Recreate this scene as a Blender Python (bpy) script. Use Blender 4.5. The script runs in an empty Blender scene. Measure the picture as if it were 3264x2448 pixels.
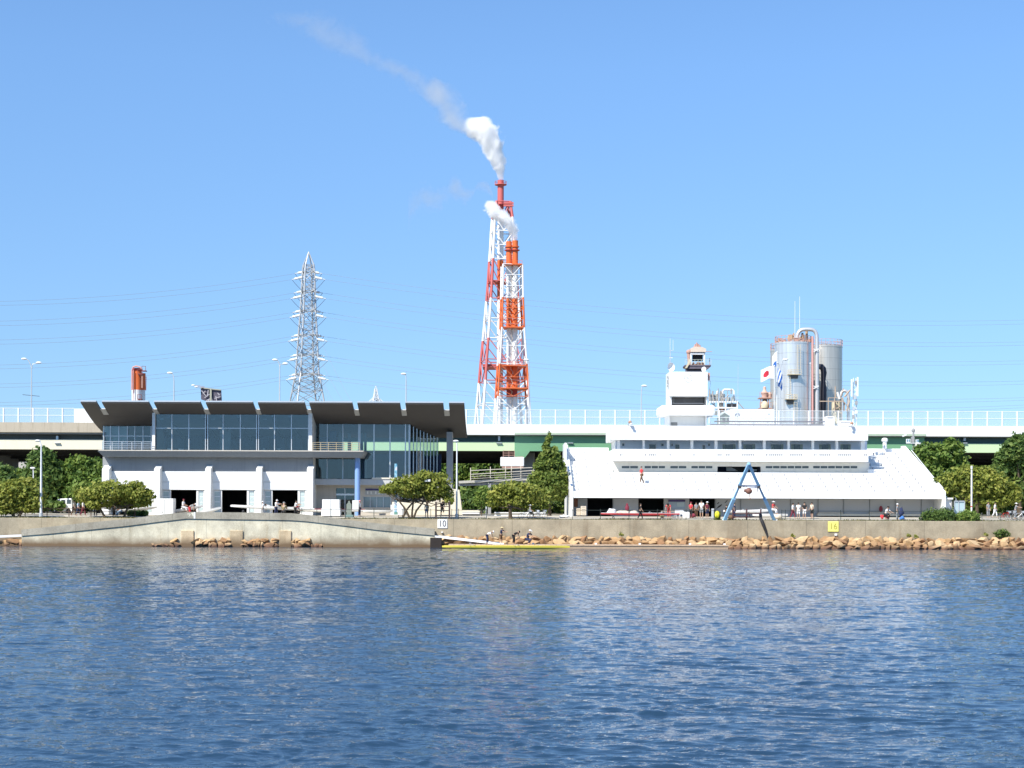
import bpy, bmesh, math, random
import numpy as np
from mathutils import Vector, Matrix
random.seed(7)
rng = np.random.default_rng(11)
SC = bpy.context.scene
COL = SC.collection
PI = math.pi

# ---------------------------------------------------------------- survey: a sight line (column, row) at a distance gives a place
F, CX, HY, H, ROLL = 5100.0, 1632.0, 1597.0, 5.0, 0.0035
def W(px, py, Y):
    u = (px - CX) / F
    v = (HY - py) / F
    return Vector(((u - ROLL * v) * Y, Y, H + (v + ROLL * u) * Y))
def XW(px, Y, py=1500): return W(px, py, Y).x
def ZW(py, Y, px=1632): return W(px, py, Y).z

WL = {}                                   # world place of every root
# ---------------------------------------------------------------- mesh builder
class MB:
    def __init__(s):
        s.v, s.f, s.m = [], [], []
    def add(s, vs, fs, m=0):
        b = len(s.v)
        s.v.extend([tuple(p) for p in vs])
        s.f.extend([tuple(b + i for i in f) for f in fs])
        s.m.extend([m] * len(fs))
    def box(s, x0, x1, y0, y1, z0, z1, m=0):
        if x0 > x1: x0, x1 = x1, x0
        if z0 > z1: z0, z1 = z1, z0
        if y0 > y1: y0, y1 = y1, y0
        vs = [(x0,y0,z0),(x1,y0,z0),(x1,y1,z0),(x0,y1,z0),(x0,y0,z1),(x1,y0,z1),(x1,y1,z1),(x0,y1,z1)]
        s.add(vs, [(0,3,2,1),(4,5,6,7),(0,1,5,4),(1,2,6,5),(2,3,7,6),(3,0,4,7)], m)
    def ib(s, px0, px1, py0, py1, Y0, Y1, m=0):      # box whose front face spans a survey rectangle at distance Y0
        pm, qm = (px0 + px1) / 2, (py0 + py1) / 2
        s.box(W(px0,qm,Y0).x, W(px1,qm,Y0).x, Y0, Y1, W(pm,py1,Y0).z, W(pm,py0,Y0).z, m)
    def tube(s, a, b, r0, r1=None, n=8, m=0):
        a, b = Vector(a), Vector(b)
        r1 = r0 if r1 is None else r1
        d = (b - a)
        if d.length < 1e-6: return
        d.normalize()
        u = d.orthogonal().normalized(); w = d.cross(u)
        vs = []
        for c, r in ((a, r0), (b, r1)):
            for k in range(n):
                t = 2 * PI * k / n
                vs.append(c + (u * math.cos(t) + w * math.sin(t)) * r)
        fs = [(k, (k+1) % n, n + (k+1) % n, n + k) for k in range(n)]
        fs += [tuple(range(n-1, -1, -1)), tuple(range(n, 2*n))]
        s.add(vs, fs, m)
    def path(s, pts, r, n=8, m=0):
        pts = [Vector(p) for p in pts]
        rs = r if isinstance(r, (list, tuple)) else [r] * len(pts)
        vs = []
        prev = None
        for i, p in enumerate(pts):
            d = (pts[min(i+1, len(pts)-1)] - pts[max(i-1, 0)]).normalized()
            if prev is None: u = d.orthogonal().normalized()
            else:
                u = prev - d * prev.dot(d)
                u = u.normalized() if u.length > 1e-5 else d.orthogonal().normalized()
            prev = u
            w = d.cross(u)
            for k in range(n):
                t = 2 * PI * k / n
                vs.append(p + (u * math.cos(t) + w * math.sin(t)) * rs[i])
        fs = []
        for i in range(len(pts) - 1):
            for k in range(n):
                fs.append((i*n+k, i*n+(k+1) % n, (i+1)*n+(k+1) % n, (i+1)*n+k))
        L = (len(pts)-1)*n
        fs += [tuple(range(n-1, -1, -1)), tuple(range(L, L+n))]
        s.add(vs, fs, m)
    def bar(s, a, b, w, h=None, m=0):                # square section member
        s.tube(a, b, w * 0.7071, w * 0.7071, 4, m)
    def prismY(s, poly, y0, y1, m=0):                # polygon in XZ pushed along Y
        n = len(poly)
        vs = [(x, y0, z) for x, z in poly] + [(x, y1, z) for x, z in poly]
        fs = [tuple(range(n)), tuple(range(2*n-1, n-1, -1))]
        fs += [(k, n+k, n+(k+1) % n, (k+1) % n) for k in range(n)]
        s.add(vs, fs, m)
    def prismX(s, poly, x0, x1, m=0):                # polygon in YZ pushed along X
        n = len(poly)
        vs = [(x0, y, z) for y, z in poly] + [(x1, y, z) for y, z in poly]
        fs = [tuple(range(n)), tuple(range(2*n-1, n-1, -1))]
        fs += [(k, n+k, n+(k+1) % n, (k+1) % n) for k in range(n)]
        s.add(vs, fs, m)
    def lathe(s, prof, c, n=24, m=0):
        c = Vector(c); vs = []
        for r, z in prof:
            for k in range(n):
                t = 2*PI*k/n
                vs.append((c.x + r*math.cos(t), c.y + r*math.sin(t), c.z + z))
        fs = []
        for i in range(len(prof)-1):
            for k in range(n):
                fs.append((i*n+k, i*n+(k+1) % n, (i+1)*n+(k+1) % n, (i+1)*n+k))
        L = (len(prof)-1)*n
        fs += [tuple(range(n-1, -1, -1)), tuple(range(L, L+n))]
        s.add(vs, fs, m)
    def ball(s, c, rx, ry=None, rz=None, n=12, m=0):
        ry = rx if ry is None else ry; rz = rx if rz is None else rz
        c = Vector(c); vs = []; k2 = n // 2
        for i in range(k2 + 1):
            th = PI * (i + 0.02 * (i == 0) - 0.02 * (i == k2)) / k2
            for k in range(n):
                t = 2*PI*k/n
                vs.append((c.x + rx*math.sin(th)*math.cos(t), c.y + ry*math.sin(th)*math.sin(t), c.z - rz*math.cos(th)))
        fs = [(i*n+k, i*n+(k+1) % n, (i+1)*n+(k+1) % n, (i+1)*n+k) for i in range(k2) for k in range(n)]
        fs += [tuple(range(n-1, -1, -1)), tuple(range(k2*n, k2*n+n))]
        s.add(vs, fs, m)
    def mesh(s, name, mats, off=Vector((0,0,0)), smooth=False):
        me = bpy.data.meshes.new(name)
        me.from_pydata([(x-off.x, y-off.y, z-off.z) for x, y, z in s.v], [], s.f)
        mats = mats if isinstance(mats, (list, tuple)) else [mats]
        for mt in mats: me.materials.append(mt)
        if len(mats) > 1:
            me.polygons.foreach_set('material_index', s.m)
        bm = bmesh.new(); bm.from_mesh(me)
        bmesh.ops.recalc_face_normals(bm, faces=bm.faces)
        bm.to_mesh(me); bm.free()
        if smooth:
            me.polygons.foreach_set('use_smooth', [True] * len(me.polygons))
            try: me.set_sharp_from_angle(angle=math.radians(40))
            except Exception: pass
        me.update()
        return me
    def base(s):
        a = np.array(s.v)
        return Vector(((a[:,0].min()+a[:,0].max())/2, (a[:,1].min()+a[:,1].max())/2, a[:,2].min()))

def root_of(o):
    while o.parent: o = o.parent
    return o
def part(name, mb, mats, parent, smooth=False, bevel=0, label=None):
    off = WL[root_of(parent).name]
    o = bpy.data.objects.new(name, mb.mesh(name, mats, off, smooth))
    COL.objects.link(o); o.parent = parent
    if bevel: bev(o, bevel)
    if label: o['label'] = label
    return o
def bev(o, w):
    md = o.modifiers.new('soft_edge', 'BEVEL'); md.width = w; md.segments = 2; md.limit_method = 'ANGLE'; md.angle_limit = math.radians(50)
def tag(o, label, cat, group=None, kind=None):
    o['label'] = label; o['category'] = cat
    if group: o['group'] = group
    if kind: o['kind'] = kind
    return o
def thing(name, label, cat, loc, group=None, kind=None):
    o = bpy.data.objects.new(name, None); COL.objects.link(o)
    o.empty_display_size = 0.3
    o.location = loc; WL[o.name] = Vector(loc)
    return tag(o, label, cat, group, kind)
def solo(name, mb, mats, label, cat, group=None, kind=None, smooth=False, bevel=0):
    b = mb.base()
    o = bpy.data.objects.new(name, mb.mesh(name, mats, b, smooth)); COL.objects.link(o)
    o.location = b; WL[o.name] = b
    if bevel: bev(o, bevel)
    return tag(o, label, cat, group, kind)
def struct(name, mb, mats, smooth=False, kind='structure'):
    o = bpy.data.objects.new(name, mb.mesh(name, mats, Vector((0,0,0)), smooth)); COL.objects.link(o)
    o['kind'] = kind; WL[o.name] = Vector((0,0,0))
    return o
def copy_tree(o, parent=None):
    c = o.copy(); COL.objects.link(c)
    if parent: c.parent = parent
    for ch in list(o.children): copy_tree(ch, c)
    return c
def place(proto, loc, rz, label, group=None, first=None, scale=None):
    if first is not None and first: o = proto
    else: o = copy_tree(proto)
    o.location = loc; o.rotation_euler = (0, 0, rz)
    if scale: o.scale = (scale,)*3
    o['label'] = label
    if group: o['group'] = group
    return o

# ---------------------------------------------------------------- materials
def nodes(name):
    m = bpy.data.materials.new(name); m.use_nodes = True
    nt = m.node_tree; nt.nodes.clear()
    out = nt.nodes.new('ShaderNodeOutputMaterial')
    return m, nt, out
def N(nt, t, **kw):
    n = nt.nodes.new(t)
    for k, v in kw.items():
        if k in n.inputs: n.inputs[k].default_value = v
        else: setattr(n, k, v)
    return n
def L(nt, a, b): nt.links.new(a, b)
def rgb(c): return (c[0], c[1], c[2], 1)
def M(name, c, rough=0.6, metal=0.0, var=0.12, scale=1.5, bump=0.0, bscale=12.0, spec=0.4, streak=0.0):
    m, nt, out = nodes(name)
    p = N(nt, 'ShaderNodeBsdfPrincipled', Roughness=rough, Metallic=metal)
    p.inputs['Specular IOR Level'].default_value = spec
    tc = N(nt, 'ShaderNodeTexCoord')
    nz = N(nt, 'ShaderNodeTexNoise', Scale=scale, Detail=5.0, Roughness=0.6)
    L(nt, tc.outputs['Object'], nz.inputs['Vector'])
    mx = N(nt, 'ShaderNodeMixRGB')
    mx.inputs[1].default_value = rgb([max(0, x*(1-var)) for x in c])
    mx.inputs[2].default_value = rgb([min(1, x*(1+var)) for x in c])
    L(nt, nz.outputs['Fac'], mx.inputs[0])
    col = mx.outputs[0]
    if streak:
        mp = N(nt, 'ShaderNodeMapping'); mp.inputs['Scale'].default_value = (1.6, 1.6, 0.12)
        L(nt, tc.outputs['Object'], mp.inputs['Vector'])
        n2 = N(nt, 'ShaderNodeTexNoise', Scale=2.2, Detail=6.0, Roughness=0.65)
        L(nt, mp.outputs[0], n2.inputs['Vector'])
        cr = N(nt, 'ShaderNodeValToRGB'); cr.color_ramp.elements[0].position = 0.5; cr.color_ramp.elements[1].position = 0.72
        L(nt, n2.outputs['Fac'], cr.inputs[0])
        ml = N(nt, 'ShaderNodeMath', operation='MULTIPLY'); ml.inputs[1].default_value = streak
        L(nt, cr.outputs[0], ml.inputs[0])
        m2 = N(nt, 'ShaderNodeMixRGB'); m2.inputs[2].default_value = rgb([c[0]*0.45, c[1]*0.42, c[2]*0.36])
        L(nt, ml.outputs[0], m2.inputs[0]); L(nt, col, m2.inputs[1]); col = m2.outputs[0]
    L(nt, col, p.inputs['Base Color'])
    if bump:
        nb = N(nt, 'ShaderNodeTexNoise', Scale=bscale, Detail=4.0)
        L(nt, tc.outputs['Object'], nb.inputs['Vector'])
        bp = N(nt, 'ShaderNodeBump', Strength=bump, Distance=0.05)
        L(nt, nb.outputs['Fac'], bp.inputs['Height']); L(nt, bp.outputs[0], p.inputs['Normal'])
    L(nt, p.outputs[0], out.inputs[0])
    return m
MAT = {}
def mat(key, *a, **k):
    if key not in MAT: MAT[key] = M(key, *a, **k)
    return MAT[key]

white = mat('white_paint', (0.80,0.80,0.78), 0.5, var=0.03, scale=0.6, streak=0.10)
whitewall = mat('white_render', (0.78,0.78,0.76), 0.8, var=0.04, scale=0.5, streak=0.12)
greyrender = mat('grey_render', (0.50,0.50,0.49), 0.85, var=0.08, scale=0.7, streak=0.15)
paleconc = mat('pale_concrete', (0.55,0.50,0.42), 0.9, var=0.12, scale=1.2, bump=0.3, streak=0.2)
greyconc = mat('grey_concrete', (0.33,0.33,0.33), 0.9, var=0.15, scale=0.8, streak=0.25)
roofbrown = mat('dark_roof_lining', (0.092,0.085,0.082), 0.7, var=0.18, scale=0.4)
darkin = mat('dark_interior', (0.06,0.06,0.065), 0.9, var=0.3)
bluein = mat('blue_interior', (0.10,0.15,0.21), 0.7, var=0.35, scale=0.6)
greyin = mat('grey_interior', (0.33,0.36,0.38), 0.8, var=0.2, scale=0.5)
steel = mat('galvanised_steel', (0.55,0.57,0.58), 0.45, 0.3, var=0.15, scale=1.0)
whitesteel = mat('white_steel', (0.75,0.76,0.76), 0.45, 0.0, var=0.05)
darksteel = mat('dark_steel', (0.07,0.07,0.075), 0.5, 0.2, var=0.2)
greenrail = mat('dark_green_paint', (0.035,0.05,0.045), 0.5, var=0.2)
brownrail = mat('brown_paint', (0.09,0.055,0.04), 0.7, var=0.25)
alu = mat('aluminium', (0.62,0.64,0.65), 0.4, 0.5, var=0.05)
black = mat('black_paint', (0.02,0.02,0.022), 0.5, var=0.2)
cream = mat('cream_paint', (0.70,0.64,0.50), 0.6, var=0.06, scale=0.6, streak=0.15)
yellow = mat('yellow_paint', (0.85,0.78,0.20), 0.45, var=0.06)
red = mat('red_paint', (0.55,0.04,0.035), 0.45, var=0.08)
lblue = mat('light_blue_paint', (0.30,0.55,0.78), 0.5, var=0.12, scale=3.0, streak=0.3)
cblue = mat('column_blue_paint', (0.22,0.36,0.66), 0.5, var=0.05)
wood = mat('pale_wood', (0.42,0.30,0.20), 0.8, var=0.25, scale=3.0)
rust = mat('rusty_steel', (0.42,0.24,0.16), 0.8, var=0.35, scale=2.0)
pinkrust = mat('faded_red_steel', (0.50,0.30,0.24), 0.7, var=0.25, scale=1.5)
bark = mat('bark', (0.10,0.075,0.05), 0.95, var=0.35, scale=5.0, bump=0.5)

def glass_mat(name, tint, refl=0.10):
    m, nt, out = nodes(name)
    tr = N(nt, 'ShaderNodeBsdfTransparent', Color=rgb(tint))
    gl = N(nt, 'ShaderNodeBsdfGlossy', Roughness=0.03, Color=(0.9,0.95,1,1))
    fr = N(nt, 'ShaderNodeFresnel', IOR=1.5)
    ad = N(nt, 'ShaderNodeMath', operation='ADD', use_clamp=True); ad.inputs[1].default_value = refl
    L(nt, fr.outputs[0], ad.inputs[0])
    mx = N(nt, 'ShaderNodeMixShader')
    L(nt, ad.outputs[0], mx.inputs[0]); L(nt, tr.outputs[0], mx.inputs[1]); L(nt, gl.outputs[0], mx.inputs[2])
    L(nt, mx.outputs[0], out.inputs[0])
    return m
glass = glass_mat('tinted_glass', (0.80,0.88,0.89), 0.02)
glassd = glass_mat('dark_glass', (0.50,0.62,0.63), 0.03)
barrier = None
def barrier_mat():
    m, nt, out = nodes('clear_barrier_panel')
    tr = N(nt, 'ShaderNodeBsdfTransparent', Color=(0.93,0.96,0.97,1))
    df = N(nt, 'ShaderNodeBsdfDiffuse', Color=(0.8,0.83,0.85,1))
    mx = N(nt, 'ShaderNodeMixShader'); mx.inputs[0].default_value = 0.13
    L(nt, tr.outputs[0], mx.inputs[1]); L(nt, df.outputs[0], mx.inputs[2]); L(nt, mx.outputs[0], out.inputs[0])
    return m
barrier = barrier_mat()

def quay_mat(name, base, stain, wet=True, joint=6.0, tide=(0.75, 1.75)):
    m, nt, out = nodes(name)
    p = N(nt, 'ShaderNodeBsdfPrincipled', Roughness=0.92)
    g = N(nt, 'ShaderNodeNewGeometry')
    n1 = N(nt, 'ShaderNodeTexNoise', Scale=0.35, Detail=7.0, Roughness=0.65); L(nt, g.outputs['Position'], n1.inputs['Vector'])
    cr = N(nt, 'ShaderNodeValToRGB')
    e = cr.color_ramp.elements
    e[0].position = 0.34; e[0].color = rgb([x*0.72 for x in base]); e[1].position = 0.66; e[1].color = rgb([min(1, x*1.22) for x in base])
    L(nt, n1.outputs['Fac'], cr.inputs[0])
    mp = N(nt, 'ShaderNodeMapping'); mp.inputs['Scale'].default_value = (1.0, 1.0, 0.15); L(nt, g.outputs['Position'], mp.inputs['Vector'])
    n2 = N(nt, 'ShaderNodeTexNoise', Scale=1.1, Detail=7.0, Roughness=0.7); L(nt, mp.outputs[0], n2.inputs['Vector'])
    c2 = N(nt, 'ShaderNodeValToRGB'); c2.color_ramp.elements[0].position = 0.52; c2.color_ramp.elements[1].position = 0.75
    L(nt, n2.outputs['Fac'], c2.inputs[0])
    ml = N(nt, 'ShaderNodeMath', operation='MULTIPLY'); ml.inputs[1].default_value = 0.55; L(nt, c2.outputs[0], ml.inputs[0])
    mx = N(nt, 'ShaderNodeMixRGB'); mx.inputs[2].default_value = rgb(stain)
    L(nt, ml.outputs[0], mx.inputs[0]); L(nt, cr.outputs[0], mx.inputs[1])
    n3 = N(nt, 'ShaderNodeTexNoise', Scale=9.0, Detail=5.0, Roughness=0.7); L(nt, g.outputs['Position'], n3.inputs['Vector'])
    m3 = N(nt, 'ShaderNodeMixRGB', blend_type='OVERLAY'); m3.inputs[0].default_value = 0.5
    L(nt, mx.outputs[0], m3.inputs[1]); L(nt, n3.outputs['Fac'], m3.inputs[2])
    col = m3.outputs[0]
    sx = N(nt, 'ShaderNodeSeparateXYZ'); L(nt, g.outputs['Position'], sx.inputs[0])
    if joint:
        dv = N(nt, 'ShaderNodeMath', operation='DIVIDE'); dv.inputs[1].default_value = joint; L(nt, sx.outputs[0], dv.inputs[0])
        fr = N(nt, 'ShaderNodeMath', operation='FRACT'); L(nt, dv.outputs[0], fr.inputs[0])
        lt = N(nt, 'ShaderNodeMath', operation='LESS_THAN'); lt.inputs[1].default_value = 0.012; L(nt, fr.outputs[0], lt.inputs[0])
        mm = N(nt, 'ShaderNodeMath', operation='MULTIPLY'); mm.inputs[1].default_value = 0.45; L(nt, lt.outputs[0], mm.inputs[0])
        mj = N(nt, 'ShaderNodeMixRGB'); mj.inputs[2].default_value = rgb([x*0.3 for x in base])
        L(nt, mm.outputs[0], mj.inputs[0]); L(nt, col, mj.inputs[1]); col = mj.outputs[0]
    if wet:
        ad = N(nt, 'ShaderNodeMath', operation='MULTIPLY_ADD'); ad.inputs[1].default_value = 0.9; L(nt, n1.outputs['Fac'], ad.inputs[0]); L(nt, sx.outputs[2], ad.inputs[2])
        mr = N(nt, 'ShaderNodeMapRange'); mr.inputs[1].default_value = tide[0]; mr.inputs[2].default_value = tide[1]; mr.inputs[3].default_value = 1.0; mr.inputs[4].default_value = 0.0
        L(nt, ad.outputs[0], mr.inputs[0])
        mw = N(nt, 'ShaderNodeMixRGB'); mw.inputs[2].default_value = (0.17,0.11,0.06,1)
        L(nt, mr.outputs[0], mw.inputs[0]); L(nt, col, mw.inputs[1]); col = mw.outputs[0]
    L(nt, col, p.inputs['Base Color'])
    bp = N(nt, 'ShaderNodeBump', Strength=0.35, Distance=0.04); L(nt, n3.outputs['Fac'], bp.inputs['Height']); L(nt, bp.outputs[0], p.inputs['Normal'])
    L(nt, p.outputs[0], out.inputs[0])
    return m
quaym = quay_mat('weathered_quay_concrete', (0.37,0.315,0.22), (0.19,0.135,0.075), True, 6.4)
rampm = quay_mat('ramp_beam_concrete', (0.36,0.33,0.26), (0.22,0.19,0.14), False, 5.2)
footm = quay_mat('ramp_foot_concrete', (0.60,0.55,0.41), (0.32,0.25,0.14), True, 4.1, (0.65, 1.6))

def rock_mat():
    m, nt, out = nodes('tan_rock')
    p = N(nt, 'ShaderNodeBsdfPrincipled', Roughness=0.9)
    g = N(nt, 'ShaderNodeNewGeometry'); oi = N(nt, 'ShaderNodeObjectInfo')
    cr = N(nt, 'ShaderNodeValToRGB'); e = cr.color_ramp.elements
    e[0].position = 0.0; e[0].color = (0.27,0.145,0.07,1); e[1].position = 1.0; e[1].color = (0.57,0.40,0.22,1)
    k = e.new(0.5); k.color = (0.46,0.29,0.14,1)
    L(nt, oi.outputs['Random'], cr.inputs[0])
    nz = N(nt, 'ShaderNodeTexNoise', Scale=3.5, Detail=6.0, Roughness=0.65); L(nt, g.outputs['Position'], nz.inputs['Vector'])
    mx = N(nt, 'ShaderNodeMixRGB', blend_type='OVERLAY'); mx.inputs[0].default_value = 0.55
    L(nt, cr.outputs[0], mx.inputs[1]); L(nt, nz.outputs['Fac'], mx.inputs[2])
    sx = N(nt, 'ShaderNodeSeparateXYZ'); L(nt, g.outputs['Position'], sx.inputs[0])
    mr = N(nt, 'ShaderNodeMapRange'); mr.inputs[1].default_value = 0.08; mr.inputs[2].default_value = 0.5; mr.inputs[3].default_value = 1.0; mr.inputs[4].default_value = 0.0
    L(nt, sx.outputs[2], mr.inputs[0])
    mw = N(nt, 'ShaderNodeMixRGB'); mw.inputs[2].default_value = (0.14,0.07,0.04,1)
    L(nt, mr.outputs[0], mw.inputs[0]); L(nt, mx.outputs[0], mw.inputs[1])
    L(nt, mw.outputs[0], p.inputs['Base Color'])
    bp = N(nt, 'ShaderNodeBump', Strength=0.6, Distance=0.06); L(nt, nz.outputs['Fac'], bp.inputs['Height']); L(nt, bp.outputs[0], p.inputs['Normal'])
    L(nt, p.outputs[0], out.inputs[0])
    return m
rockm = rock_mat()

def leaf_mat(name, c1, c2, c3, scale=0.6):
    m, nt, out = nodes(name)
    g = N(nt, 'ShaderNodeNewGeometry')
    nz = N(nt, 'ShaderNodeTexNoise', Scale=scale, Detail=3.0); L(nt, g.outputs['Position'], nz.inputs['Vector'])
    ad = N(nt, 'ShaderNodeMath', operation='MULTIPLY_ADD'); ad.inputs[1].default_value = 0.55
    L(nt, g.outputs['Random Per Island'], ad.inputs[0])
    m5 = N(nt, 'ShaderNodeMath', operation='MULTIPLY_ADD'); m5.inputs[1].default_value = 0.9; m5.inputs[2].default_value = -0.2
    L(nt, nz.outputs['Fac'], m5.inputs[0]); L(nt, m5.outputs[0], ad.inputs[2])
    cr = N(nt, 'ShaderNodeValToRGB'); e = cr.color_ramp.elements
    e[0].position = 0.15; e[0].color = rgb(c1); e[1].position = 0.9; e[1].color = rgb(c3); k = e.new(0.52); k.color = rgb(c2)
    L(nt, ad.outputs[0], cr.inputs[0])
    df = N(nt, 'ShaderNodeBsdfPrincipled', Roughness=0.55); L(nt, cr.outputs[0], df.inputs['Base Color']); df.inputs['Specular IOR Level'].default_value = 0.25
    tl = N(nt, 'ShaderNodeBsdfTranslucent'); L(nt, cr.outputs[0], tl.inputs['Color'])
    mx = N(nt, 'ShaderNodeMixShader'); mx.inputs[0].default_value = 0.42
    L(nt, df.outputs[0], mx.inputs[1]); L(nt, tl.outputs[0], mx.inputs[2]); L(nt, mx.outputs[0], out.inputs[0])
    return m
leaf_yellow = leaf_mat('olive_yellow_leaves', (0.10,0.14,0.025), (0.29,0.33,0.06), (0.46,0.45,0.11))
leaf_green = leaf_mat('mid_green_leaves', (0.06,0.12,0.028), (0.17,0.27,0.055), (0.31,0.38,0.09))
leaf_dark = leaf_mat('dark_green_leaves', (0.045,0.095,0.025), (0.12,0.20,0.05), (0.23,0.30,0.075))
leaf_conifer = leaf_mat('conifer_leaves', (0.075,0.13,0.03), (0.20,0.27,0.055), (0.34,0.37,0.09))
grass_m = leaf_mat('dry_grass_blades', (0.07,0.085,0.02), (0.14,0.14,0.045), (0.26,0.22,0.09), 0.3)
# ================================================================ ground, water, quay
YW = 174.0
def zg(Y): return 2.93 + 0.32 * min(1.0, max(0.0, (Y - 174.5) / 9.5))
mb = MB()
ys = [174.3, 177, 180, 184, 188, 200, 260, 400, 900, 2500, 9000]
xs = [-9000, -2000, -500, -120, 0, 120, 500, 2000, 9000]
vs = [(x, y, zg(y)) for y in ys for x in xs]
nx = len(xs)
mb.add(vs, [(j*nx+i, j*nx+i+1, (j+1)*nx+i+1, (j+1)*nx+i) for j in range(len(ys)-1) for i in range(nx-1)])
struct('ground', mb, mat('dry_ground', (0.20,0.18,0.12), 0.95, var=0.3, scale=0.3, bump=0.4))
mb = MB()
ys = [177.2, 180, 184, 187, 203]
vs = [(x, y, zg(y) + 0.006) for y in ys for x in (-110, -40, 0, 40, 110)]
mb.add(vs, [(j*5+i, j*5+i+1, (j+1)*5+i+1, (j+1)*5+i) for j in range(4) for i in range(4)])
struct('pavement', mb, mat('promenade_concrete', (0.46,0.42,0.34), 0.9, var=0.15, scale=0.5, bump=0.2))
# grass along the quay edge
mb = MB()
for i in range(9000):
    x = rng.uniform(-66, 66); y = 174.55 + abs(rng.normal(0, 0.9)); 
    if y > 177.4: continue
    h = rng.uniform(0.05, 0.17) * (1.0 + 0.6*math.sin(x*0.7)*math.sin(x*0.23)); a = rng.uniform(0, PI); w = rng.uniform(0.03, 0.09)
    dx, dy = w*math.cos(a), w*math.sin(a); z = zg(y)
    lx, ly = rng.normal(0, 0.05), rng.normal(0, 0.05)
    mb.add([(x-dx, y-dy, z), (x+dx, y+dy, z), (x+lx, y+ly, z+max(0.03, h))], [(0,1,2)])
struct('grass', mb, grass_m, kind='stuff')

# ---- water: one sheet, wavelets as real relief
def water_mesh():
    ynear = [-400, -60, -8, 6, 14]
    rows = [16.0]
    while rows[-1] < 171.0: rows.append(rows[-1] * 1.0019)
    rows.append(174.2)
    s = np.linspace(-0.37, 0.37, 640)
    ext = [-8, -3, -1.5, -0.9, -0.6, -0.45, -0.4]
    s = np.concatenate([ext, s, [-e for e in reversed(ext)]])
    Y = np.array(rows)[:, None] * np.ones((1, len(s)))
    X = Y * s[None, :]
    r2 = np.random.default_rng(5)
    Z = np.zeros_like(X)
    step = 0.0019 * Y
    Xw = X + 0.6*np.sin(Y*0.21 + X*0.13) + 0.3*np.sin(X*0.51 - Y*0.37)
    Yw = Y + 0.5*np.sin(X*0.19 - Y*0.11) + 0.25*np.sin(X*0.43 + Y*0.57)
    gust = 0.82 + 0.25*np.sin(X*0.09 + 1.3 + 0.5*np.sin(Y*0.06))*np.sin(Y*0.05 + 0.4) + 0.16*np.sin(X*0.031+0.4)
    for k in range(72):
        lam = 0.22 * (3.4/0.22) ** (k / 71.0)
        lam *= r2.uniform(0.92, 1.08)
        th = r2.normal(0.28, 0.62)                # crests roughly across the view
        kx, ky = 2*PI/lam*math.sin(th), 2*PI/lam*math.cos(th)
        slope = 0.018 if lam < 0.8 else 0.018*(0.8/lam)**1.0
        A = slope * lam / (2*PI)
        fade = np.clip((lam / step - 2.2) / 2.5, 0, 1)
        ph = r2.uniform(0, 2*PI)
        fi = kx*Xw + ky*Yw + ph
        grp = np.sin(kx*Xw*0.17 - ky*Yw*0.05 + ph*1.7) * np.sin(ky*Yw*0.14 + kx*Xw*0.04 + ph*2.9)
        grp = 0.35 + 5.0*np.clip(grp, 0, 1)**2.2
        Z += A * fade * grp * np.sin(fi + 0.75*np.sin(fi))
    Z *= gust
    Z[-1, :] = 0; Z[-4:-1, :] *= 0.4
    Z[0, :] = 0; Z[:, :5] = 0; Z[:, -5:] = 0
    nr, ncol = X.shape
    V = np.stack([X, Y, Z], -1).reshape(-1, 3)
    idx = np.arange(nr*ncol).reshape(nr, ncol)
    Q = np.stack([idx[:-1,:-1], idx[:-1,1:], idx[1:,1:], idx[1:,:-1]], -1).reshape(-1, 4)
    # flat apron behind the first row
    ax = np.array([[-400,-400,0],[400,-400,0],[400,16,0],[-400,16,0]], float)
    x0, x1 = X[0,0], X[0,-1]
    b = len(V)
    V = np.concatenate([V, np.array([[-1400,-500,0],[1400,-500,0],[1400,174.2,0],[-1400,174.2,0],[x0,16,0],[x1,16,0],[X[-1,0],174.2,0],[X[-1,-1],174.2,0]], float)])
    extra = [(b, b+1, b+5, b+4), (b, b+4, b+6, b+3), (b+1, b+2, b+7, b+5)]
    me = bpy.data.meshes.new('water')
    ex = np.array(extra); Q = np.concatenate([Q, ex])
    me.vertices.add(len(V)); me.vertices.foreach_set('co', V.ravel())
    me.loops.add(Q.size); me.loops.foreach_set('vertex_index', Q.ravel().astype(np.int32))
    me.polygons.add(len(Q)); me.polygons.foreach_set('loop_start', np.arange(0, Q.size, 4, dtype=np.int32))
    me.update(calc_edges=True)
    me.polygons.foreach_set('use_smooth', [True]*len(me.polygons))
    me.update()
    return me
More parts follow.
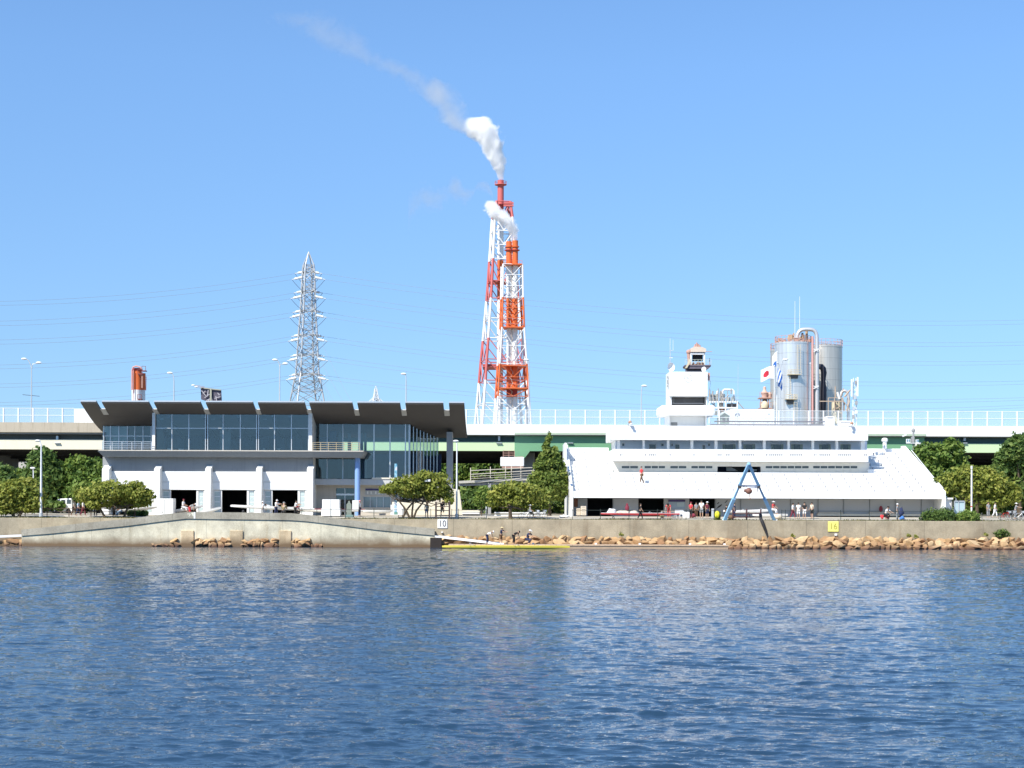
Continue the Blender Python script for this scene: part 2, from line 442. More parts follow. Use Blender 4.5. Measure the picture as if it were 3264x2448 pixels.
def water_mat():
    m, nt, out = nodes('harbour_water')
    p = N(nt, 'ShaderNodeBsdfPrincipled', Roughness=0.02, IOR=1.333)
    p.inputs['Base Color'].default_value = (0.017,0.043,0.078,1)
    p.inputs['Specular IOR Level'].default_value = 0.5
    g = N(nt, 'ShaderNodeNewGeometry')
    mp = N(nt, 'ShaderNodeMapping'); mp.inputs['Scale'].default_value = (0.62, 1.5, 1.0); mp.inputs['Rotation'].default_value = (0, 0, 0.2); L(nt, g.outputs['Position'], mp.inputs['Vector'])
    n1 = N(nt, 'ShaderNodeTexNoise', Scale=3.4, Detail=4.0, Roughness=0.58); L(nt, mp.outputs[0], n1.inputs['Vector'])
    n1.inputs['Distortion'].default_value = 0.35
    pw = N(nt, 'ShaderNodeMath', operation='POWER'); pw.inputs[1].default_value = 2.2; L(nt, n1.outputs['Fac'], pw.inputs[0])
    n3 = N(nt, 'ShaderNodeTexNoise', Scale=0.75, Detail=3.0); L(nt, mp.outputs[0], n3.inputs['Vector'])
    m3 = N(nt, 'ShaderNodeMapRange'); m3.inputs[1].default_value = 0.36; m3.inputs[2].default_value = 0.68; m3.inputs[3].default_value = 0.35; m3.inputs[4].default_value = 1.25
    L(nt, n3.outputs['Fac'], m3.inputs[0])
    hm = N(nt, 'ShaderNodeMath', operation='MULTIPLY'); L(nt, pw.outputs[0], hm.inputs[0]); L(nt, m3.outputs[0], hm.inputs[1])
    n2 = N(nt, 'ShaderNodeTexNoise', Scale=0.035, Detail=2.0); L(nt, g.outputs['Position'], n2.inputs['Vector'])
    mr = N(nt, 'ShaderNodeMapRange'); mr.inputs[1].default_value = 0.35; mr.inputs[2].default_value = 0.7; mr.inputs[3].default_value = 0.55; mr.inputs[4].default_value = 1.0
    L(nt, n2.outputs['Fac'], mr.inputs[0])
    bp = N(nt, 'ShaderNodeBump', Distance=0.075); L(nt, mr.outputs[0], bp.inputs['Strength']); L(nt, hm.outputs[0], bp.inputs['Height'])
    L(nt, bp.outputs[0], p.inputs['Normal'])
    L(nt, p.outputs[0], out.inputs[0])
    return m
wo = bpy.data.objects.new('water', water_mesh()); COL.objects.link(wo); wo['kind'] = 'structure'
wo.data.materials.append(water_mat())

# ---- quay wall
mb = MB()
mb.box(-120, 120, YW, YW+0.5, -1.5, 2.98)
qw = solo('quay_wall', mb, quaym, 'long weathered tan concrete quay wall rising from the water across the whole waterfront', 'quay wall', bevel=0.04)

# ---- left boat ramp
yf = 171.5
top = [(68,1688),(160,1679),(240,1670),(330,1661),(400,1655),(500,1642),(594,1631.5),(700,1633),(800,1634),(925,1636),(980,1641),(1040,1648.5),(1100,1656),(1200,1668),(1300,1678),(1385,1685)]
bot = [(68,1708),(160,1701),(240,1693),(330,1684),(400,1677),(500,1664),(594,1653),(700,1655),(800,1656),(925,1658),(980,1662),(1040,1669),(1100,1676),(1200,1689),(1300,1699),(1385,1707)]
ptop = [(W(x,y,yf).x, W(x,y,yf).z) for x,y in top]
pbot = [(W(x,y,yf).x, W(x,y,yf).z) for x,y in bot]
ramp = thing('boat_ramp', 'low concrete boat ramp with a grey edge beam sloping down at both ends', 'boat ramp', (W(730,1690,yf).x, 172.5, 0))
mb = MB()
for i in range(len(ptop)-1):                       # edge beam, one continuous strip
    pass
poly = ptop + pbot[::-1]
n = len(poly); hv = [(x, yf, z) for x, z in poly] + [(x, yf+0.55, z) for x, z in poly]
k = len(ptop); fs = []
for i in range(k-1):
    a, b, c, d = i, i+1, 2*k-2-i, 2*k-1-i
    fs += [(a, b, c, d), (n+d, n+c, n+b, n+a), (a, n+a, n+b, b), (d, c, n+c, n+d)]
fs += [(0, 2*k-1, n+2*k-1, n), (k-1, n+k-1, n+k, k)]
mb.add(hv, fs)
part('edge_beam', mb, rampm, ramp)
mb = MB()                                          # deck behind the beam
for i in range(len(ptop)-1):
    (xa, za), (xb, zb) = ptop[i], ptop[i+1]
    mb.add([(xa, yf+0.55, za-0.3), (xb, yf+0.55, zb-0.3), (xb, YW-0.02, zb-0.3), (xa, YW-0.02, za-0.3)], [(0,1,2,3)])
(xa, za), (xb, zb) = ptop[5], ptop[10]
mb.box(xa, xb, YW-0.02, 177.5, 2.5, 3.35)
part('deck', mb, rampm, ramp)
mb = MB()                                          # foot wall
fx = [(px, pz) for px, pz in pbot]
hv = []
for x, z in fx: hv += [(x, yf+0.12, z-0.004), (x, yf+0.12, -1.2), (x, YW-0.01, z-0.004), (x, YW-0.01, -1.2)]
fs = []
for i in range(len(fx)-1):
    a = 4*i; b = a+4
    fs += [(a, b, b+1, a+1), (a+2, a+3, b+3, b+2), (a, a+2, b+2, b)]
fs += [(0,1,3,2)]; e = 4*(len(fx)-1); fs += [(e, e+2, e+3, e+1)]
mb.add(hv, fs)
part('foot_wall', mb, footm, ramp)
piers = [(577,617),(733,774),(890,928)]
for a, b in piers:
    mb = MB(); mb.ib(a, b, 1691, 1750, yf-0.05, yf+0.12)
    part('buttress', mb, quay_mat('buttress_concrete', (0.56,0.44,0.28), (0.34,0.22,0.11), True, 0, (0.7, 1.7)), ramp, bevel=0.05)
mb = MB(); mb.ib(617.5, 622.5, 1632.5, 1653, yf-0.012, yf)
part('painted_bar', mb, white, ramp)
mb = MB()                                          # chalky painted character and pennant beside the bar
mb.ib(597,606,1637,1639.5,yf-0.010,yf)
mb.prismY([(W(606.5,1637,yf).x,W(606.5,1637,yf).z),(W(608,1639,yf).x,W(608,1639,yf).z),(W(603,1647,yf).x,W(603,1647,yf).z),(W(601,1646,yf).x,W(601,1646,yf).z)], yf-0.010, yf)
mb.prismY([(W(608.5,1635,yf).x,W(608.5,1635,yf).z),(W(617,1633,yf).x,W(617,1633,yf).z),(W(617,1646,yf).x,W(617,1646,yf).z),(W(615,1646,yf).x,W(615,1646,yf).z)], yf-0.009, yf)
part('painted_mark', mb, mat('faded_white_marking', (0.68,0.66,0.52), 0.9, var=0.15), ramp)
# ---- rocks
def rock_mesh(seed, sx, sy, sz):
    r = random.Random(seed)
    bm = bmesh.new()
    for i in range(12):
        v = Vector((r.gauss(0,1), r.gauss(0,1), r.gauss(0,1))).normalized()
        q = r.uniform(0.82, 1.08)
        bm.verts.new((max(-.85, min(.85, v.x*q))*sx, v.y*q*sy, max(-.8, min(.8, v.z*q))*sz))
    res = bmesh.ops.convex_hull(bm, input=bm.verts)
    for g in res.get('geom_interior', []):
        if isinstance(g, bmesh.types.BMVert): bm.verts.remove(g)
    bmesh.ops.bevel(bm, geom=list(bm.edges), offset=0.008, segments=1, affect='EDGES')
    me = bpy.data.meshes.new('rock'); bm.to_mesh(me); bm.free()
    me.materials.append(rockm)
    return me
rockset = [rock_mesh(100+i, *rng.uniform([0.48,0.42,0.33],[0.90,0.60,0.50])) for i in range(16)]
def put_rock(x, y, z, s, label, group):
    o = bpy.data.objects.new('rock', rockset[random.randrange(16)]); COL.objects.link(o)
    o.location = (x, y, z); o.scale = (s*random.uniform(.85,1.2), s, s*random.uniform(.85,1.15))
    o.rotation_euler = (random.uniform(-.5,.5), random.uniform(-.5,.5), random.choice((0, PI)) + random.uniform(-.6,.6))
    tag(o, label, 'rock', group)
mb = MB()
xl, xr = XW(1392, 172), 75
mb.add([(xl,169.9,-0.6),(xr,169.9,-0.6),(xr,171.6,0.28),(xl,171.6,0.28),(xr,173.98,0.86),(xl,173.98,0.86)], [(0,1,2,3),(3,2,4,5)])
struct('shore', mb, mat('dark_rubble', (0.22,0.13,0.065), 0.95, var=0.4, scale=2.5, bump=0.8))
GR = 'boulders of the rock bank below the quay wall'
xe = XW(2325, 170)
x = xl + 0.3
lab_r = 'rough tan boulder packed in the long rock bank below the quay wall'
while x < 61:
    put_rock(x + random.uniform(-.15,.15), 172.95 + random.uniform(-.15,.2), 0.84 + random.uniform(-.05,.1), random.uniform(.85,1.15), lab_r, GR); x += random.uniform(.6, .95)
x = xl + 0.6
while x < 61:
    put_rock(x, 171.65 + random.uniform(-.2,.2), 0.46 + random.uniform(-.06,.1), random.uniform(.85,1.2), lab_r, GR); x += random.uniform(.62, .98)
x = xe + 0.1
while x < 61:
    put_rock(x, 170.5 + random.uniform(-.15,.2), 0.10 + random.uniform(-.08,.08), random.uniform(.9,1.15), lab_r, GR); x += random.uniform(.62, .98)
lab_l = 'orange brown boulder lying at the foot of the boat ramp between its buttresses'
G2 = 'boulders at the foot of the boat ramp'
for px in np.arange(490, 1035, 14.0):
    if any(a-4 < px < b+4 for a, b in piers): continue
    edge = px < 560 or px > 980
    if not edge: put_rock(XW(px + random.uniform(-6,6), yf), yf - 0.02, random.uniform(.55,.72), random.uniform(.6,.8), lab_l, G2)
    put_rock(XW(px + random.uniform(-4,4), yf), yf - 0.25 + random.uniform(-.1,.15), 0.08 if edge else random.uniform(.12,.3), random.uniform(.55,.75) if edge else random.uniform(.7,.98), lab_l, G2)
for px in (-12, 14, 40, 62, 80):
    put_rock(XW(px, 171.5), 172.2, random.uniform(.3,.45), random.uniform(.9,1.2), 'reddish brown boulder under the white plank at the far end of the boat ramp', 'boulders under the plank')
# ---- pontoon, planks
mb = MB()
mb.ib(1425, 2325, 1735, 1752, 168.7, 171.2)
pon = thing('floating_pontoon', 'long low tan floating pontoon moored in front of the rock bank', 'pontoon', (XW(1870,169), 170, 0))
b0 = MB(); b0.box(XW(1440,168.6), XW(2322,168.6), 168.62, 171.1, -0.2, 0.30); part('float', b0, wood, pon)
b0 = MB()
xa, xb = XW(1430,168.6), XW(2325,168.6)
npl = 52
for i in range(npl):
    b0.box(xa + (xb-xa)*i/npl + .015, xa + (xb-xa)*(i+1)/npl - .015, 168.55, 171.2, 0.302, 0.40)
part('deck', b0, mat('deck_planks', (0.50,0.36,0.24), 0.85, var=0.25, scale=0.8), pon)
b0 = MB()
for px in (1500, 1700, 1900, 2040, 2200, 2310):
    xx = XW(px,170.9); b0.box(xx-.12, xx+.12, 170.8, 170.95, .402, .55)
part('cleat', b0, whitesteel, pon)
b0 = MB(); b0.ib(1371, 1408, 1714, 1752, 170.6, 171.2)
solo('mooring_block', b0, mat('dark_rubber', (0.03,0.022,0.018), 0.8, var=0.3), 'black mooring block at the water under the ramp end beside the yellow boat', 'mooring block', bevel=0.05)
def plank(name, a, b, wid, label):
    a, b = Vector(a), Vector(b); c = (a+b)/2
    t = thing(name, label, 'gangway', (c.x, c.y, min(a.z, b.z)))
    d = MB(); up = Vector((0,0,1))
    def sl(y0, y1, z0, z1):
        d.add([(a.x,y0+a.y,a.z+z0),(b.x,y0+b.y,b.z+z0),(b.x,y1+b.y,b.z+z0),(a.x,y1+a.y,a.z+z0),(a.x,y0+a.y,a.z+z1),(b.x,y0+b.y,b.z+z1),(b.x,y1+b.y,b.z+z1),(a.x,y1+a.y,a.z+z1)], [(0,3,2,1),(4,5,6,7),(0,1,5,4),(1,2,6,5),(2,3,7,6),(3,0,4,7)])
    sl(0, 0.09, -0.10, 0.10); part('side_beam', d, white, t)
    d = MB(); sl(wid-.09, wid, -0.10, 0.13); part('side_beam', d, white, t)
    d = MB(); sl(0.092, wid-.092, -0.04, 0.02); part('walkway', d, greyconc, t)
plank('gangway', W(1386,1710,171.2), W(1606,1735.5,169.8), 1.0, 'white gangway plank sloping from the ramp end down to the pontoon')
plank('gangway', W(-160,1718,171.6), W(69,1707.5,172.0), 1.0, 'white plank running from the low end of the boat ramp above reddish rocks')
# ================================================================ boathouse (left building)
G0 = 3.2
def zroof(Y):
    t = (Y - 183) / 12.5
    return 16.05 - 3.35*t - 0.42*math.sin(PI*min(1, max(0, t)))
bh = thing('boathouse', 'wide grey and white boathouse with a dark tilted roof and tall glass front', 'boathouse', (XW(860,190), 190, G0))
Yw = 186.2
# --- lower block
mb = MB()
zt = ZW(1457, Yw, 660)
X = lambda px, Y=Yw: XW(px, Y, 1550)
doors = [(380,462),(544,626),(707,787),(868,949)]
ztop, zlin = ZW(1457,Yw,660), ZW(1562,Yw,660)
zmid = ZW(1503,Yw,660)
mb.box(X(327), X(997), Yw, Yw+0.4, zlin, zmid-.003)
jamb = [(350,354),(514,518),(677,681),(839,843)]
ends = [(485,490),(649,653),(811,815),(972,977)]
cuts = [327] + [v for (a,b) in zip([j[1] for j in jamb], [e[0] for e in ends]) for v in (a,b)] + [997]
for i in range(0, len(cuts), 2): mb.box(X(cuts[i]), X(cuts[i+1]), Yw, Yw+0.4, G0-.3, zlin)
mb.box(X(327), X(327)+0.4, Yw+.4, 198, G0-.3, ztop); mb.box(X(997)-0.4, X(997), Yw+.4, 198, G0-.3, ztop)
mb.box(X(327), X(997), 198, 198.4, G0-.3, ztop)
part('lower_wall', mb, whitewall, bh)
mb = MB(); mb.box(X(327), X(997), Yw+.004, Yw+0.4, zmid, ztop); part('upper_wall', mb, mat('ledge_shade_grey', (0.30,0.31,0.32), 0.85, var=0.08, scale=0.7, streak=0.2), bh)  # shade under the ledge put into this band's grey base colour
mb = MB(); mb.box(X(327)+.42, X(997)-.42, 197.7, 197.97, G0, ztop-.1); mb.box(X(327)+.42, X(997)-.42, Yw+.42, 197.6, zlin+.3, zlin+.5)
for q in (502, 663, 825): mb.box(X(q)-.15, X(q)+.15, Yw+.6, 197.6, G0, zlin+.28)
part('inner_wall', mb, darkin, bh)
for a, b in ((349,490),(511,653),(673,815),(835,977)):
    mb = MB(); mb.ib(a, b, 1504, 1536, Yw-.12, Yw-.002); mb.ib(a, b, 1537.3, 1561, Yw-.12, Yw-.002)
    part('lintel_panel', mb, white, bh, bevel=0.02)
# pillars with sloped heads
for a, b in ((325,348),(491,510),(654,672),(816,834),(978,998)):
    xa, xb = X(a,185), X(b,185)
    z1 = ZW(1495,185,(a+b)/2); z2 = z1 + 0.45
    mb = MB(); mb.prismX([(184.75,G0-.3),(185.0,z1),(Yw-.003,z2),(Yw-.003,G0-.3)], xa, xb)
    part('pillar', mb, whitewall, bh, bevel=0.02)
# sliding door bays: glazed leaf each side, white posts
for (a, b), j, e in zip(doors, jamb, ends):
    for p0, p1, post in ((j[1], a-4, (a-4, a)), (b+6, e[0], (b, b+6))):
        d = MB(); d.ib(p0+1, p1-1, 1563, 1641, Yw+.15, Yw+.2)
        o = part('door_leaf', d, whitesteel, bh)
        for s in range(4):
            y0 = 1567 + s*17
            gl = MB(); gl.ib(p0+3, p1-2.5, y0, y0+14.5, Yw+.12, Yw+.145)
            part('pane', gl, mat('frosted_pane', (0.42,0.50,0.50), 0.25, var=0.08), o)
        d = MB(); d.ib(post[0], post[1], 1562.5, 1641, Yw+.02, Yw+.3); part('door_post', d, white, bh)
# --- balcony ledge
mb = MB()
yl = 184.5
zl0, zl1 = ZW(1456.5,yl,700), ZW(1438,yl,700)
xa, xb, xc, xd = XW(310,yl,1440), XW(327,yl,1456), XW(1150,yl,1456), XW(1161,yl,1440)
vs = [(xa,yl,zl1),(xd,yl,zl1),(xd,198,zl1),(xa,198,zl1),(xb,yl+.5,zl0),(xc,yl+.5,zl0),(xc,198,zl0),(xb,198,zl0)]
mb.add(vs, [(0,1,2,3),(7,6,5,4),(0,4,5,1),(1,5,6,2),(2,6,7,3),(3,7,4,0)])
part('balcony_slab', mb, mat('ledge_slab_grey', (0.27,0.285,0.295), 0.85, var=0.08, scale=0.7, streak=0.2), bh)
mb = MB(); mb.box(xa+.1, xd-.1, yl+.15, 197.9, zl1+.003, zl1+.12); part('balcony_floor', mb, paleconc, bh)
zf = zl1 + .12
# --- roof
YR = 195.5; YN = 186.2
xl_, xr_ = XW(257,183,1285), XW(1480,183,1289)
nots = [(307,325),(474,491),(639,656),(806,822),(971,986),(1123,1139),(1275,1292),(1413,1431)]
nX = [(XW(a,183,1287), XW(b,183,1287)) for a, b in nots]
segs = [xl_] + [v for ab in nX for v in ab] + [xr_]
def roofpoly(y0, y1, k=8, th=.28):
    yy = [y0 + (y1-y0)*i/k for i in range(k+1)]
    return [(y, zroof(y)) for y in yy] + [(y, zroof(y)+th) for y in yy[::-1]]
mb = MB()
for i in range(0, len(segs), 2): mb.prismX(roofpoly(183, YN, 4), segs[i], segs[i+1])
mb.prismX(roofpoly(YN, YR, 8), xl_, xr_)
roof = part('roof', mb, roofbrown, bh)
mb = MB()
for i in range(0, len(segs), 2): mb.box(segs[i], segs[i+1], 182.94, 182.997, zroof(183)+.14, zroof(183)+.30)
part('fascia_trim', mb, alu, roof)
for a, b in nX:
    mb = MB()
    w = (b-a)
    mb.prismX([(184.6,zroof(184.6)-.02),(184.9,zroof(184.9)+.2),(186.19,zroof(186.19)+.2),(186.19,zroof(186.19)-.02)], a+.02, b-.02)
    part('rib', mb, greyrender, roof)
# --- upper floor glazing, forward bays
Yg = 186.0
def glazed(px0, px1, Y, zb, mullx, trans=None, name='window', gm=glass, ztop=None, mw=.09):
    zt = (zroof(Y) - .02) if ztop is None else ztop
    d = MB(); d.box(XW(px0,Y), XW(px1,Y), Y, Y+.03, zb, zt)
    w = part(name, d, gm, bh)
    d = MB()
    for m_ in mullx: d.box(XW(m_,Y)-mw/2, XW(m_,Y)+mw/2, Y-.09, Y-.004, zb, zt)
    if trans:
        for t in trans: d.box(XW(px0,Y), XW(px1,Y), Y-.06, Y-.005, ZW(t,Y,(px0+px1)/2)-.04, ZW(t,Y,(px0+px1)/2)+.04)
    part('frame', d, alu, w)
    return w
glazed(495, 657, Yg, zf, (548,602,655), (1365,))
glazed(659, 820, Yg, zf, (662,711,766,818), (1365,))
glazed(822, 984, Yg, zf, (824,875,929,983), (1365,))
# recessed bays each side
glazed(327, 484, 190.0, zf, (331,352,379,406,430,456,482), (1390,))
glazed(1003, 1145, 189.0, zf, (1005,1043,1093,1143))
glazed(1003, 1145, 189.0, ZW(1526,189,1075), (1005,1043,1093), None, 'window', glassd, ztop=zl0-.01)
glazed(1145, 1305, 189.0, ZW(1525,189,1225), (1147,1192,1243,1292,1304), None, 'window', glass, mw=.13)
# angled end glass
A, Bp = Vector((XW(1305,189), 189, 0)), Vector((XW(1398,195.4), 195.4, 0))
zb = ZW(1525,189,1305)
mb = MB(); mb.add([(A.x,A.y,zb),(Bp.x,Bp.y,zb),(Bp.x,Bp.y,zroof(195.4)-.02),(A.x,A.y,zroof(189)-.02)], [(0,1,2,3)])
ew = part('window', mb, glassd, bh)
mb = MB()
for i in range(9):
    t = (i+.15)/8.6; P = A.lerp(Bp, t); mb.box(P.x-.05, P.x+.05, P.y-.12, P.y-.02, zb, zroof(P.y)-.03)
part('frame', mb, alu, ew)
# inside the upper floor: floor, back wall, panels, low lights
mb = MB(); mb.box(XW(330,190), XW(1000,190), 195.0, 195.3, zf, zroof(195)-.05)
rw = part('rear_wall', mb, bluein, bh)
mb = MB(); yy = [186.1,187.5,189,190.5,192,193.5,194.9]; mb.prismX([(y, zroof(y)-.03) for y in yy] + [(y, zroof(y)-.06) for y in yy[::-1]], XW(496,186.2), XW(984,186.2)); part('ceiling_lining', mb, mat('ceiling_lining', (0.52,0.54,0.54), 0.8, var=0.08), bh)
for a in (505, 560, 618, 672, 770, 832, 884, 938):
    d = MB(); d.ib(a, a+26, 1388, 1432, 194.7, 194.99); part('inner_door', d, mat('inner_door_blue', (0.05,0.09,0.15), 0.4, var=0.3), rw)
for a in (548, 657, 711, 766, 875, 929):
    d = MB(); d.prismX([(y, zroof(y)-.02) for y in (186.2,188,190,192,194.9)] + [(194.9, zroof(194.9)-.4), (190, zroof(190)-.4), (186.2, zroof(186.2)-.3)], XW(a,188)-.12, XW(a,188)+.12); part('ceiling_beam', d, greyin, bh)
for a, b in ((333,404),):
    d = MB(); d.ib(a, b, 1344, 1434, 190.4, 190.5); part('curtain', d, mat('pale_curtain', (0.5,0.56,0.56), 0.9, var=0.1), bh)
d = MB(); d.ib(700, 735, 1366, 1434, 190.5, 190.7); part('column', d, greyin, bh)
for a in (536, 700, 866):
    d = MB(); d.ib(a-28, a-16, 1333, 1337, 187.2, 187.5); part('ceiling_light', d, white, bh)
    d = MB(); d.ib(a-26, a-12, 1363.5, 1368, 187.0, 187.3); part('ceiling_light', d, white, bh)
for a, c in ((534,548),(569,583),(838,844),(884,892)):
    d = MB(); d.ib(a, c, 1430, 1434, 186.6, 187.2); part('floor_lamp_box', d, white, bh)
d = MB(); d.box(XW(330,190), XW(330,190)+.2, 190, 195, zf, zroof(192)-.3); part('side_wall', d, greyin, bh)
# fins
for a, b, y0 in ((484.5,493.5,1311),(983.5,994.5,1311)):
    xa_, xb_ = XW(a,185.6), XW(b,185.6)
    d = MB(); d.prismX([(185.6,zf),(185.6,zroof(185.6)-.01),(190.2,zroof(190.2)-.01),(190.2,zf)], xa_, xb_)
    part('fin_wall', d, whitewall, bh)
# atrium: slab edge, ground floor wall, inner blue wall
d = MB(); d.ib(1003, 1305, 1527, 1546, 188.0, 197.0); part('plinth_slab', d, greyrender, bh)
d = MB(); d.ib(1186, 1308, 1522.5, 1527, 187.9, 189.3); part('plinth_sill', d, mat('pale_sill', (0.70,0.66,0.56), 0.8), bh)
d = MB()
Yq = 189.6
xq = lambda p: XW(p, Yq)
zq = lambda y: ZW(y, Yq, 1150)
d.box(xq(1001), xq(1071), Yq, Yq+.3, G0, zq(1546)); d.box(xq(1130), xq(1157), Yq, Yq+.3, G0, zq(1546))
d.box(xq(1071), xq(1130), Yq, Yq+.3, zq(1556), zq(1546)); d.box(xq(1157), xq(1246), Yq, Yq+.3, zq(1583), zq(1546)); d.box(xq(1157), xq(1246), Yq, Yq+.3, G0, zq(1617))
d.box(xq(1246), xq(1400), Yq, Yq+.3, G0, zq(1546))
part('entrance_wall', d, mat('beige_render', (0.50,0.46,0.40), 0.85, var=0.1, scale=0.6, streak=0.2), bh)
d = MB(); d.ib(1071, 1130, 1556, 1641, Yq+.2, Yq+.23); dr = part('entrance_door', d, glassd, bh)
d = MB(); d.ib(1071, 1130, 1573.5, 1579, Yq+.08, Yq+.19); d.ib(1098.5, 1100.5, 1579, 1641, Yq+.08, Yq+.19); d.ib(1098.5,1100.5,1556,1573.5,Yq+.08,Yq+.19); part('frame', d, alu, dr)
d = MB(); d.ib(1157, 1246, 1583, 1617, Yq+.15, Yq+.18); wn = part('window', d, mat('grey_glass', (0.20,0.26,0.28), 0.08, var=0.15, scale=0.5, spec=0.8), bh)
d = MB()
for p in (1157.8, 1180, 1201, 1222, 1245.2): d.ib(p-.8, p+.8, 1583, 1617, Yq+.05, Yq+.14)
d.ib(1157,1246,1582.5,1584,Yq+.05,Yq+.14); part('frame', d, alu, wn)
d = MB(); d.ib(1164, 1226, 1556, 1578, Yq-.05, Yq-.003); sg = part('notice_board', d, mat('notice_grey', (0.42,0.43,0.42), 0.7, var=0.15, scale=6), bh)
d = MB(); d.ib(1165, 1225, 1557.5, 1563.5, Yq-.06, Yq-.051); part('title_band', d, mat('indigo_band', (0.05,0.05,0.16), 0.6, var=0.5, scale=8), sg)
for p in (1170, 1181, 1196, 1206, 1216):
    d = MB(); d.ib(p, p+4, 1566, 1575, Yq-.06, Yq-.051); part('notice', d, mat('paper_white', (0.7,0.7,0.68), 0.8), sg)
d = MB(); d.box(xq(1003), xq(1398), 196.6, 196.9, G0, ZW(1447,196.6,1200)); part('atrium_wall', d, mat('deep_blue_wall', (0.035,0.05,0.10), 0.7, var=0.4, scale=0.7), bh)
d = MB(); d.box(XW(1003,195), XW(1082,195), 195.0, 195.2, zf, zroof(195)-.05); d.ib(1050,1072,1360,1434,192.0,192.2); part('lift_panel', d, mat('lift_blue', (0.03,0.10,0.20), 0.5, var=0.2), bh)
for p, q in ((1147,1157),(1160,1168),(1078,1090),(1108,1118)):
    d = MB(); d.ib(p, q, 1375, 1525, 193.0, 193.4); part('inner_column', d, greyin, bh)
# blue round column under the ledge
cx_ = XW(1139.5, 186.2)
d = MB(); d.tube((cx_,186.2,G0), (cx_,186.2,zl0+.01), .31, n=24); part('round_column', d, cblue, bh, smooth=True)
# balcony rails
def rail(px0, px1, Y, zb, h, n, m_, nb=3):
    d = MB(); xa_, xb_ = XW(px0,Y), XW(px1,Y)
    for i in range(n+1):
        xx = xa_ + (xb_-xa_)*i/n; d.box(xx-.03, xx+.03, Y-.03, Y+.03, zb, zb+h)
    for j in range(nb):
        zz = zb + h*(1 - j/ nb); d.box(xa_, xb_, Y-.02, Y+.02, zz-.025, zz+.025)
    return part('balcony_railing', d, m_, bh)
rail(326, 483, 185.2, zf, .95, 5, alu, 4)
rail(997, 1146, 185.2, zf, .95, 6, mat('bronze_rail', (0.42,0.36,0.24), 0.5), 4)
# free standing roof pillar at the right end
xa_, xb_ = XW(1423,190), XW(1441,190)
d = MB(); d.box(xa_, xb_, 190, 193.2, G0, zroof(192)-.12); part('roof_pillar', d, greyconc, bh, bevel=.03)
d = MB()
pts = [(1405,1641),(1405,1580),(1436,1557),(1464,1561),(1474,1641)]
d.prismY([(W(x,y,188.2).x, W(x,y,188.2).z) for x, y in pts], 188.2, 189.5)
part('stair_wing', d, cream, bh)
d = MB(); d.ib(1250, 1404, 1600, 1641, 188.0, 188.3); part('forecourt_wall', d, cream, bh)
d = MB(); d.ib(1245, 1285, 1609, 1641, 187.2, 187.9); part('forecourt_step', d, white, bh)
# ================================================================ grandstand (right building)
gs = thing('grandstand', 'long white stepped grandstand with a row of balcony windows on top', 'grandstand', (XW(2400,194), 194, G0))
XL, XR = XW(1827,184,1590), XW(3003,184,1590)
zs0, zs1 = ZW(1588.5,184,2400), ZW(1567,184,2440)
def steps(n, y0, z0, dy, dz):
    out = []
    y, z = y0, z0
    for i in range(n):
        out.append((y, z)); y += dy; out.append((y, z)); z += dz
    return out, y, z
XM0, XM1 = XW(1953,194.3,1480), XW(2767,194.3,1480)
nrow = 13
dY, dZ = 1.42, (ZW(1429,203.2,2400) - (zs1-.45)) / nrow
def stand_profile(n, cap):
    st, y, z = steps(n, 184.35, zs1 - .45, dY, dZ)
    p = [(184.0, zs0), (184.0, zs1), (184.34, zs1)] + st
    if cap: p += [(y, z), (y+.8, z), (y+.8, G0-.2), (y+.4, G0-.2), (y+.4, z-.6), (188.0, zs0)]
    else: p += [(y, z-dZ-.5), (188.0, zs0)]
    return p, y, z
pf, yt, ztp = stand_profile(nrow, True)
pm, ym, zm = stand_profile(7, False)
mb = MB(); mb.prismX(pf, XL, XM0); part('terrace', mb, white, gs)
mb = MB(); mb.prismX(pf, XM1, XR); part('terrace', mb, white, gs)
mb = MB(); mb.prismX(pm, XM0+.002, XM1-.002); part('terrace', mb, white, gs)
# bench rows: long slats on small feet
def benches(x0, x1, i0, i1):
    d = MB()
    for i in range(i0, i1):
        y = 184.35 + i*dY + .55; z = zs1 - .45 + i*dZ
        x = x0 + .6
        while x < x1 - 1.2:
            xe = min(x + 4.4, x1 - .4)
            d.box(x, xe, y, y+.34, z+.30, z+.36)
            k = int((xe-x)/1.1)
            for j in range(k+1):
                xx = x + .1 + (xe-x-.2)*j/max(1,k); d.box(xx-.06, xx+.06, y+.02, y+.28, z, z+.298, 1)
            x = xe + 1.1
    return d
bfoot = mat('bench_foot_grey', (0.36,0.36,0.37), 0.7)
part('bench_row', benches(XL, XM0, 1, 12), [whitesteel, bfoot], gs)
part('bench_row', benches(XM0+.5, XM1-.5, 1, 6), [whitesteel, bfoot], gs)
part('bench_row', benches(XM1, XR-.4, 1, 12), [whitesteel, bfoot], gs)
# end walls and sloping end parapets
def endwall(x0, x1):
    d = MB(); d.prismX([(184.0-.06,G0-.2),(184.0-.06,zs1+.06),(184.35+nrow*dY, ztp+.35),(yt+.9,ztp+.35),(yt+.9,G0-.2)], x0, x1)
    part('end_wall', d, white, gs)
endwall(XL-.35, XL-.003); endwall(XR+.003, XR+.40)
d = MB(); d.box(XL-.6, XL-.36, 196, 203.5, ZW(1511,196,1816), ztp+.36); part('wall_box', d, white, gs)
for yy, zz, ln in ((185.2,7.2,.9),(186.8,5.6,.5),(189.5,8.1,1.3),(188.2,6.4,.35)):
    d = MB(); d.box(XL-.43, XL-.352, yy, yy+ln, zz, zz+.35); part('louvre', d, greyconc, gs)
d = MB(); d.path([(XR+.42,185.2,zs1+.5),(XR+.42,190,zs1+2.0),(XR+.42,yt-3,ztp-.3)], .05, 6); part('handrail', d, whitesteel, gs)
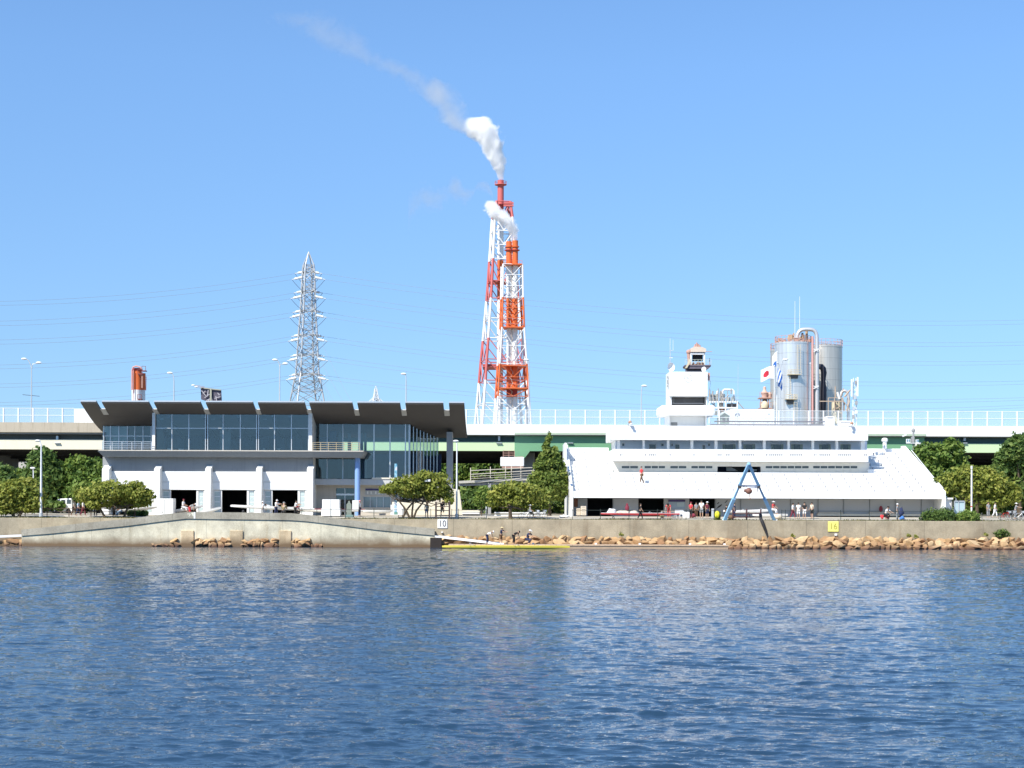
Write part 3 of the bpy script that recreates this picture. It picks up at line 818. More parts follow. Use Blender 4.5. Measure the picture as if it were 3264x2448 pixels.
# --- ground floor wall at Yw2 with openings
Y2 = 187.5
zc, zb2 = zs0 - .004, G0 - .2
xg = lambda p: XW(p, Y2, 1600)
opens = [(1872,1953),(2035,2116),(2197,2279)]
c = [1829, 1872, 1953, 2035, 2116, 2197, 2279, 2996]
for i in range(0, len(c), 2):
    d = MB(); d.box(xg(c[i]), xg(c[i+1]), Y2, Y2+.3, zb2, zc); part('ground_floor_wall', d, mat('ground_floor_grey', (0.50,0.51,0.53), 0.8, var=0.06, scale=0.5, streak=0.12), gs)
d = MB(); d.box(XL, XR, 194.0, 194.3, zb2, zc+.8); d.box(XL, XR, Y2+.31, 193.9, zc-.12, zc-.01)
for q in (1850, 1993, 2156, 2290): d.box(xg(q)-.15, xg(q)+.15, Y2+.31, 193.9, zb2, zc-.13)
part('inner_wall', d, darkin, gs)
# roller shutters (recessed, framed)
shade = mat('shutter_grey', (0.46,0.47,0.49), 0.6, var=0.05, scale=0.4)
for a, b, low in ((1955,2033,1632),(2282,2358,1634),(2362,2518,1636),(2521,2604,1637),(2609,2686,1632),(2690,2770,1638),(2773,2851,1632),(2855,2934,1639),(2938,2993,1639)):
    dd = MB(); dd.ib(a, b, 1589.5, low, Y2-.055, Y2-.003)
    o = part('shutter', dd, shade, gs)
    dd = MB(); dd.ib(a-1.3, a+.2, 1589.5, 1641, Y2-.14, Y2-.06); part('guide_rail', dd, mat('rail_grey', (0.25,0.27,0.28), 0.5), o)
# plinth steps
for a, b in ((2609,2688),(2772,2853),(2690,2770),(2855,2936)):
    dd = MB(); dd.ib(a, b, 1632 if a in (2609,2772) else 1638.5, 1644, Y2-.65, Y2-.15); part('plinth_step', dd, paleconc, gs)
dd = MB(); dd.ib(2606, 2936, 1638, 1645, Y2-1.2, Y2-.66); part('plinth_step', dd, mat('pale_step', (0.68,0.62,0.50), 0.9, var=0.1), gs)
# doors and marks on the shaded wall
dd = MB(); dd.ib(1830, 1842, 1590, 1616, Y2-.06, Y2-.003); part('brown_panel', dd, mat('brown_board', (0.25,0.11,0.07), 0.7), gs)
dd = MB(); dd.ib(1845, 1870, 1590, 1641, Y2-.05, Y2-.003); dr = part('side_door', dd, mat('grey_door', (0.42,0.44,0.45), 0.6), gs)
bd = MB(); bd.ib(2131, 2184, 1599.5, 1622, Y2-.09, Y2-.06); bn = part('banner', bd, mat('banner_blue_grey', (0.38,0.47,0.56), 0.7, var=0.25, scale=1.3), gs)
bd = MB(); bd.ib(2130, 2184, 1593, 1599, Y2-.10, Y2-.06); part('title_band', bd, mat('banner_indigo', (0.07,0.05,0.16), 0.6, var=0.8, scale=3.0), bn)
bd = MB(); bd.ib(2158, 2181, 1602, 1615, Y2-.10, Y2-.092); part('pale_field', bd, mat('banner_pale', (0.50,0.60,0.64), 0.7, var=0.1), bn)
mk = MB()                                            # dark bird-like swoosh marks
for poly in ([(2283,1622),(2290,1613),(2300,1607),(2302,1609),(2296,1615),(2288,1620)], [(2285,1606),(2291,1600),(2293,1602),(2288,1607)], [(2309,1603),(2316,1596),(2319,1593),(2318,1597),(2312,1603)]):
    pts = [(W(x,y,Y2-.08).x, W(x,y,Y2-.08).z) for x, y in poly]; mk.prismY(pts, Y2-.075, Y2-.06)
part('painted_mark', mk, black, gs)
# --- upper storey
Yb, Yp, Yw3 = 192.3, 193.0, 194.7
U = lambda p, Y=Yb: XW(p, Y, 1420)
xu0, xu1 = U(1949), U(2767)
zr1, zr0 = ZW(1358,Yb,2360), ZW(1403,Yb,2360)
d = MB(); d.box(xu0, xu1, Yb, 204, zr0, zr1); part('roof_band', d, white, gs, bevel=.03)
zp1, zp0 = ZW(1432.5,Yp,2360), ZW(1471,Yp,2360)
d = MB(); d.box(U(1956,Yp), U(2768,Yp), Yp, Yp+.18, zp0, zp1); d.box(U(1956,Yp)+.01, U(2768,Yp)-.01, Yp+.182, 204, zp0+.02, zp0+.3)
d.box(U(1956,Yp), U(1956,Yp)+.2, Yp+.182, 204, zp0+.31, zp1); d.box(U(2768,Yp)-.2, U(2768,Yp), Yp+.182, 204, zp0+.31, zp1)
bal = part('balcony', d, white, gs)
# drain slots along the parapet
d = MB()
for a, b in ((1976,1984),(2055,2062),(2069,2090),(2134,2139),(2210,2215),(2287,2301),(2313,2328),(2364,2404),(2441,2449),(2452,2496),(2517,2557),(2595,2603),(2612,2648),(2672,2712),(2753,2764)):
    x = a
    while x < b:
        d.ib(x, min(b, x+4.0), 1448, 1452, Yp-.012, Yp+.0); x += 6
part('drain_slot', d, mat('slot_shadow_grey', (0.10,0.10,0.11), 0.9), bal)
# columns between windows
wins = [(1976,2048),(2055,2126),(2134,2201),(2210,2278),(2287,2355),(2363,2432),(2441,2510),(2518,2587),(2595,2664),(2672,2744)]
for i in range(len(wins)+1):
    a = wins[i-1][1] if i else 1968
    b = wins[i][0] if i < len(wins) else 2757
    d = MB(); d.ib(a, b, 1402, 1434, Yp+.19, Yp+.6); part('column', d, white, gs)
d = MB(); d.box(U(1962,Yw3), U(2764,Yw3), Yw3, Yw3+.3, zp0+.31, zr0); part('rear_wall', d, mat('sky_tinted_white_wall', (0.74,0.81,0.88), 0.8, var=0.06, scale=0.6), gs)  # white wall, the sky's blue shade is put into its colour
d = MB(); d.box(U(1958,Yp)+.3, U(1958,Yp)+.5, 194.72, 203.9, zp0+.31, zr0); part('side_wall', d, white, gs)
glk = mat('window_dark', (0.05,0.06,0.065), 0.06, var=0.3, scale=1.0, spec=0.8)
curt = mat('window_curtain', (0.30,0.36,0.31), 0.8, var=0.15)
for k, (a, b) in enumerate(wins):
    spec = {0:((1983,1990,1413,1422),), 1:((2069,2091,1416,1434),(2107,2116,1414,1422)), 2:((2140,2145,1415,1422),(2152,2166,1417,1434)), 3:((2239,2248,1418,1434),(2257,2263,1414,1422)),
            4:((2303,2345,1416,1434),), 5:((2369,2407,1416,1434),), 6:((2458,2497,1416,1434),), 7:((2522,2559,1416,1434),), 8:((2611,2648,1416,1434),), 9:((2679,2712,1416,1434),)}[k]
    for (p, q, r, s) in spec:
        d = MB(); d.ib(p, q, r, s, Yw3-.05, Yw3-.003); w_ = part('window', d, glk, gs)
        d = MB(); d.ib(p-1.2, p+.5, r-1, s, Yw3-.1, Yw3-.052); d.ib(q-.5, q+1.2, r-1, s, Yw3-.1, Yw3-.052); d.ib(p+.5, q-.5, r-1, r+.5, Yw3-.1, Yw3-.052)
        part('frame', d, white, w_)
        if q - p > 30:
            d = MB(); d.ib(p+1, p+8, r+1, s, Yw3-.06, Yw3-.051); d.ib(q-8, q-1, r+1, s, Yw3-.06, Yw3-.051); part('curtain', d, curt, w_)
# wall under the balcony with window strips and the dark passage
Y3 = 194.5
V = lambda p: XW(p, Y3, 1490)
d = MB()
zA, zB = zm - dZ - .6, zp0
xh0, xh1, zh0, zh1 = V(2287), V(2425), ZW(1517.5,Y3,2356), ZW(1487,Y3,2356)
d.box(XM0-.2, xh0, Y3, Y3+.3, zA, zB); d.box(xh1, XM1+.2, Y3, Y3+.3, zA, zB); d.box(xh0, xh1, Y3, Y3+.3, zh1, zB); d.box(xh0, xh1, Y3, Y3+.3, zA, zh0)
part('terrace_back_wall', d, mat('cream_white_wall', (0.70,0.67,0.60), 0.85, var=0.05, scale=0.5, streak=0.15), gs)
d = MB(); d.box(xh0-.3, xh1+.3, 198.5, 198.7, zA, zB); d.box(xh0-.25, xh0-.05, Y3+.31, 198.45, zA, zB); d.box(xh1+.05, xh1+.25, Y3+.31, 198.45, zA, zB)
part('passage', d, mat('passage_blue', (0.035,0.06,0.13), 0.7, var=0.2), gs)
d = MB()
pts = [(2315,1489),(2331,1489),(2352,1501),(2316,1501)]
d.prismY([(W(x,y,197).x, W(x,y,197).z) for x, y in pts], 197, 197.2); d.ib(2392, 2412, 1505, 1515, 196, 196.2); d.ib(2400, 2413, 1496, 1500, 196, 196.2)
part('stair_flight', d, white, gs)
d = MB(); pts = [(2332,1489),(2424,1489),(2424,1516),(2378,1516)]
d.prismY([(W(x,y,197.3).x, W(x,y,197.3).z) for x, y in pts], 197.25, 197.5); part('stair_underside', d, black, gs)
def strip(a, b, n):
    d = MB()
    for i in range(n):
        p = a + (b-a)*i/n; q = a + (b-a)*(i+1)/n - 2.5
        d.ib(p, q, 1485.5, 1492.5, Y3-.03, Y3-.002)
    part('window', d, glk, gs)
strip(1982, 2036, 2); strip(2055, 2122, 3); strip(2137, 2190, 2); strip(2204, 2273, 3); strip(2441, 2580, 6); strip(2592, 2735, 6)
# thin dark slots in the low wing
Y4 = yt - .05
d = MB()
for a, b in ((1830,1849),(1853,1873),(1878,1898),(1914,1933),(1937,1958)): d.ib(a, b, 1486, 1489.5, 196.2, 196.4)
wl = MB(); wl.ib(1826, 1962, 1484, 1493, 196.42, 196.8); ws = part('low_wall', wl, white, gs); part('slot', d, mat('slot_shadow_grey'), ws)
d = MB(); d.lathe([(.26,0),(.26,.9),(.40,.92),(.40,1.2),(.2,1.35)], (W(2820,1430,202).x, 202, ztp-.02), 14); part('roof_vent', d, white, gs, smooth=True)
# --- tower
Yt = 197.0
T = lambda p, Y=Yt: XW(p, Y, 1270)
def tz(y, Y=Yt): return ZW(y, Y, 2193)
d = MB()
d.box(T(2133), T(2256), Yt, Yt+4.4, tz(1263), tz(1185)); 
d.box(T(2133), T(2142), Yt+.35, Yt+4.4, tz(1291), tz(1263)-.003); d.box(T(2253), T(2256), Yt+.35, Yt+4.4, tz(1291), tz(1263)-.003)
d.box(T(2142), T(2253), Yt+2.6, Yt+2.9, tz(1291), tz(1263)-.003)
d.box(T(2129), T(2137), Yt+.5, Yt+4.4, tz(1360), tz(1324)); d.box(T(2250), T(2255), Yt+.5, Yt+4.4, tz(1360), tz(1324)); d.box(T(2137), T(2250), Yt+1.2, Yt+1.5, tz(1360), tz(1324))
part('tower', d, white, gs, bevel=.05)
d = MB(); d.box(T(2106,196), T(2281,196), 196.0, 202.2, ZW(1323.5,196,2193), ZW(1291.5,196,2193)); part('tower_balcony', d, white, gs, bevel=.28)
d = MB(); d.box(T(2142), T(2253), Yt+2.45, Yt+2.59, tz(1290), tz(1264)); tw = part('tower_window', d, mat('tower_glass', (0.20,0.17,0.15), 0.15, var=0.4, scale=1.5), gs)
d = MB(); d.box(T(2142), T(2253), Yt+.9, Yt+1.0, tz(1285.5), tz(1283.5)); d.box(T(2246),T(2249),Yt+.9,Yt+1.0,tz(1290),tz(1283.5)); d.box(T(2143),T(2155),Yt+2.2,Yt+2.4,tz(1283),tz(1266)); part('frame', d, greyconc, tw)
d = MB(); d.ib(2140, 2159, 1346, 1357, Yt+1.12, Yt+1.195); part('hatch', d, mat('hatch_grey', (0.28,0.28,0.27), 0.6), gs)
# clock: pale dial ring, ticks, two hands
cc = Vector((T(2193.0), Yt-.02, tz(1206)))
d = MB(); ng = mat('clock_grey', (0.55,0.55,0.55), 0.5)
R_ = 13.2 * 197/5100
for k in range(48):
    a0, a1 = 2*PI*k/48, 2*PI*(k+1)/48
    p = [(cc.x+r*math.sin(a), cc.z+r*math.cos(a)) for r, a in ((R_*.93,a0),(R_,a0),(R_,a1),(R_*.93,a1))]
    d.add([(p[j][0], Yt-.03, p[j][1]) for j in range(4)], [(0,1,2,3)])
clk = part('clock', d, ng, gs)
d = MB()
for k in range(12):
    a0 = 2*PI*k/12; c_ = Vector((math.sin(a0),0,math.cos(a0))); d.bar(cc+c_*R_*.74, cc+c_*R_*.90, .035)
part('hour_mark', d, mat('clock_mark_grey', (0.42,0.42,0.42), 0.5), clk)
d = MB()
for a0, l_ in ((math.radians(-62), .5), (math.radians(-12), .3)):
    c_ = Vector((math.sin(a0),0,math.cos(a0))); d.bar(cc-c_*R_*.08, cc+c_*R_*l_, .035)
part('hand', d, mat('clock_hand_grey', (0.25,0.25,0.25), 0.5), clk)
# --- fittings standing on the roof (things of their own)
def dish(px, py, Y, r, rz, label):
    c_ = W(px, py, Y)
    t = thing('dish_antenna', label, 'dish antenna', (c_.x, c_.y, c_.z - r - .35))
    d = MB(); prof = [(.02,0),(r*.5,.10*r),(r*.8,.25*r),(r,.42*r)]
    n = 20; vs = []
    for q, h in prof:
        for k in range(n):
            a = 2*PI*k/n; v = Matrix.Rotation(rz, 3, 'Z') @ Vector((q*math.cos(a), -h, q*math.sin(a))); vs.append(c_ + v)
    d.add(vs, [(i*n+k, i*n+(k+1)%n, (i+1)*n+(k+1)%n, (i+1)*n+k) for i in range(3) for k in range(n)] + [tuple(range(n))])
    part('reflector', d, white, t, smooth=True)
    d = MB(); d.tube((c_.x, c_.y+.1, c_.z-r-.35), (c_.x, c_.y+.1, c_.z), .06); part('post', d, whitesteel, t)
dish(2136, 1170, 198.0, .55, .5, 'big round white dish antenna on the upper edge of the clock tower')
dish(2245, 1177, 198.5, .32, -.6, 'small white dish antenna on the far upper corner of the clock tower')
zt_ = tz(1185)
t = thing('radio_mast', 'thin whip mast standing behind the big dish on the clock tower', 'mast', (T(2141), 199, zt_))
d = MB(); x_ = T(2141); z1 = tz(1110); d.tube((x_,199,zt_), (x_,199,z1), .045); d.tube((x_-.0,199,z1-.1),(x_+.35,199,z1-.1),.03); part('pole', d, steel, t)
d = MB(); d.tube((x_-.02,199,z1),(x_-.02,199,tz(1074)),.022); d.tube((x_+.35,199,z1-.1),(x_+.35,199,tz(1078)),.022); d.tube((x_-.1,199,tz(1136)),(x_+.3,199,tz(1136)),.04); part('aerial', d, whitesteel, t)
t = thing('loudspeaker_bracket', 'white bracket with dark loudspeaker on the side of the clock tower', 'loudspeaker', (T(2258)+.3, 197.6, tz(1250)))
d = MB(); d.bar((T(2256),197.6,tz(1215)),(T(2268),197.6,tz(1213)),.06); d.bar((T(2267),197.6,tz(1213)),(T(2263),197.6,tz(1244)),.05); part('bracket', d, white, t)
d = MB(); d.ib(2257,2263,1188,1212,197.4,197.8); part('speaker_box', d, pinkrust, t)
# left face strips on the tower
d = MB()
for a, b in ((1198,1204),(1209,1221),(1225,1232)): d.box(T(2133)-.16, T(2133)-.003, Yt+.6, Yt+1.2, tz(b), tz(a))
part('wall_lamp', d, greyconc, gs)
# lattice pipe lying along the roof
zr = zr1
t = thing('roof_pipe_rack', 'long grey lattice of pipes lying along the grandstand roof edge', 'pipe rack', (U(2450), 193.4, zr))
d = MB()
xa_, xb_ = U(2268), U(2634)
for yy, zz in ((193.2,.22),(193.2,.62),(193.9,.22),(193.9,.62)): d.tube((xa_+(.5 if zz>.5 else 0),yy,zr+zz),(xb_,yy,zr+zz),.06)
part('pipe', d, mat('pipe_grey', (0.24,0.24,0.27), 0.5, 0.3, var=0.4, scale=0.5), t)
d = MB(); n_ = 40
for i in range(n_):
    x0 = xa_ + (xb_-xa_)*i/n_; x1 = xa_ + (xb_-xa_)*(i+1)/n_
    a_, b_ = (.22,.62) if i % 2 else (.62,.22)
    d.bar((x0,193.2,zr+a_),(x1,193.2,zr+b_),.03)
    if i % 5 == 0: d.bar((x0,193.2,zr),(x0,193.2,zr+.62),.05)
part('brace', d, mat('brace_grey', (0.34,0.34,0.35), 0.5, 0.3), t)
for px0, px1, py0, py1, lab in ((2634,2660,1327,1357.5,'white roof cabinet at the end of the lattice of pipes'), (2676,2712,1341,1357.5,'low white roof box below the mobile phone aerials')):
    t = thing('roof_cabinet', lab, 'roof cabinet', W((px0+px1)/2, py1, 194))
    d = MB(); d.ib(px0, px1, py0, py1, 193.6, 195.0); part('body', d, white, t, bevel=.03)
    d = MB(); d.ib(px0+3, px1-3, py0+3, py0+6, 193.57, 193.597); part('vent', d, greyconc, t)
def flood(px, py, lab, s):
    c_ = W(px, py, 192.0)
    t = thing('floodlight', lab, 'floodlight', (c_.x, 192.3, zr-.2))
    d = MB(); d.ball((c_.x, 191.9, c_.z), .22, .26, .2); part('lamp_head', d, rust, t, smooth=True)
    d = MB(); d.ball((c_.x+.12*s, 191.7, c_.z-.22), .2, .1, .14); part('lens', d, mat('lens_white', (0.7,0.74,0.8), 0.15), t, smooth=True)
    d = MB(); d.bar((c_.x, 192.0, c_.z), (c_.x-.3, 192.4, zr-.1), .06); part('bracket', d, greyconc, t)
flood(2008, 1346, 'rusty floodlight on the bare left corner of the grandstand roof', 1)
flood(2714, 1350, 'rusty floodlight on the grandstand roof corner under the mobile phone aerials', -1)
# mobile phone aerials
c_ = W(2724, 1357, 196)
t = thing('phone_mast', 'lattice mobile phone mast with two tall white panel aerials', 'phone mast', c_)
d = MB()
for dx in (-.25, .25):
    d.tube((c_.x+dx,196,c_.z),(c_.x+dx*.6,196,ZW(1205,196,2724)),.05)
for i in range(10):
    z0 = c_.z + i*.52; d.bar((c_.x-.25,196,z0),(c_.x+.25,196,z0+.5),.03); d.bar((c_.x+.25,196,z0),(c_.x-.25,196,z0+.5),.03)
part('pole', d, whitesteel, t)
for a, b, y0, y1 in ((2713,2717.5,1209,1264),(2732,2736.5,1202,1263)):
    d = MB(); d.ib(a, b, y0, y1, 195.7, 195.9); part('aerial_panel', d, white, t, bevel=.02)
for a, b, y0, y1, m_ in ((2722,2730,1260,1272,steel),(2727,2734,1278,1290,greyconc),(2719,2727,1296,1306,steel),(2725,2733,1308,1318,white),(2718,2725,1322,1334,greyconc),(2726,2731,1213,1224,greyconc)):
    d = MB(); d.ib(a, b, y0, y1, 195.6, 195.95); part('radio_unit', d, m_, t)
# flags and poles
def pole(name, px, ytop, Y, lab, r=.05):
    b_ = W(px, 1357, Y); tpz = ZW(ytop, Y, px)
    t = thing(name, lab, 'flagpole', (b_.x, Y, zr))
    d = MB(); d.tube((b_.x,Y,zr),(b_.x,Y,tpz),r,r*.6); part('pole', d, white, t)
    d = MB(); d.ball((b_.x,Y,tpz),.09,n=8); part('finial', d, white, t)
    return b_.x, tpz
fx1, ft1 = pole('flagpole', 2467.5, 1166, 194.2, 'white flagpole carrying the red disc flag on the grandstand roof')
fx2, ft2 = pole('flagpole', 2476, 1122, 195.6, 'taller flagpole with drooping white and blue flags on the grandstand roof')
pole('flagpole', 2582, 1158, 194.2, 'bare white flagpole on the grandstand roof before the big silver tank')
def cloth_flag(name, x, Y, z, w, h, lab, mats, fn, dirx=-1, drop=.25, group=None):
    d = MB(); nu, nv = 44, 30; vs = []; 
    for j in range(nv+1):
        for i in range(nu+1):
            u, v = i/nu, j/nv
            vs.append((x + dirx*(.06 + u*w*.96), Y + .12*w*u*math.sin(u*7 + v*1.5), z - v*h - drop*w*u*u*1.1 + .05*w*math.sin(u*6)*u))
    d.v = vs
    for j in range(nv):
        for i in range(nu):
            d.f.append((j*(nu+1)+i, j*(nu+1)+i+1, (j+1)*(nu+1)+i+1, (j+1)*(nu+1)+i)); d.m.append(fn((i+.5)/nu, (j+.5)/nv))
    o = solo(name, d, mats, lab, 'flag', group, smooth=True)
    md = o.modifiers.new('cloth_thickness', 'SOLIDIFY'); md.thickness = .012
    return o
flagwhite = mat('flag_white', (0.80,0.80,0.80), 0.8, var=0.03); flagred = mat('flag_red', (0.60,0.03,0.05), 0.8, var=0.05); flagblue = mat('flag_blue', (0.05,0.16,0.48), 0.8, var=0.2)
cloth_flag('flag', fx1, 194.2, ft1-.05, 1.62, 1.5, 'white flag with a red disc flying from the grandstand roof', [flagwhite, flagred], lambda u, v: 1 if ((u-.60)*1.62)**2 + ((v-.52)*1.5)**2 < .36**2 else 0)
cloth_flag('flag', fx2, 195.6, ft2-.05, .55, 1.7, 'limp white flag with blue hem above the red disc flag', [flagwhite, flagblue], lambda u, v: 1 if v > .62 and u < .8 else 0, -1, .9)
cloth_flag('flag', fx2+.02, 195.6, ft2-2.0, .62, 2.2, 'limp white and blue striped flag hanging low on the taller flagpole', [flagwhite, flagblue], lambda u, v: 1 if (u*1.2+v) % .55 < .3 else 0, 1, 1.1)
# antenna whips
for px, y0, y1, Y, lab in ((2352,1160,1345,194.6,'thin dark whip aerial rising from the roof behind the lattice of pipes'),):
    b_ = W(px, y1, Y); d = MB(); d.tube((b_.x,Y,zr),(b_.x,Y,ZW(y0,Y,px)),.03,.015,6); solo('whip_aerial', d, steel, lab, 'aerial')
# ================================================================ elevated highway
YH = 225.0
hw = thing('elevated_highway', 'elevated highway crossing behind both buildings on green and cream girders', 'elevated highway', (0, 235, 3.25))
hz = lambda y, Y=YH: ZW(y, Y, 1632)
XA, XB = -130, 130
mid, m2, m3 = XW(1640,YH), XW(2951,YH), XW(1000,YH)
zt, zb = hz(1353), hz(1386)
d = MB(); d.box(XA, XW(326+400,YH), YH, YH+.35, hz(1383), hz(1351.5)); part('parapet', d, mat('stained_parapet', (0.46,0.40,0.31), 0.9, var=0.12, scale=0.5, streak=0.55), hw)
d = MB(); d.box(XW(726,YH)+.003, XB, YH, YH+.35, zb, zt); part('parapet', d, white, hw)
d = MB(); d.box(XA, XB, YH+.352, 252, hz(1386)-.1, hz(1386)+.3); part('deck', d, greyconc, hw)
def band(name, x0, x1, y0, y1, Y, m_, thick=.25):
    d = MB(); d.box(x0, x1, Y, Y+thick, hz(y1,Y), hz(y0,Y)); return part(name, d, m_, hw)
teal = mat('teal_grey_steel', (0.10,0.16,0.16), 0.6, var=0.2, scale=0.4, streak=0.2)
lgreen = mat('light_green_girder', (0.54,0.69,0.41), 0.5, var=0.05, scale=0.3)
mgreen = mat('mid_green_girder', (0.16,0.34,0.19), 0.5, var=0.08, scale=0.3)
creamg = mat('cream_girder', (0.76,0.70,0.54), 0.6, var=0.05, scale=0.3, streak=0.1)
YG = 225.8
def recess(x0, x1, m_, lab):
    o = band('girder_web', x0, x1, 1384, 1410, YG+1.2, m_)
    return o
recess(XA, m3, mat('grey_recess', (0.19,0.19,0.17), 0.8, var=0.25, scale=0.5, streak=0.3), 0)
band('girder', XA, m3-.003, 1406, 1437.5, YG, creamg, 1.0)
recess(m3+.003, mid, teal, 0); band('girder', m3+.003, mid, 1409, 1437.5, YG, lgreen, 1.0)
recess(m2, XB, teal, 0); band('girder', m2, XB, 1409, 1437.5, YG, lgreen, 1.0)
band('box_girder', mid+.003, m2-.003, 1379, 1437.5, YG, mgreen, 1.0)
band('girder_lip', mid+.003, m2-.003, 1378.5, 1385, YH-.06, mat('pale_green_lip', (0.42,0.50,0.38), 0.6), .05)
# pier bracket and rivet line fittings
pts = [(1640,1437),(1690,1437),(1680,1450),(1672,1460),(1640,1460)]
d = MB(); d.prismY([(W(x,y,YG).x, W(x,y,YG).z) for x, y in pts], YG-.05, YG+2.5); part('pier_bracket', d, mgreen, hw)
for px in (1591, 1818, 3075, 182):
    d = MB(); d.ib(px-3.5, px+3.5, 1389, 1405, YG+.6, YG+1.15); d.ib(px-9, px+9, 1411, 1413, YG-.3, YG-.01) ; part('deck_drain', d, alu, hw)
# far girders and underside
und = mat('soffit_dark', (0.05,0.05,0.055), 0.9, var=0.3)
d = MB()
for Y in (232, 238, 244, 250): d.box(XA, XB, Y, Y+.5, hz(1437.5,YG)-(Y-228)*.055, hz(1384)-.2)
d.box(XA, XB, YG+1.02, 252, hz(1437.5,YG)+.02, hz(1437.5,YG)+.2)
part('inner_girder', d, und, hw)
for px in (-40, 560, 1110, 1668, 2210, 2700, 3330):
    d = MB(); x_ = XW(px, 238); d.box(x_-1.6, x_+1.6, 230, 248, 0, hz(1437.5,YG)-.003); part('pier', d, greyconc, hw, bevel=.2)
# clear noise barrier with its posts
nb = thing('noise_barrier', 'clear panel noise barrier with white posts along the elevated highway', 'noise barrier', (0, YH, zt))
Yn = YH + .12
zn1 = hz(1305.5)
for x0, x1 in ((XA, XW(236,Yn)), (XW(1440,Yn), XB)):
    d = MB(); d.box(x0, x1, Yn-.01, Yn+.01, zt+.004, zn1); part('panel', d, barrier, nb)
d = MB(); d.ib(236, 330, 1302.5, 1352.5, Yn-.05, Yn+.05); part('solid_panel', d, white, nb)
for px in list(np.arange(11.5, 240, 47.0)) + list(np.arange(1486.0, 3290, 47.45)):
    d = MB(); x_ = XW(px, Yn, 1330); d.box(x_-.085, x_+.085, Yn-.09, Yn+.09, zt+.004, zn1+.02); part('post', d, white, nb)
for x0, x1 in ((XA, XW(236,Yn)), (XW(1440,Yn), XB)):
    d = MB()
    for y in (1306.3, 1329): d.box(x0, x1, Yn-.05, Yn-.012, hz(y)-.035, hz(y)+.035)
    part('rail', d, whitesteel, nb)
# highway lamps
def hlamp(px, ytop, Y, heads, lab, cross=False):
    b_ = W(px, 1353, Y); zd = hz(1386)+.3
    t = thing('highway_lamp', lab, 'street lamp', (b_.x, Y, zd), 'lamps along the elevated highway')
    tp = W(px, ytop, Y)
    d = MB(); d.tube((b_.x,Y,zd),(b_.x,Y,tp.z-1.0),.11,.07); part('pole', d, steel, t)
    for hx, hy in heads:
        e = W(px+hx, hy, Y)
        d = MB(); d.path([(b_.x,Y,tp.z-1.0),(b_.x+(e.x-b_.x)*.2,Y,tp.z-.4),(b_.x+(e.x-b_.x)*.6,Y,e.z-.1),(e.x,Y,e.z)], .06, 6); part('arm', d, steel, t)
        sg_ = 1 if hx > 0 else -1
        d = MB(); d.ball((e.x+.25*sg_,Y,e.z+.05),.42,.2,.16); part('lamp_head', d, white, t, smooth=True)
    if cross:
        d = MB(); d.bar(W(px-28,1258,Y),W(px+26,1263,Y),.07); part('cross_arm', d, darksteel, t)
hlamp(100, 1152, 229, ((-18,1145),(18,1157)), 'double headed highway lamp with a dark cross arm above the clear barrier', True)
hlamp(554, 1190, 229, ((-7,1190),), 'single headed highway lamp behind the boathouse roof near the striped stack')
hlamp(891, 1150, 229, ((-9,1148),(13,1160)), 'double headed highway lamp close beside the steel pylon')
hlamp(1294, 1192, 229, ((-2,1193),), 'slim highway lamp above the boathouse roof beside the striped chimneys')
hlamp(1686, 1148, 229, ((-3,1148),), 'highway lamp standing right beside the foot of the striped chimneys')
hlamp(2044, 1232, 229, ((4,1231),), 'slim highway lamp above the bare end of the grandstand roof by the clock tower')
hlamp(2487, 1158, 229, ((-9,1158),(11,1147)), 'double headed highway lamp in front of the big silver tank')
# road sign seen from behind
c_ = W(670, 1350, 230)
t = thing('road_sign', 'back of a dark braced road sign with two lamps showing over the boathouse roof', 'road sign', (c_.x, 230, hz(1386)+.3))
d = MB()
pb = [(639,1236),(704,1243),(706,1278),(692,1290),(640,1273)]
d.prismY([(W(x,y,230).x, W(x,y,230).z) for x, y in pb], 230.2, 230.35); part('board', d, mat('sign_back', (0.10,0.09,0.12), 0.7, var=0.9, scale=1.2), t)
d = MB()
for a, b in (((643,1245),(656,1262)),((652,1268),(668,1256)),((664,1243),(661,1262)),((672,1252),(678,1288)),((646,1254),(655,1246)),((684,1270),(703,1264)),((688,1262),(692,1284)),((658,1276),(672,1270)),((662,1283),(667,1273)),((694,1252),(700,1260))): d.bar(W(*a,230), W(*b,230), .11)
part('brace', d, mat('brace_grey_white', (0.42,0.40,0.42), 0.6), t)
d = MB(); d.bar(W(640,1236,230), W(704,1243,230), .14); d.bar(W(672,1239,230), W(672,1400,230), .25); part('post', d, mat('olive_frame', (0.35,0.35,0.27), 0.7), t)
for a, b in ((616,1228),(626,1233)):
    d = MB(); d.bar(W(a,b,229.6), W(a+36,b+4,230.1), .06); arm = part('lamp_arm', d, pinkrust, t)
    d = MB(); p_ = W(a, b, 229.6); d.ball(p_, .3, .2, .12, 10); part('lamp_head', d, white, arm, smooth=True)
# white inspection cabin slung by the pier, with its ladder
t = thing('inspection_cabin', 'white inspection cabin with a ladder cage hanging under the green girder', 'cabin', W(1633,1487,222))
d = MB(); d.ib(1595, 1671, 1457, 1487, 222, 224.5); part('body', d, white, t, bevel=.12)
d = MB(); d.ib(1600, 1668, 1487.3, 1491, 222.05, 224.4); part('base_frame', d, pinkrust, t)
d = MB()
for y in (1437, 1444, 1451): d.bar(W(1604,y,222.5), W(1640,y,222.5), .06)
for x in (1604, 1622, 1640): d.bar(W(x,1436,222.5), W(x,1457,222.5), .06)
d.bar(W(1640,1457,222.6), W(1668,1455,222.6), .05)
part('ladder_cage', d, pinkrust, t)
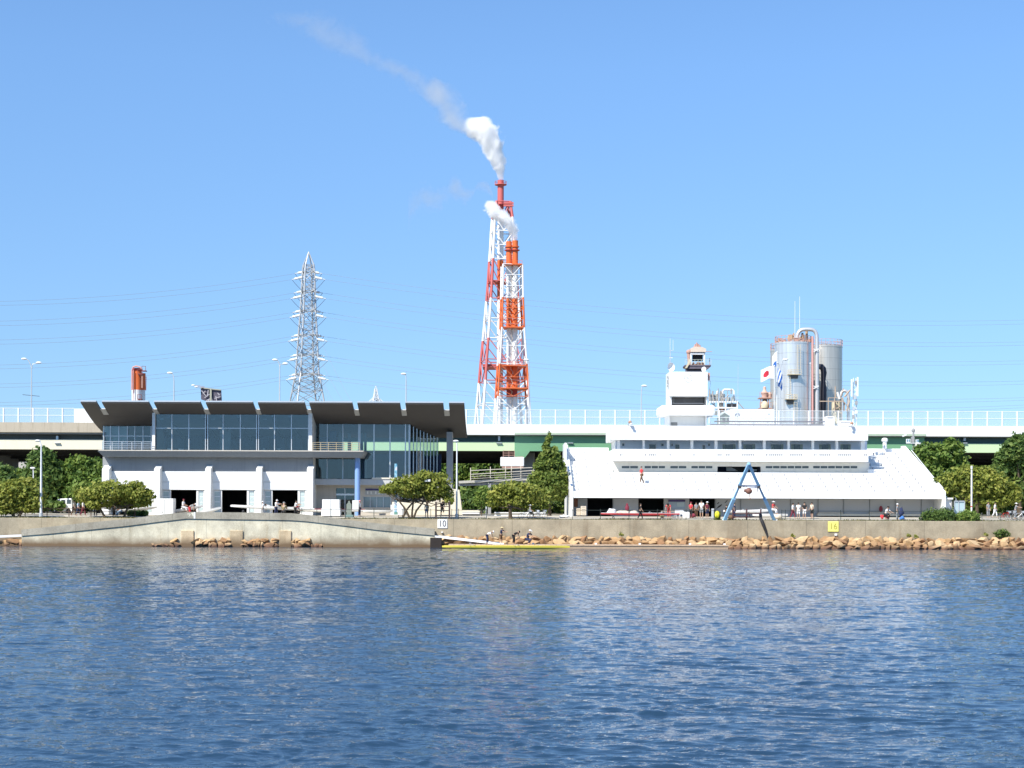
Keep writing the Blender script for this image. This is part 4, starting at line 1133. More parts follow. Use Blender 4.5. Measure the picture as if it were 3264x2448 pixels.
# footbridge
t = thing('footbridge', 'pale footbridge with rails passing between the boathouse and the pointed conifer', 'footbridge', W(1600,1530,206))
def strip3(a, b, y, hgt, Y, m_, name):
    d = MB(); A_, B_ = W(*a, Y), W(*b, Y+4)
    d.add([(A_.x,Y,A_.z),(B_.x,Y+4,B_.z),(B_.x,Y+6,B_.z),(A_.x,Y+2,A_.z),(A_.x,Y,A_.z-hgt),(B_.x,Y+4,B_.z-hgt),(B_.x,Y+6,B_.z-hgt),(A_.x,Y+2,A_.z-hgt)], [(0,1,2,3),(7,6,5,4),(0,4,5,1),(1,5,6,2),(2,6,7,3),(3,7,4,0)])
    return part(name, d, m_, t)
strip3((1462,1533),(1760,1519), 0, .32, 204, mat('bridge_pale', (0.62,0.58,0.50), 0.8, var=0.1), 'deck')
strip3((1462,1542),(1760,1531), 0, .30, 204.3, greyconc, 'beam')
for ya, yb, w_ in ((1512,1496,.09),(1519,1505,.05),(1526,1512,.05),(1500,1487,.09)):
    d = MB(); d.bar(W(1500,ya,204), W(1760,yb,208), w_); part('rail', d, mat('bridge_rail', (0.66,0.60,0.50), 0.7), t)
for px in (1500, 1563, 1611, 1630, 1660, 1700, 1740):
    k_ = (px-1462)/298; d = MB(); Y_ = 204+4*k_; d.bar(W(px,1488-(px-1560)*.05,Y_), W(px,1534-15*k_,Y_), .09); part('post', d, mat('bridge_rail'), t)
d = MB(); d.bar(W(1560,1540,205.5), W(1560,1640,205.5), .4); part('support', d, greyconc, t)
# ================================================================ chimneys
cw = mat('chimney_white', (0.78,0.78,0.77), 0.55, var=0.04, scale=0.2)
cpink = mat('faded_red_band', (0.55,0.13,0.12), 0.6, var=0.08, scale=0.2)
corange = mat('orange_band', (0.66,0.14,0.035), 0.55, var=0.06, scale=0.2)
cred = mat('dark_red_band', (0.36,0.05,0.05), 0.6, var=0.1)
def lattice(cx, Y, levels, bands, leg, brace, d, rot=0.0, cxf=None, style='X'):
    """levels: [(row, half width)] bands: fn(row)->material slot; four legs with bracing on each face"""
    for (r0, w0), (r1, w1) in zip(levels[:-1], levels[1:]):
        c0 = cx if cxf is None else cxf(r0); c1 = cx if cxf is None else cxf(r1)
        s = Y / F
        P0, P1 = [], []
        for k in range(4):
            a = PI/4 + k*PI/2 + rot
            for PP, c_, r, w in ((P0, c0, r0, w0), (P1, c1, r1, w1)):
                o = W(c_, r, Y); q = w * s * 1.4142
                PP.append(Vector((o.x + q*math.cos(a), Y + q*math.sin(a), o.z)))
        m_ = bands((r0 + r1)/2)
        for k in range(4):
            d.tube(P0[k], P1[k], leg, n=6, m=m_)
            j = (k+1) % 4
            if style == 'X':
                d.tube(P0[k], P1[j], brace, n=5, m=m_); d.tube(P0[j], P1[k], brace, n=5, m=m_)
            elif style == 'K':
                mp_ = (P1[k]+P1[j])/2; d.tube(P0[k], mp_, brace, n=5, m=m_); d.tube(P0[j], mp_, brace, n=5, m=m_)
            d.tube(P1[k], P1[j], brace, n=5, m=m_)
        if levels[0][0] == r0:
            for k in range(4): d.tube(P0[k], P0[(k+1) % 4], brace, n=5, m=m_)
def ringplat(cx, row, Y, rad, m_, parent, name='platform', h=.3, rail=True):
    c_ = W(cx, row, Y); d = MB()
    d.lathe([(rad*.62,0),(rad,0),(rad,h),(rad*.62,h)], c_, 16)
    if rail:
        for k in range(12):
            a = 2*PI*k/12; p = c_ + Vector((rad*.97*math.cos(a), rad*.97*math.sin(a), h)); d.tube(p, p+Vector((0,0,1.2)), .08, n=5)
        for k in range(16):
            a, b = 2*PI*k/16, 2*PI*(k+1)/16; d.tube(c_+Vector((rad*.97*math.cos(a),rad*.97*math.sin(a),h+1.2)), c_+Vector((rad*.97*math.cos(b),rad*.97*math.sin(b),h+1.2)), .08, n=5)
    return part(name, d, m_, parent)
YA, YB = 700.0, 610.0
tA = thing('chimney', 'tallest chimney, one slim red and white striped flue inside a lattice tower', 'chimney', W(1598, 1597, YA))
tA.location.z = 0; WL[tA.name] = Vector(tA.location)
sA = YA/F
def flue(cx0, cx1, r0, r1, wpx, Y, m_, parent, n=24):
    d = MB(); a, b = W(cx0, r0, Y), W(cx1, r1, Y); d.tube(a, b, wpx*Y/F/2, n=n); return part('flue', d, m_, parent, smooth=True)
fxA = lambda r: 1596 - (r-575)*.004
for r0, r1, m_ in ((575,678,cpink),(678,830,cw),(830,956,corange),(956,1190,cw),(1190,1219,corange),(1219,1410,cw)):
    flue(fxA(r0), fxA(r1), r0, r1+.3, 20, YA, m_, tA)
ringplat(1596, 590, YA, 2.6, cpink, tA)
ringplat(1596, 655, YA, 2.6, cpink, tA, rail=False)
bandA = lambda r: 1 if (r < 690 or 830 < r < 956 or 1083 < r < 1217) else 0
lv = [(645,22),(695,28),(740,31),(785,33),(830,36),(900,40),(956,44),(1020,49),(1083,54),(1150,60),(1217,65),(1290,71),(1360,77),(1420,82)]
d = MB(); lattice(0, YA, lv, bandA, .60, .24, d, 0.18, lambda r: 1601 + (r-645)*.0003, 'K'); part('lattice_tower', d, [cw, cpink], tA)
d = MB()
for x0, x1, y in ((1605,1637,647),(1605,1637,655)): d.bar(W(x0,y,YA-3), W(x1,y,YA-3), .8)
part('gantry', d, cpink, tA)
for r in (900, 1168, 1172):
    d = MB(); o = W(1600, r, YA); h_ = (40 if r < 1000 else 61)*sA
    d.box(o.x-h_, o.x+h_, YA-h_, YA+h_, o.z-.35, o.z+.35); part('platform', d, cpink, tA)
# --- shorter twin chimney
tB = thing('chimney', 'shorter chimney with twin orange and white flues inside a lattice tower', 'chimney', W(1632, 1597, YB))
tB.location.z = 0; WL[tB.name] = Vector(tB.location)
for cx0, nm in ((1622.5,0),(1642,1)):
    t0 = 767 + (3 if nm == 0 else 0)
    cb = lambda r: cx0 + (1632-cx0)*min(1,max(0,(r-860)/150))*.12
    for r0, r1, m_ in ((t0,846,corange),(846,951,cw),(951,1047,corange),(1047,1163,cw),(1163,1241,corange),(1241,1266,cred),(1266,1420,cw)):
        flue(cb(r0), cb(r1), r0, r1+.3, 18.6, YB, m_, tB)
    c_ = W(cx0, 800, YB)
    ringplat(cx0, 788, YB, 1.55, corange, tB, 'collar', rail=False); ringplat(cx0, 799, YB, 1.75, cred, tB, 'collar', rail=False)
bandB = lambda r: 1 if (780 < r < 846 or 951 < r < 1047 or 1163 < r < 1266) else 0
lv = [(846,31),(880,31.5),(915,32),(951,32.5),(985,33.5),(1016,34.5),(1047,35.5),(1105,39),(1163,43),(1205,45.5),(1241,47.5),(1266,49),(1310,52),(1356,55),(1420,60)]
d = MB(); lattice(0, YB, lv, bandB, .36, .13, d, 0.10, lambda r: 1632 + (r-846)*.0006, 'K'); part('lattice_tower', d, [cw, corange], tB)
for r, hw_ in ((846,32),(1046,36),(1168,44),(1240,48)):
    d = MB(); o = W(1632, r, YB); h_ = hw_*YB/F
    d.box(o.x-h_, o.x+h_, YB-h_, YB+h_, o.z-.2, o.z+.2)
    for k in range(9):
        xx = o.x - h_ + 2*h_*k/8; d.tube((xx,YB-h_,o.z+.2),(xx,YB-h_,o.z+1.3),.07,n=5)
    d.bar((o.x-h_,YB-h_,o.z+1.3),(o.x+h_,YB-h_,o.z+1.3),.09)
    part('platform', d, corange if r != 1240 else corange, tB)
d = MB()                                            # service pipes and ladder clinging to the flues
for i in range(46):
    r = 860 + i*9.5; a = W(1632 - 3 + 6*math.sin(i*1.7), r, YB-2.6); b = W(1632 + 3*math.sin(i*2.1), r+9.5, YB-2.6); d.tube(a, b, .12, n=5)
part('service_pipe', d, mat('pipe_tan', (0.55,0.45,0.36), 0.6, var=0.3), tB)
# ---------------------------------------------------------------- steam
def steam(name, Y, path, dens, label, nscale=0.22, thresh=0.47, edge=0.16, aniso=0.3, horiz=False, amp=2.3):
    """path rows: (column, row, radius px, density factor); axis and radius are functions of height"""
    s = Y / F
    pts = [(W(c, r, Y), q*s, f) for c, r, q, f in path]
    ci, cj = (0, 2) if horiz else (2, 0)
    z0, z1 = pts[0][0][ci], pts[-1][0][ci]
    d = MB(); n = 14; vs = []
    for p, q, f in pts:
        for k in range(n):
            a = 2*PI*k/n; vs.append((p.x, Y + 1.35*q*math.sin(a), p.z + 1.35*q*math.cos(a)) if horiz else (p.x + 1.35*q*math.cos(a), Y + 1.35*q*math.sin(a), p.z))
    m = len(pts)
    fs = [(i*n+k, i*n+(k+1) % n, (i+1)*n+(k+1) % n, (i+1)*n+k) for i in range(m-1) for k in range(n)]
    fs += [tuple(range(n-1,-1,-1)), tuple(range((m-1)*n, m*n))]
    d.add(vs, fs)
    mt, nt, out = nodes(name + '_vapour')
    g = N(nt, 'ShaderNodeNewGeometry'); sx = N(nt, 'ShaderNodeSeparateXYZ'); L(nt, g.outputs['Position'], sx.inputs[0])
    mr = N(nt, 'ShaderNodeMapRange'); mr.inputs[1].default_value = z0; mr.inputs[2].default_value = z1; L(nt, sx.outputs[ci], mr.inputs[0])
    xs_ = [p[cj] for p, _, _ in pts]; x0, x1 = min(xs_)-1, max(xs_)+1
    rmax = max(q for _, q, _ in pts)
    def curve(vals, lo, hi):
        c = N(nt, 'ShaderNodeFloatCurve'); cv = c.mapping.curves[0]
        ts = [(p[ci] - z0)/(z1 - z0) for p, _, _ in pts]
        cv.points[0].location = (ts[0], (vals[0]-lo)/(hi-lo)); cv.points[1].location = (1.0, (vals[-1]-lo)/(hi-lo))
        for t, v in zip(ts[1:-1], vals[1:-1]): cv.points.new(t, (v-lo)/(hi-lo))
        for p in cv.points: p.handle_type = 'AUTO_CLAMPED'
        c.mapping.update(); L(nt, mr.outputs[0], c.inputs['Value'])
        o = N(nt, 'ShaderNodeMapRange'); o.inputs[3].default_value = lo; o.inputs[4].default_value = hi; L(nt, c.outputs[0], o.inputs[0])
        return o.outputs[0]
    def mth(op, a, b=None, clamp=False):
        q = N(nt, 'ShaderNodeMath', operation=op, use_clamp=clamp)
        for i, v in enumerate((a, b)):
            if v is None: continue
            if isinstance(v, (int, float)): q.inputs[i].default_value = v
            else: L(nt, v, q.inputs[i])
        return q.outputs[0]
    ax = curve(xs_, x0, x1); rr = curve([q for _, q, _ in pts], 0, rmax*1.05); ff = curve([f for _, _, f in pts], 0, 1.0)
    dx = mth('SUBTRACT', sx.outputs[cj], ax); dy = mth('SUBTRACT', sx.outputs[1], Y)
    dist = mth('SQRT', mth('ADD', mth('MULTIPLY', dx, dx), mth('MULTIPLY', dy, dy)))
    rad = mth('DIVIDE', dist, rr)
    nz = N(nt, 'ShaderNodeTexNoise', Scale=nscale, Detail=5.0, Roughness=0.62); L(nt, g.outputs['Position'], nz.inputs['Vector'])
    nz.inputs['Distortion'].default_value = 0.6
    e = mth('ADD', mth('SUBTRACT', 1.0, rad), mth('MULTIPLY', mth('SUBTRACT', nz.outputs['Fac'], 0.5), amp))
    den = mth('DIVIDE', mth('SUBTRACT', e, thresh), edge, True)
    den = mth('MULTIPLY', mth('MULTIPLY', den, ff), dens)
    v = N(nt, 'ShaderNodeVolumePrincipled'); v.inputs['Color'].default_value = (0.995,0.995,0.995,1); v.inputs['Anisotropy'].default_value = aniso
    L(nt, den, v.inputs['Density']); L(nt, v.outputs[0], out.inputs['Volume'])
    try: mt.cycles.volume_step_rate = 0.2
    except Exception: pass
    try: mt.volume_intersection_method = 'FAST'
    except Exception: pass
    return solo(name, d, mt, label, 'steam', kind='stuff')
steam('steam_plume', YA, [(1597,572,9,1.0),(1594,555,14,1.0),(1590,535,20,1.0),(1582,505,30,1.0),(1570,475,37,1.0),(1556,445,45,1.0),(1541,420,54,1.0),(1530,398,50,.9),(1526,376,34,.6)] , 0.65,
      'thick white steam plume rising from the tallest chimney', .22, .02, .34, .1)
steam('steam_plume', YA, [(1520,436,20,.8),(1490,418,40,1.0),(1462,396,52,1.0),(1435,362,58,.8),(1405,325,70,.75),(1375,290,78,.65),(1335,255,72,.4),(1285,228,72,.36),(1225,205,76,.32),(1150,175,82,.26),(1090,140,100,.22),(1030,95,112,.2),(960,50,112,.16)], 0.16,
      'thin drifting steam trail fading up the sky beyond the thick plume', .085, .16, .8, .6, False, 3.0)
steam('steam_plume', YB, [(1641,764,9,1.0),(1638,750,14,1.0),(1630,730,22,1.0),(1614,708,30,1.0),(1592,690,36,1.0),(1576,672,34,.95),(1566,655,28,.9),(1562,640,18,.6)], 0.8,
      'short bulging steam puff blowing left from the twin flue chimney', .26, .02, .34, .1)
steam('steam_plume', YB, [(1572,628,10,.3),(1560,600,26,.7),(1545,588,30,.9),(1525,592,22,.7),(1508,612,24,.6),(1490,620,32,.6),(1468,606,40,.6),(1448,600,46,.55),(1425,618,40,.4),(1395,630,44,.4),(1360,628,52,.35),(1330,645,60,.3),(1300,680,70,.15)], 0.17,
      'faint torn steam veil drifting left from the puff of the twin flue chimney', .12, .2, .8, .6, True, 3.0)
# ---------------------------------------------------------------- steel pylon
YP = 420.0
gal = mat('pylon_zinc', (0.42,0.44,0.46), 0.5, 0.25, var=0.15, scale=0.3)
tP = thing('power_pylon', 'tall steel lattice pylon with six pairs of short arms behind the boathouse', 'pylon', W(981, 1300, YP)); tP.location.z = 3.25; WL[tP.name] = Vector(tP.location)
cP = lambda r: 984 - (r-805)*.012
lv = [(845,13.5),(866,15.5),(897,16.8),(928,17.6),(959,18.6),(990,19.6),(1028,21.5),(1067,24),(1098,25.2),(1130,26.5),(1161,28),(1192,29.5),(1215,34),(1245,38),(1290,45),(1400,62)]
d = MB(); lattice(0, YP, lv, lambda r: 0, .23, .085, d, 0.42, cP, 'X')
apex = W(984, 803, YP)
for k in range(4):
    a = PI/4 + k*PI/2 + .42; o = W(cP(845), 845, YP); q = 13.5*YP/F*1.414
    d.tube(o + Vector((q*math.cos(a), q*math.sin(a), 0)), apex, .2, .12, 6)
part('lattice_tower', d, gal, tP)
lvls = [(866,884),(928,945),(990,1005),(1067,1081),(1130,1143),(1192,1204)]
ins = mat('insulator_white', (0.72,0.73,0.74), 0.3, var=0.05)
ends_l, ends_r = [], []
for r0, r1 in lvls:
    c_ = cP(r0); ax = Vector((math.sin(-.42)*-1, -math.cos(.42), 0))
    for sgn, r in ((-1, r0), (1, r1)):
        o = W(c_, r0, YP); arm_end = o + ax * (5.6 if sgn > 0 else -5.6) + Vector((0,0,-.2))
        d = MB(); w_ = 19*YP/F
        for dx in (-w_*.8, w_*.8):
            d.tube(o+Vector((dx,0,0)), arm_end, .11, n=5); d.tube(o+Vector((dx,0,1.6)), arm_end, .09, n=5)
        for t_ in (.3,.6):
            q0 = (o+Vector((-w_*.8,0,0))).lerp(arm_end,t_); q1 = (o+Vector((w_*.8,0,0))).lerp(arm_end,t_); d.tube(q0,q1,.07,n=4)
        arm = part('cross_arm', d, gal, tP)
        for side in (-1, 1):
            xo = 17 + (r0-866)*.045
            base_ = W(c_ + side*(xo-6 if sgn < 0 else xo+4), r, YP); base_.y = arm_end.y
            tip = W(c_ + side*(xo+26 if sgn < 0 else xo+36), r + (6 if sgn < 0 else 7), YP); tip.y = arm_end.y
            k0 = arm_end.y/YP
            for q in (base_, tip):
                q.x *= k0; q.z = H + (q.z-H)*k0
            d = MB(); d.tube(arm_end, base_, .05, n=4); d.tube(base_, base_.lerp(tip,.7), .30, .30, 8); d.tube(base_.lerp(tip,.7), tip, .10, n=5)
            part('insulator', d, ins, arm)
            (ends_l if side < 0 else ends_r).append((tip.copy(), sgn, r))
        d = MB()                                     # jumper loop under the arm
        ql, qr = ends_l[-1][0], ends_r[-1][0]
        d.path([ql.lerp(qr, i/10) + Vector((0, 0, -3.4*math.sin(PI*i/10))) for i in range(11)], .055, 5); part('jumper', d, darksteel, arm)
# conductors: sagging spans to left and right
wire = mat('conductor', (0.30,0.32,0.35), 0.5, 0.2)
lrows = {866:958,884:970,928:1021,945:1035,990:1081,1005:1094,1067:1161,1081:1173,1130:1221,1143:1232,1192:1280,1204:1290}
rrows = {866:1015,884:1027,928:1085,945:1095,990:1145,1005:1155,1067:1209,1081:1219,1130:1262,1143:1270,1192:1284,1204:1292}
def conductor(a, b, sag, lab, grp, r=.03):
    d = MB(); d.path([a.lerp(b, i/24) + Vector((0,0,-sag*4*(i/24)*(1-i/24))) for i in range(25)], r, 5)
    solo('power_line', d, wire, lab, 'power line', grp)
for (p, sgn, r) in ends_l:
    e = W(-70, lrows[r]+4, p.y-25); conductor(p, e, 1.6, 'thin grey power line sagging left from the steel pylon across the sky', 'power lines left of the pylon')
for (p, sgn, r) in ends_r:
    e = W(3340, rrows[r]+3, p.y+10); conductor(p, e, 4.5, 'thin grey power line stretching right from the steel pylon behind the chimneys', 'power lines right of the pylon')
for i, (a, b) in enumerate((((1022,1085),(1150,1330)),((1024,1150),(1128,1330)),((1026,1210),(1102,1330)),((1027,1214),(1075,1330)))):
    conductor(W(*a, YP-4), W(*b, YP-40), .8, 'thin dark cable dropping steeply from the pylon behind the boathouse roof', 'cables dropping from the pylon')
# far pylon
YF = 1150.0
tF = thing('power_pylon', 'small faint far pylon peeping over the boathouse roof right of the big pylon', 'pylon', W(1198, 1300, YF)); tF.location.z = 3.25; WL[tF.name] = Vector(tF.location)
d = MB(); lattice(0, YF, [(1240,3),(1255,5),(1268,7),(1282,11),(1300,16)], lambda r: 0, .35, .22, d, .3, lambda r: 1198, 'X'); 
for k in (-3, 3): d.tube(W(1198+k,1240,YF), W(1198,1230,YF), .3, n=5)
part('lattice_tower', d, mat('far_zinc', (0.60,0.63,0.66), 0.6), tF)
d = MB()
for sg_ in (-1, 1):
    d.tube(W(1198,1268,YF), W(1198+sg_*30,1284,YF), .3, n=5); d.tube(W(1198,1258,YF), W(1198+sg_*24,1282,YF), .25, n=5); d.tube(W(1198,1275,YF), W(1198+sg_*40,1290,YF), .25, n=5)
part('cross_arm', d, mat('far_zinc'), tF)
# ---------------------------------------------------------------- small striped twin stack
YS = 330.0
tS = thing('striped_stack', 'stubby orange and white twin stack rising behind the left end of the boathouse', 'stack', W(440, 1300, YS)); tS.location.z = 3.25; WL[tS.name] = Vector(tS.location)
def cyl(cx, r0, r1, w, Y, m_, parent, name='flue', n=24):
    d = MB(); d.tube(W(cx,r0,Y), W(cx,r1,Y), w*Y/F/2, n=n); return part(name, d, m_, parent, smooth=True)
cyl(437.5, 1174, 1243, 29, YS, corange, tS); cyl(435.5, 1243, 1330, 31, YS, cw, tS)
cyl(455.5, 1190, 1243, 17, YS+1.0, corange, tS); cyl(455, 1243, 1330, 16, YS+1.0, cw, tS)
d = MB(); c_ = W(437.5, 1174, YS); d.lathe([(.96,0),(1.02,0),(1.02,-.5),(.96,-.5)], c_, 20); part('rim', d, cred, tS)
d = MB(); d.path([W(420,1243,YS-1.3),W(420.5,1180,YS-1.3),W(424,1170,YS-1.3),W(434,1167,YS-1.3),W(446,1170,YS-1.3),W(452,1176,YS-1.3)], .16, 6); d.path([W(424,1300,YS-1.4),W(425,1180,YS-1.4)], .10, 6); part('stand_pipe', d, mat('pale_pink_pipe', (0.62,0.33,0.30), 0.6), tS)
d = MB()
for x0, x1, y in ((441,456,1192),(454,466,1182),(440,452,1272)):
    a, b = W(x0,y,YS-1.7), W(x1,y,YS-1.7); d.box(a.x,b.x,YS-2.2,YS-.9,a.z-.12,a.z+.06)
    d.bar((a.x,YS-2.2,a.z+.9),(b.x,YS-2.2,a.z+.9),.08); d.bar((a.x,YS-2.2,a.z),(a.x,YS-2.2,a.z+.9),.08); d.bar((b.x,YS-2.2,a.z),(b.x,YS-2.2,a.z+.9),.08)
d.bar(W(442,1194,YS-2),W(449,1206,YS-1.5),.15); d.bar(W(466,1200,YS-2),W(465,1245,YS-1.5),.1); d.bar(W(441,1272,YS-2),W(447,1282,YS-1.5),.15)
part('platform', d, mat('dark_red_steel', (0.22,0.07,0.07), 0.7), tS)
d = MB()
for r in np.arange(1196, 1240, 4.0): d.bar(W(451.5,r,YS-1.9), W(455,r+.3,YS-1.9), .07)
d.bar(W(451.5,1194,YS-1.9),W(451,1236,YS-1.9),.08); d.bar(W(455,1194,YS-1.9),W(454.5,1236,YS-1.9),.08); part('ladder', d, pinkrust, tS)
# ---------------------------------------------------------------- silver tanks
def tank_mat(name, c, ro):
    m, nt, out = nodes(name)
    p = N(nt, 'ShaderNodeBsdfPrincipled', Roughness=ro, Metallic=0.6)
    tc = N(nt, 'ShaderNodeTexCoord')
    n1 = N(nt, 'ShaderNodeTexNoise', Scale=0.35, Detail=5.0); L(nt, tc.outputs['Object'], n1.inputs['Vector'])
    mp = N(nt, 'ShaderNodeMapping'); mp.inputs['Scale'].default_value = (1.5,1.5,.06); L(nt, tc.outputs['Object'], mp.inputs['Vector'])
    n2 = N(nt, 'ShaderNodeTexNoise', Scale=1.0, Detail=6.0, Roughness=.7); L(nt, mp.outputs[0], n2.inputs['Vector'])
    cr = N(nt, 'ShaderNodeValToRGB'); e = cr.color_ramp.elements; e[0].position=.35; e[0].color=rgb([x*.72 for x in c]); e[1].position=.68; e[1].color=rgb(c)
    L(nt, n2.outputs['Fac'], cr.inputs[0])
    sx = N(nt, 'ShaderNodeSeparateXYZ'); L(nt, tc.outputs['Object'], sx.inputs[0])
    dv = N(nt, 'ShaderNodeMath', operation='DIVIDE'); dv.inputs[1].default_value = 2.1; L(nt, sx.outputs[2], dv.inputs[0])
    fr = N(nt, 'ShaderNodeMath', operation='FRACT'); L(nt, dv.outputs[0], fr.inputs[0])
    lt = N(nt, 'ShaderNodeMath', operation='LESS_THAN'); lt.inputs[1].default_value = .04; L(nt, fr.outputs[0], lt.inputs[0])
    mm = N(nt, 'ShaderNodeMath', operation='MULTIPLY'); mm.inputs[1].default_value = .35; L(nt, lt.outputs[0], mm.inputs[0])
    mx = N(nt, 'ShaderNodeMixRGB'); mx.inputs[2].default_value = (.2,.18,.16,1); L(nt, mm.outputs[0], mx.inputs[0]); L(nt, cr.outputs[0], mx.inputs[1])
    L(nt, mx.outputs[0], p.inputs['Base Color']); L(nt, p.outputs[0], out.inputs[0])
    return m
tk1 = tank_mat('bright_tank_steel', (0.86,0.84,0.80), 0.30); tk2 = tank_mat('dull_tank_steel', (0.74,0.70,0.62), 0.40)
YT = 300.0
crt = mat('cream_steel', (0.62,0.54,0.38), 0.7, var=0.15, scale=1.0)
def tank(cx, ytop, wpx, Y, m_, lab):
    c_ = W(cx, 1400, Y); zt = W(cx, ytop, Y).z; r = wpx*Y/F/2
    t = thing('storage_tank', lab, 'tank', (c_.x, Y, 3.25))
    d = MB(); d.lathe([(r,0),(r,zt-3.25-.3),(r*1.012,zt-3.25-.3),(r*1.012,zt-3.25),(r*.9,zt-3.25+.25),(.05,zt-3.25+.7)], (c_.x,Y,3.25), 56); part('shell', d, m_, t, smooth=True)
    d = MB(); n = 26
    for k in range(n):
        a, b = 2*PI*k/n, 2*PI*(k+1)/n
        p = Vector((c_.x+r*math.cos(a), Y+r*math.sin(a), zt)); q = Vector((c_.x+r*math.cos(b), Y+r*math.sin(b), zt))
        d.tube(p, p+Vector((0,0,1.2)), .05, n=4)
        for h in (.6, 1.2): d.tube(p+Vector((0,0,h)), q+Vector((0,0,h)), .045, n=4)
    part('top_railing', d, pinkrust, t)
    return t, c_.x, r, zt
t2, x2, r2_, z2 = tank(2511, 1117, 112, 309, tk2, 'dull silver tank mostly hidden behind the left side of the bright silver tank')
t3, x3, r3_, z3 = tank(2627, 1105, 112, 310, tk2, 'dull grey silver tank on the right of the bright silver tank')
t1, x1, r1_, z1 = tank(2527, 1094, 115, YT, tk1, 'bright silver tank with ladders and a big looped pipe on top')
Yf_ = YT - r1_
d = MB()
for i in range(12):
    x_ = x1 + random.uniform(-.8,.8)*r1_; y_ = YT + random.uniform(-.6,.6)*r1_; h = random.uniform(.8,2.4)
    d.tube((x_,y_,z1),(x_,y_,z1+h),random.uniform(.12,.3),n=8)
    if i % 2: d.tube((x_,y_,z1+h*.8),(x_+random.uniform(-1.5,1.5),y_+.3,z1+h*.8),.14,n=6)
part('roof_pipework', d, mat('roof_rust', (0.48,0.33,0.20), 0.8, var=0.4, scale=1.5), t1)
d = MB()
for i in range(9):
    a = PI*1.03 + (i/8)*PI*.94; 
    x_ = x1 + r1_*.92*math.cos(a); y_ = YT + r1_*.92*math.sin(a); d.box(x_-.35, x_+.35, y_-.2, y_+.2, z1+.02, z1+random.uniform(.4,.8))
part('roof_kerb', d, pinkrust, t1)
def gantry(px0, px1, y0, y1, Y, par):
    d = MB(); a, b = W(px0,y1,Y), W(px1,y0,Y); yb = Y+1.6
    d.box(a.x,b.x,Y,yb,a.z-.1,a.z)
    for i in range(5):
        x_ = a.x+(b.x-a.x)*i/4; d.bar((x_,Y,a.z),(x_,Y,b.z),.07)
    for h in (.5,1.0): d.bar((a.x,Y,a.z+(b.z-a.z)*h),(b.x,Y,a.z+(b.z-a.z)*h),.07)
    part('gantry', d, crt, par)
gantry(2513,2554,1178,1192,Yf_-1.0,t1); gantry(2505,2541,1257,1271,Yf_-1.0,t1)
def ladder(px, r0, r1, Y, par, m_=crt):
    d = MB(); w = .3; a, b = W(px,r0,Y), W(px,r1,Y)
    d.bar((a.x-w,Y,a.z),(a.x-w,Y,b.z),.07); d.bar((a.x+w,Y,a.z),(a.x+w,Y,b.z),.07)
    z = b.z
    while z < a.z: d.bar((a.x-w,Y,z),(a.x+w,Y,z),.05); z += .45
    part('ladder', d, m_, par)
ladder(2547,1098,1178,Yf_-.6,t1); ladder(2514,1178,1258,Yf_-.6,t1); ladder(2536,1258,1345,Yf_-.6,t1)
for a, b, c, e in ((2518,2544,1196,1206),(2508,2530,1273,1288)):
    d = MB(); d.ib(a,b,c,e,Yf_-.4,Yf_+.3); part('hatch', d, mat('hatch_dark', (0.16,0.15,0.14), 0.8, var=0.3), t1)
# big looped pipe and its neighbours
Yp_ = YT - 2.4
t = thing('looped_pipe', 'thick silver pipe looping over the bright tank and dropping down its right side', 'pipe', W(2604, 1345, Yp_))
cz = W(2540,1085,Yp_); 
pts = [(2541,1100),(2541,1075),(2543,1064),(2548,1056),(2556,1051),(2566,1050),(2580,1050),(2590,1051),(2598,1056),(2602,1064),(2604,1075),(2604,1120),(2604,1350)]
d = MB(); d.path([W(x,y,Yp_) for x,y in pts], .36, 14); part('pipe', d, mat('bright_pipe', (0.66,0.64,0.62), 0.4, 0.5, var=0.1), t, smooth=True)
for y in (1115, 1233):
    d = MB(); d.bar(W(2593,y+6,Yp_-.5),W(2610,y-3,Yp_-.5),.18); d.bar(W(2593,y-3,Yp_-.5),W(2608,y+5,Yp_-.5),.14); part('bracket', d, whitesteel, t)
d = MB(); d.tube(W(2590,1072,Yp_),W(2590,1350,Yp_),.2,n=10); part('side_pipe', d, mat('pale_pink_pipe'), t)
d = MB(); d.path([W(2609,1168,YT+1),W(2618,1169,YT+1),W(2624,1176,YT+1),W(2626,1188,YT+1),W(2624,1215,YT+1),W(2625,1240,YT+1),W(2623,1300,YT+1),W(2622,1350,YT+1)], [.5,.55,.55,.55,.42,.6,.6,.5], 12); part('dark_duct', d, mat('dark_duct', (0.05,0.045,0.055), 0.6, var=0.3), t, smooth=True)
for px, y0, y1 in ((2534,960,1064),(2549,945,1055)):
    d = MB(); d.tube(W(px,y1+20,YT),W(px,y0,YT),.06,.035,5); solo('whip_aerial', d, whitesteel, ('shorter' if px == 2534 else 'taller') + ' of the two white whip aerials above the bright silver tank', 'aerial')
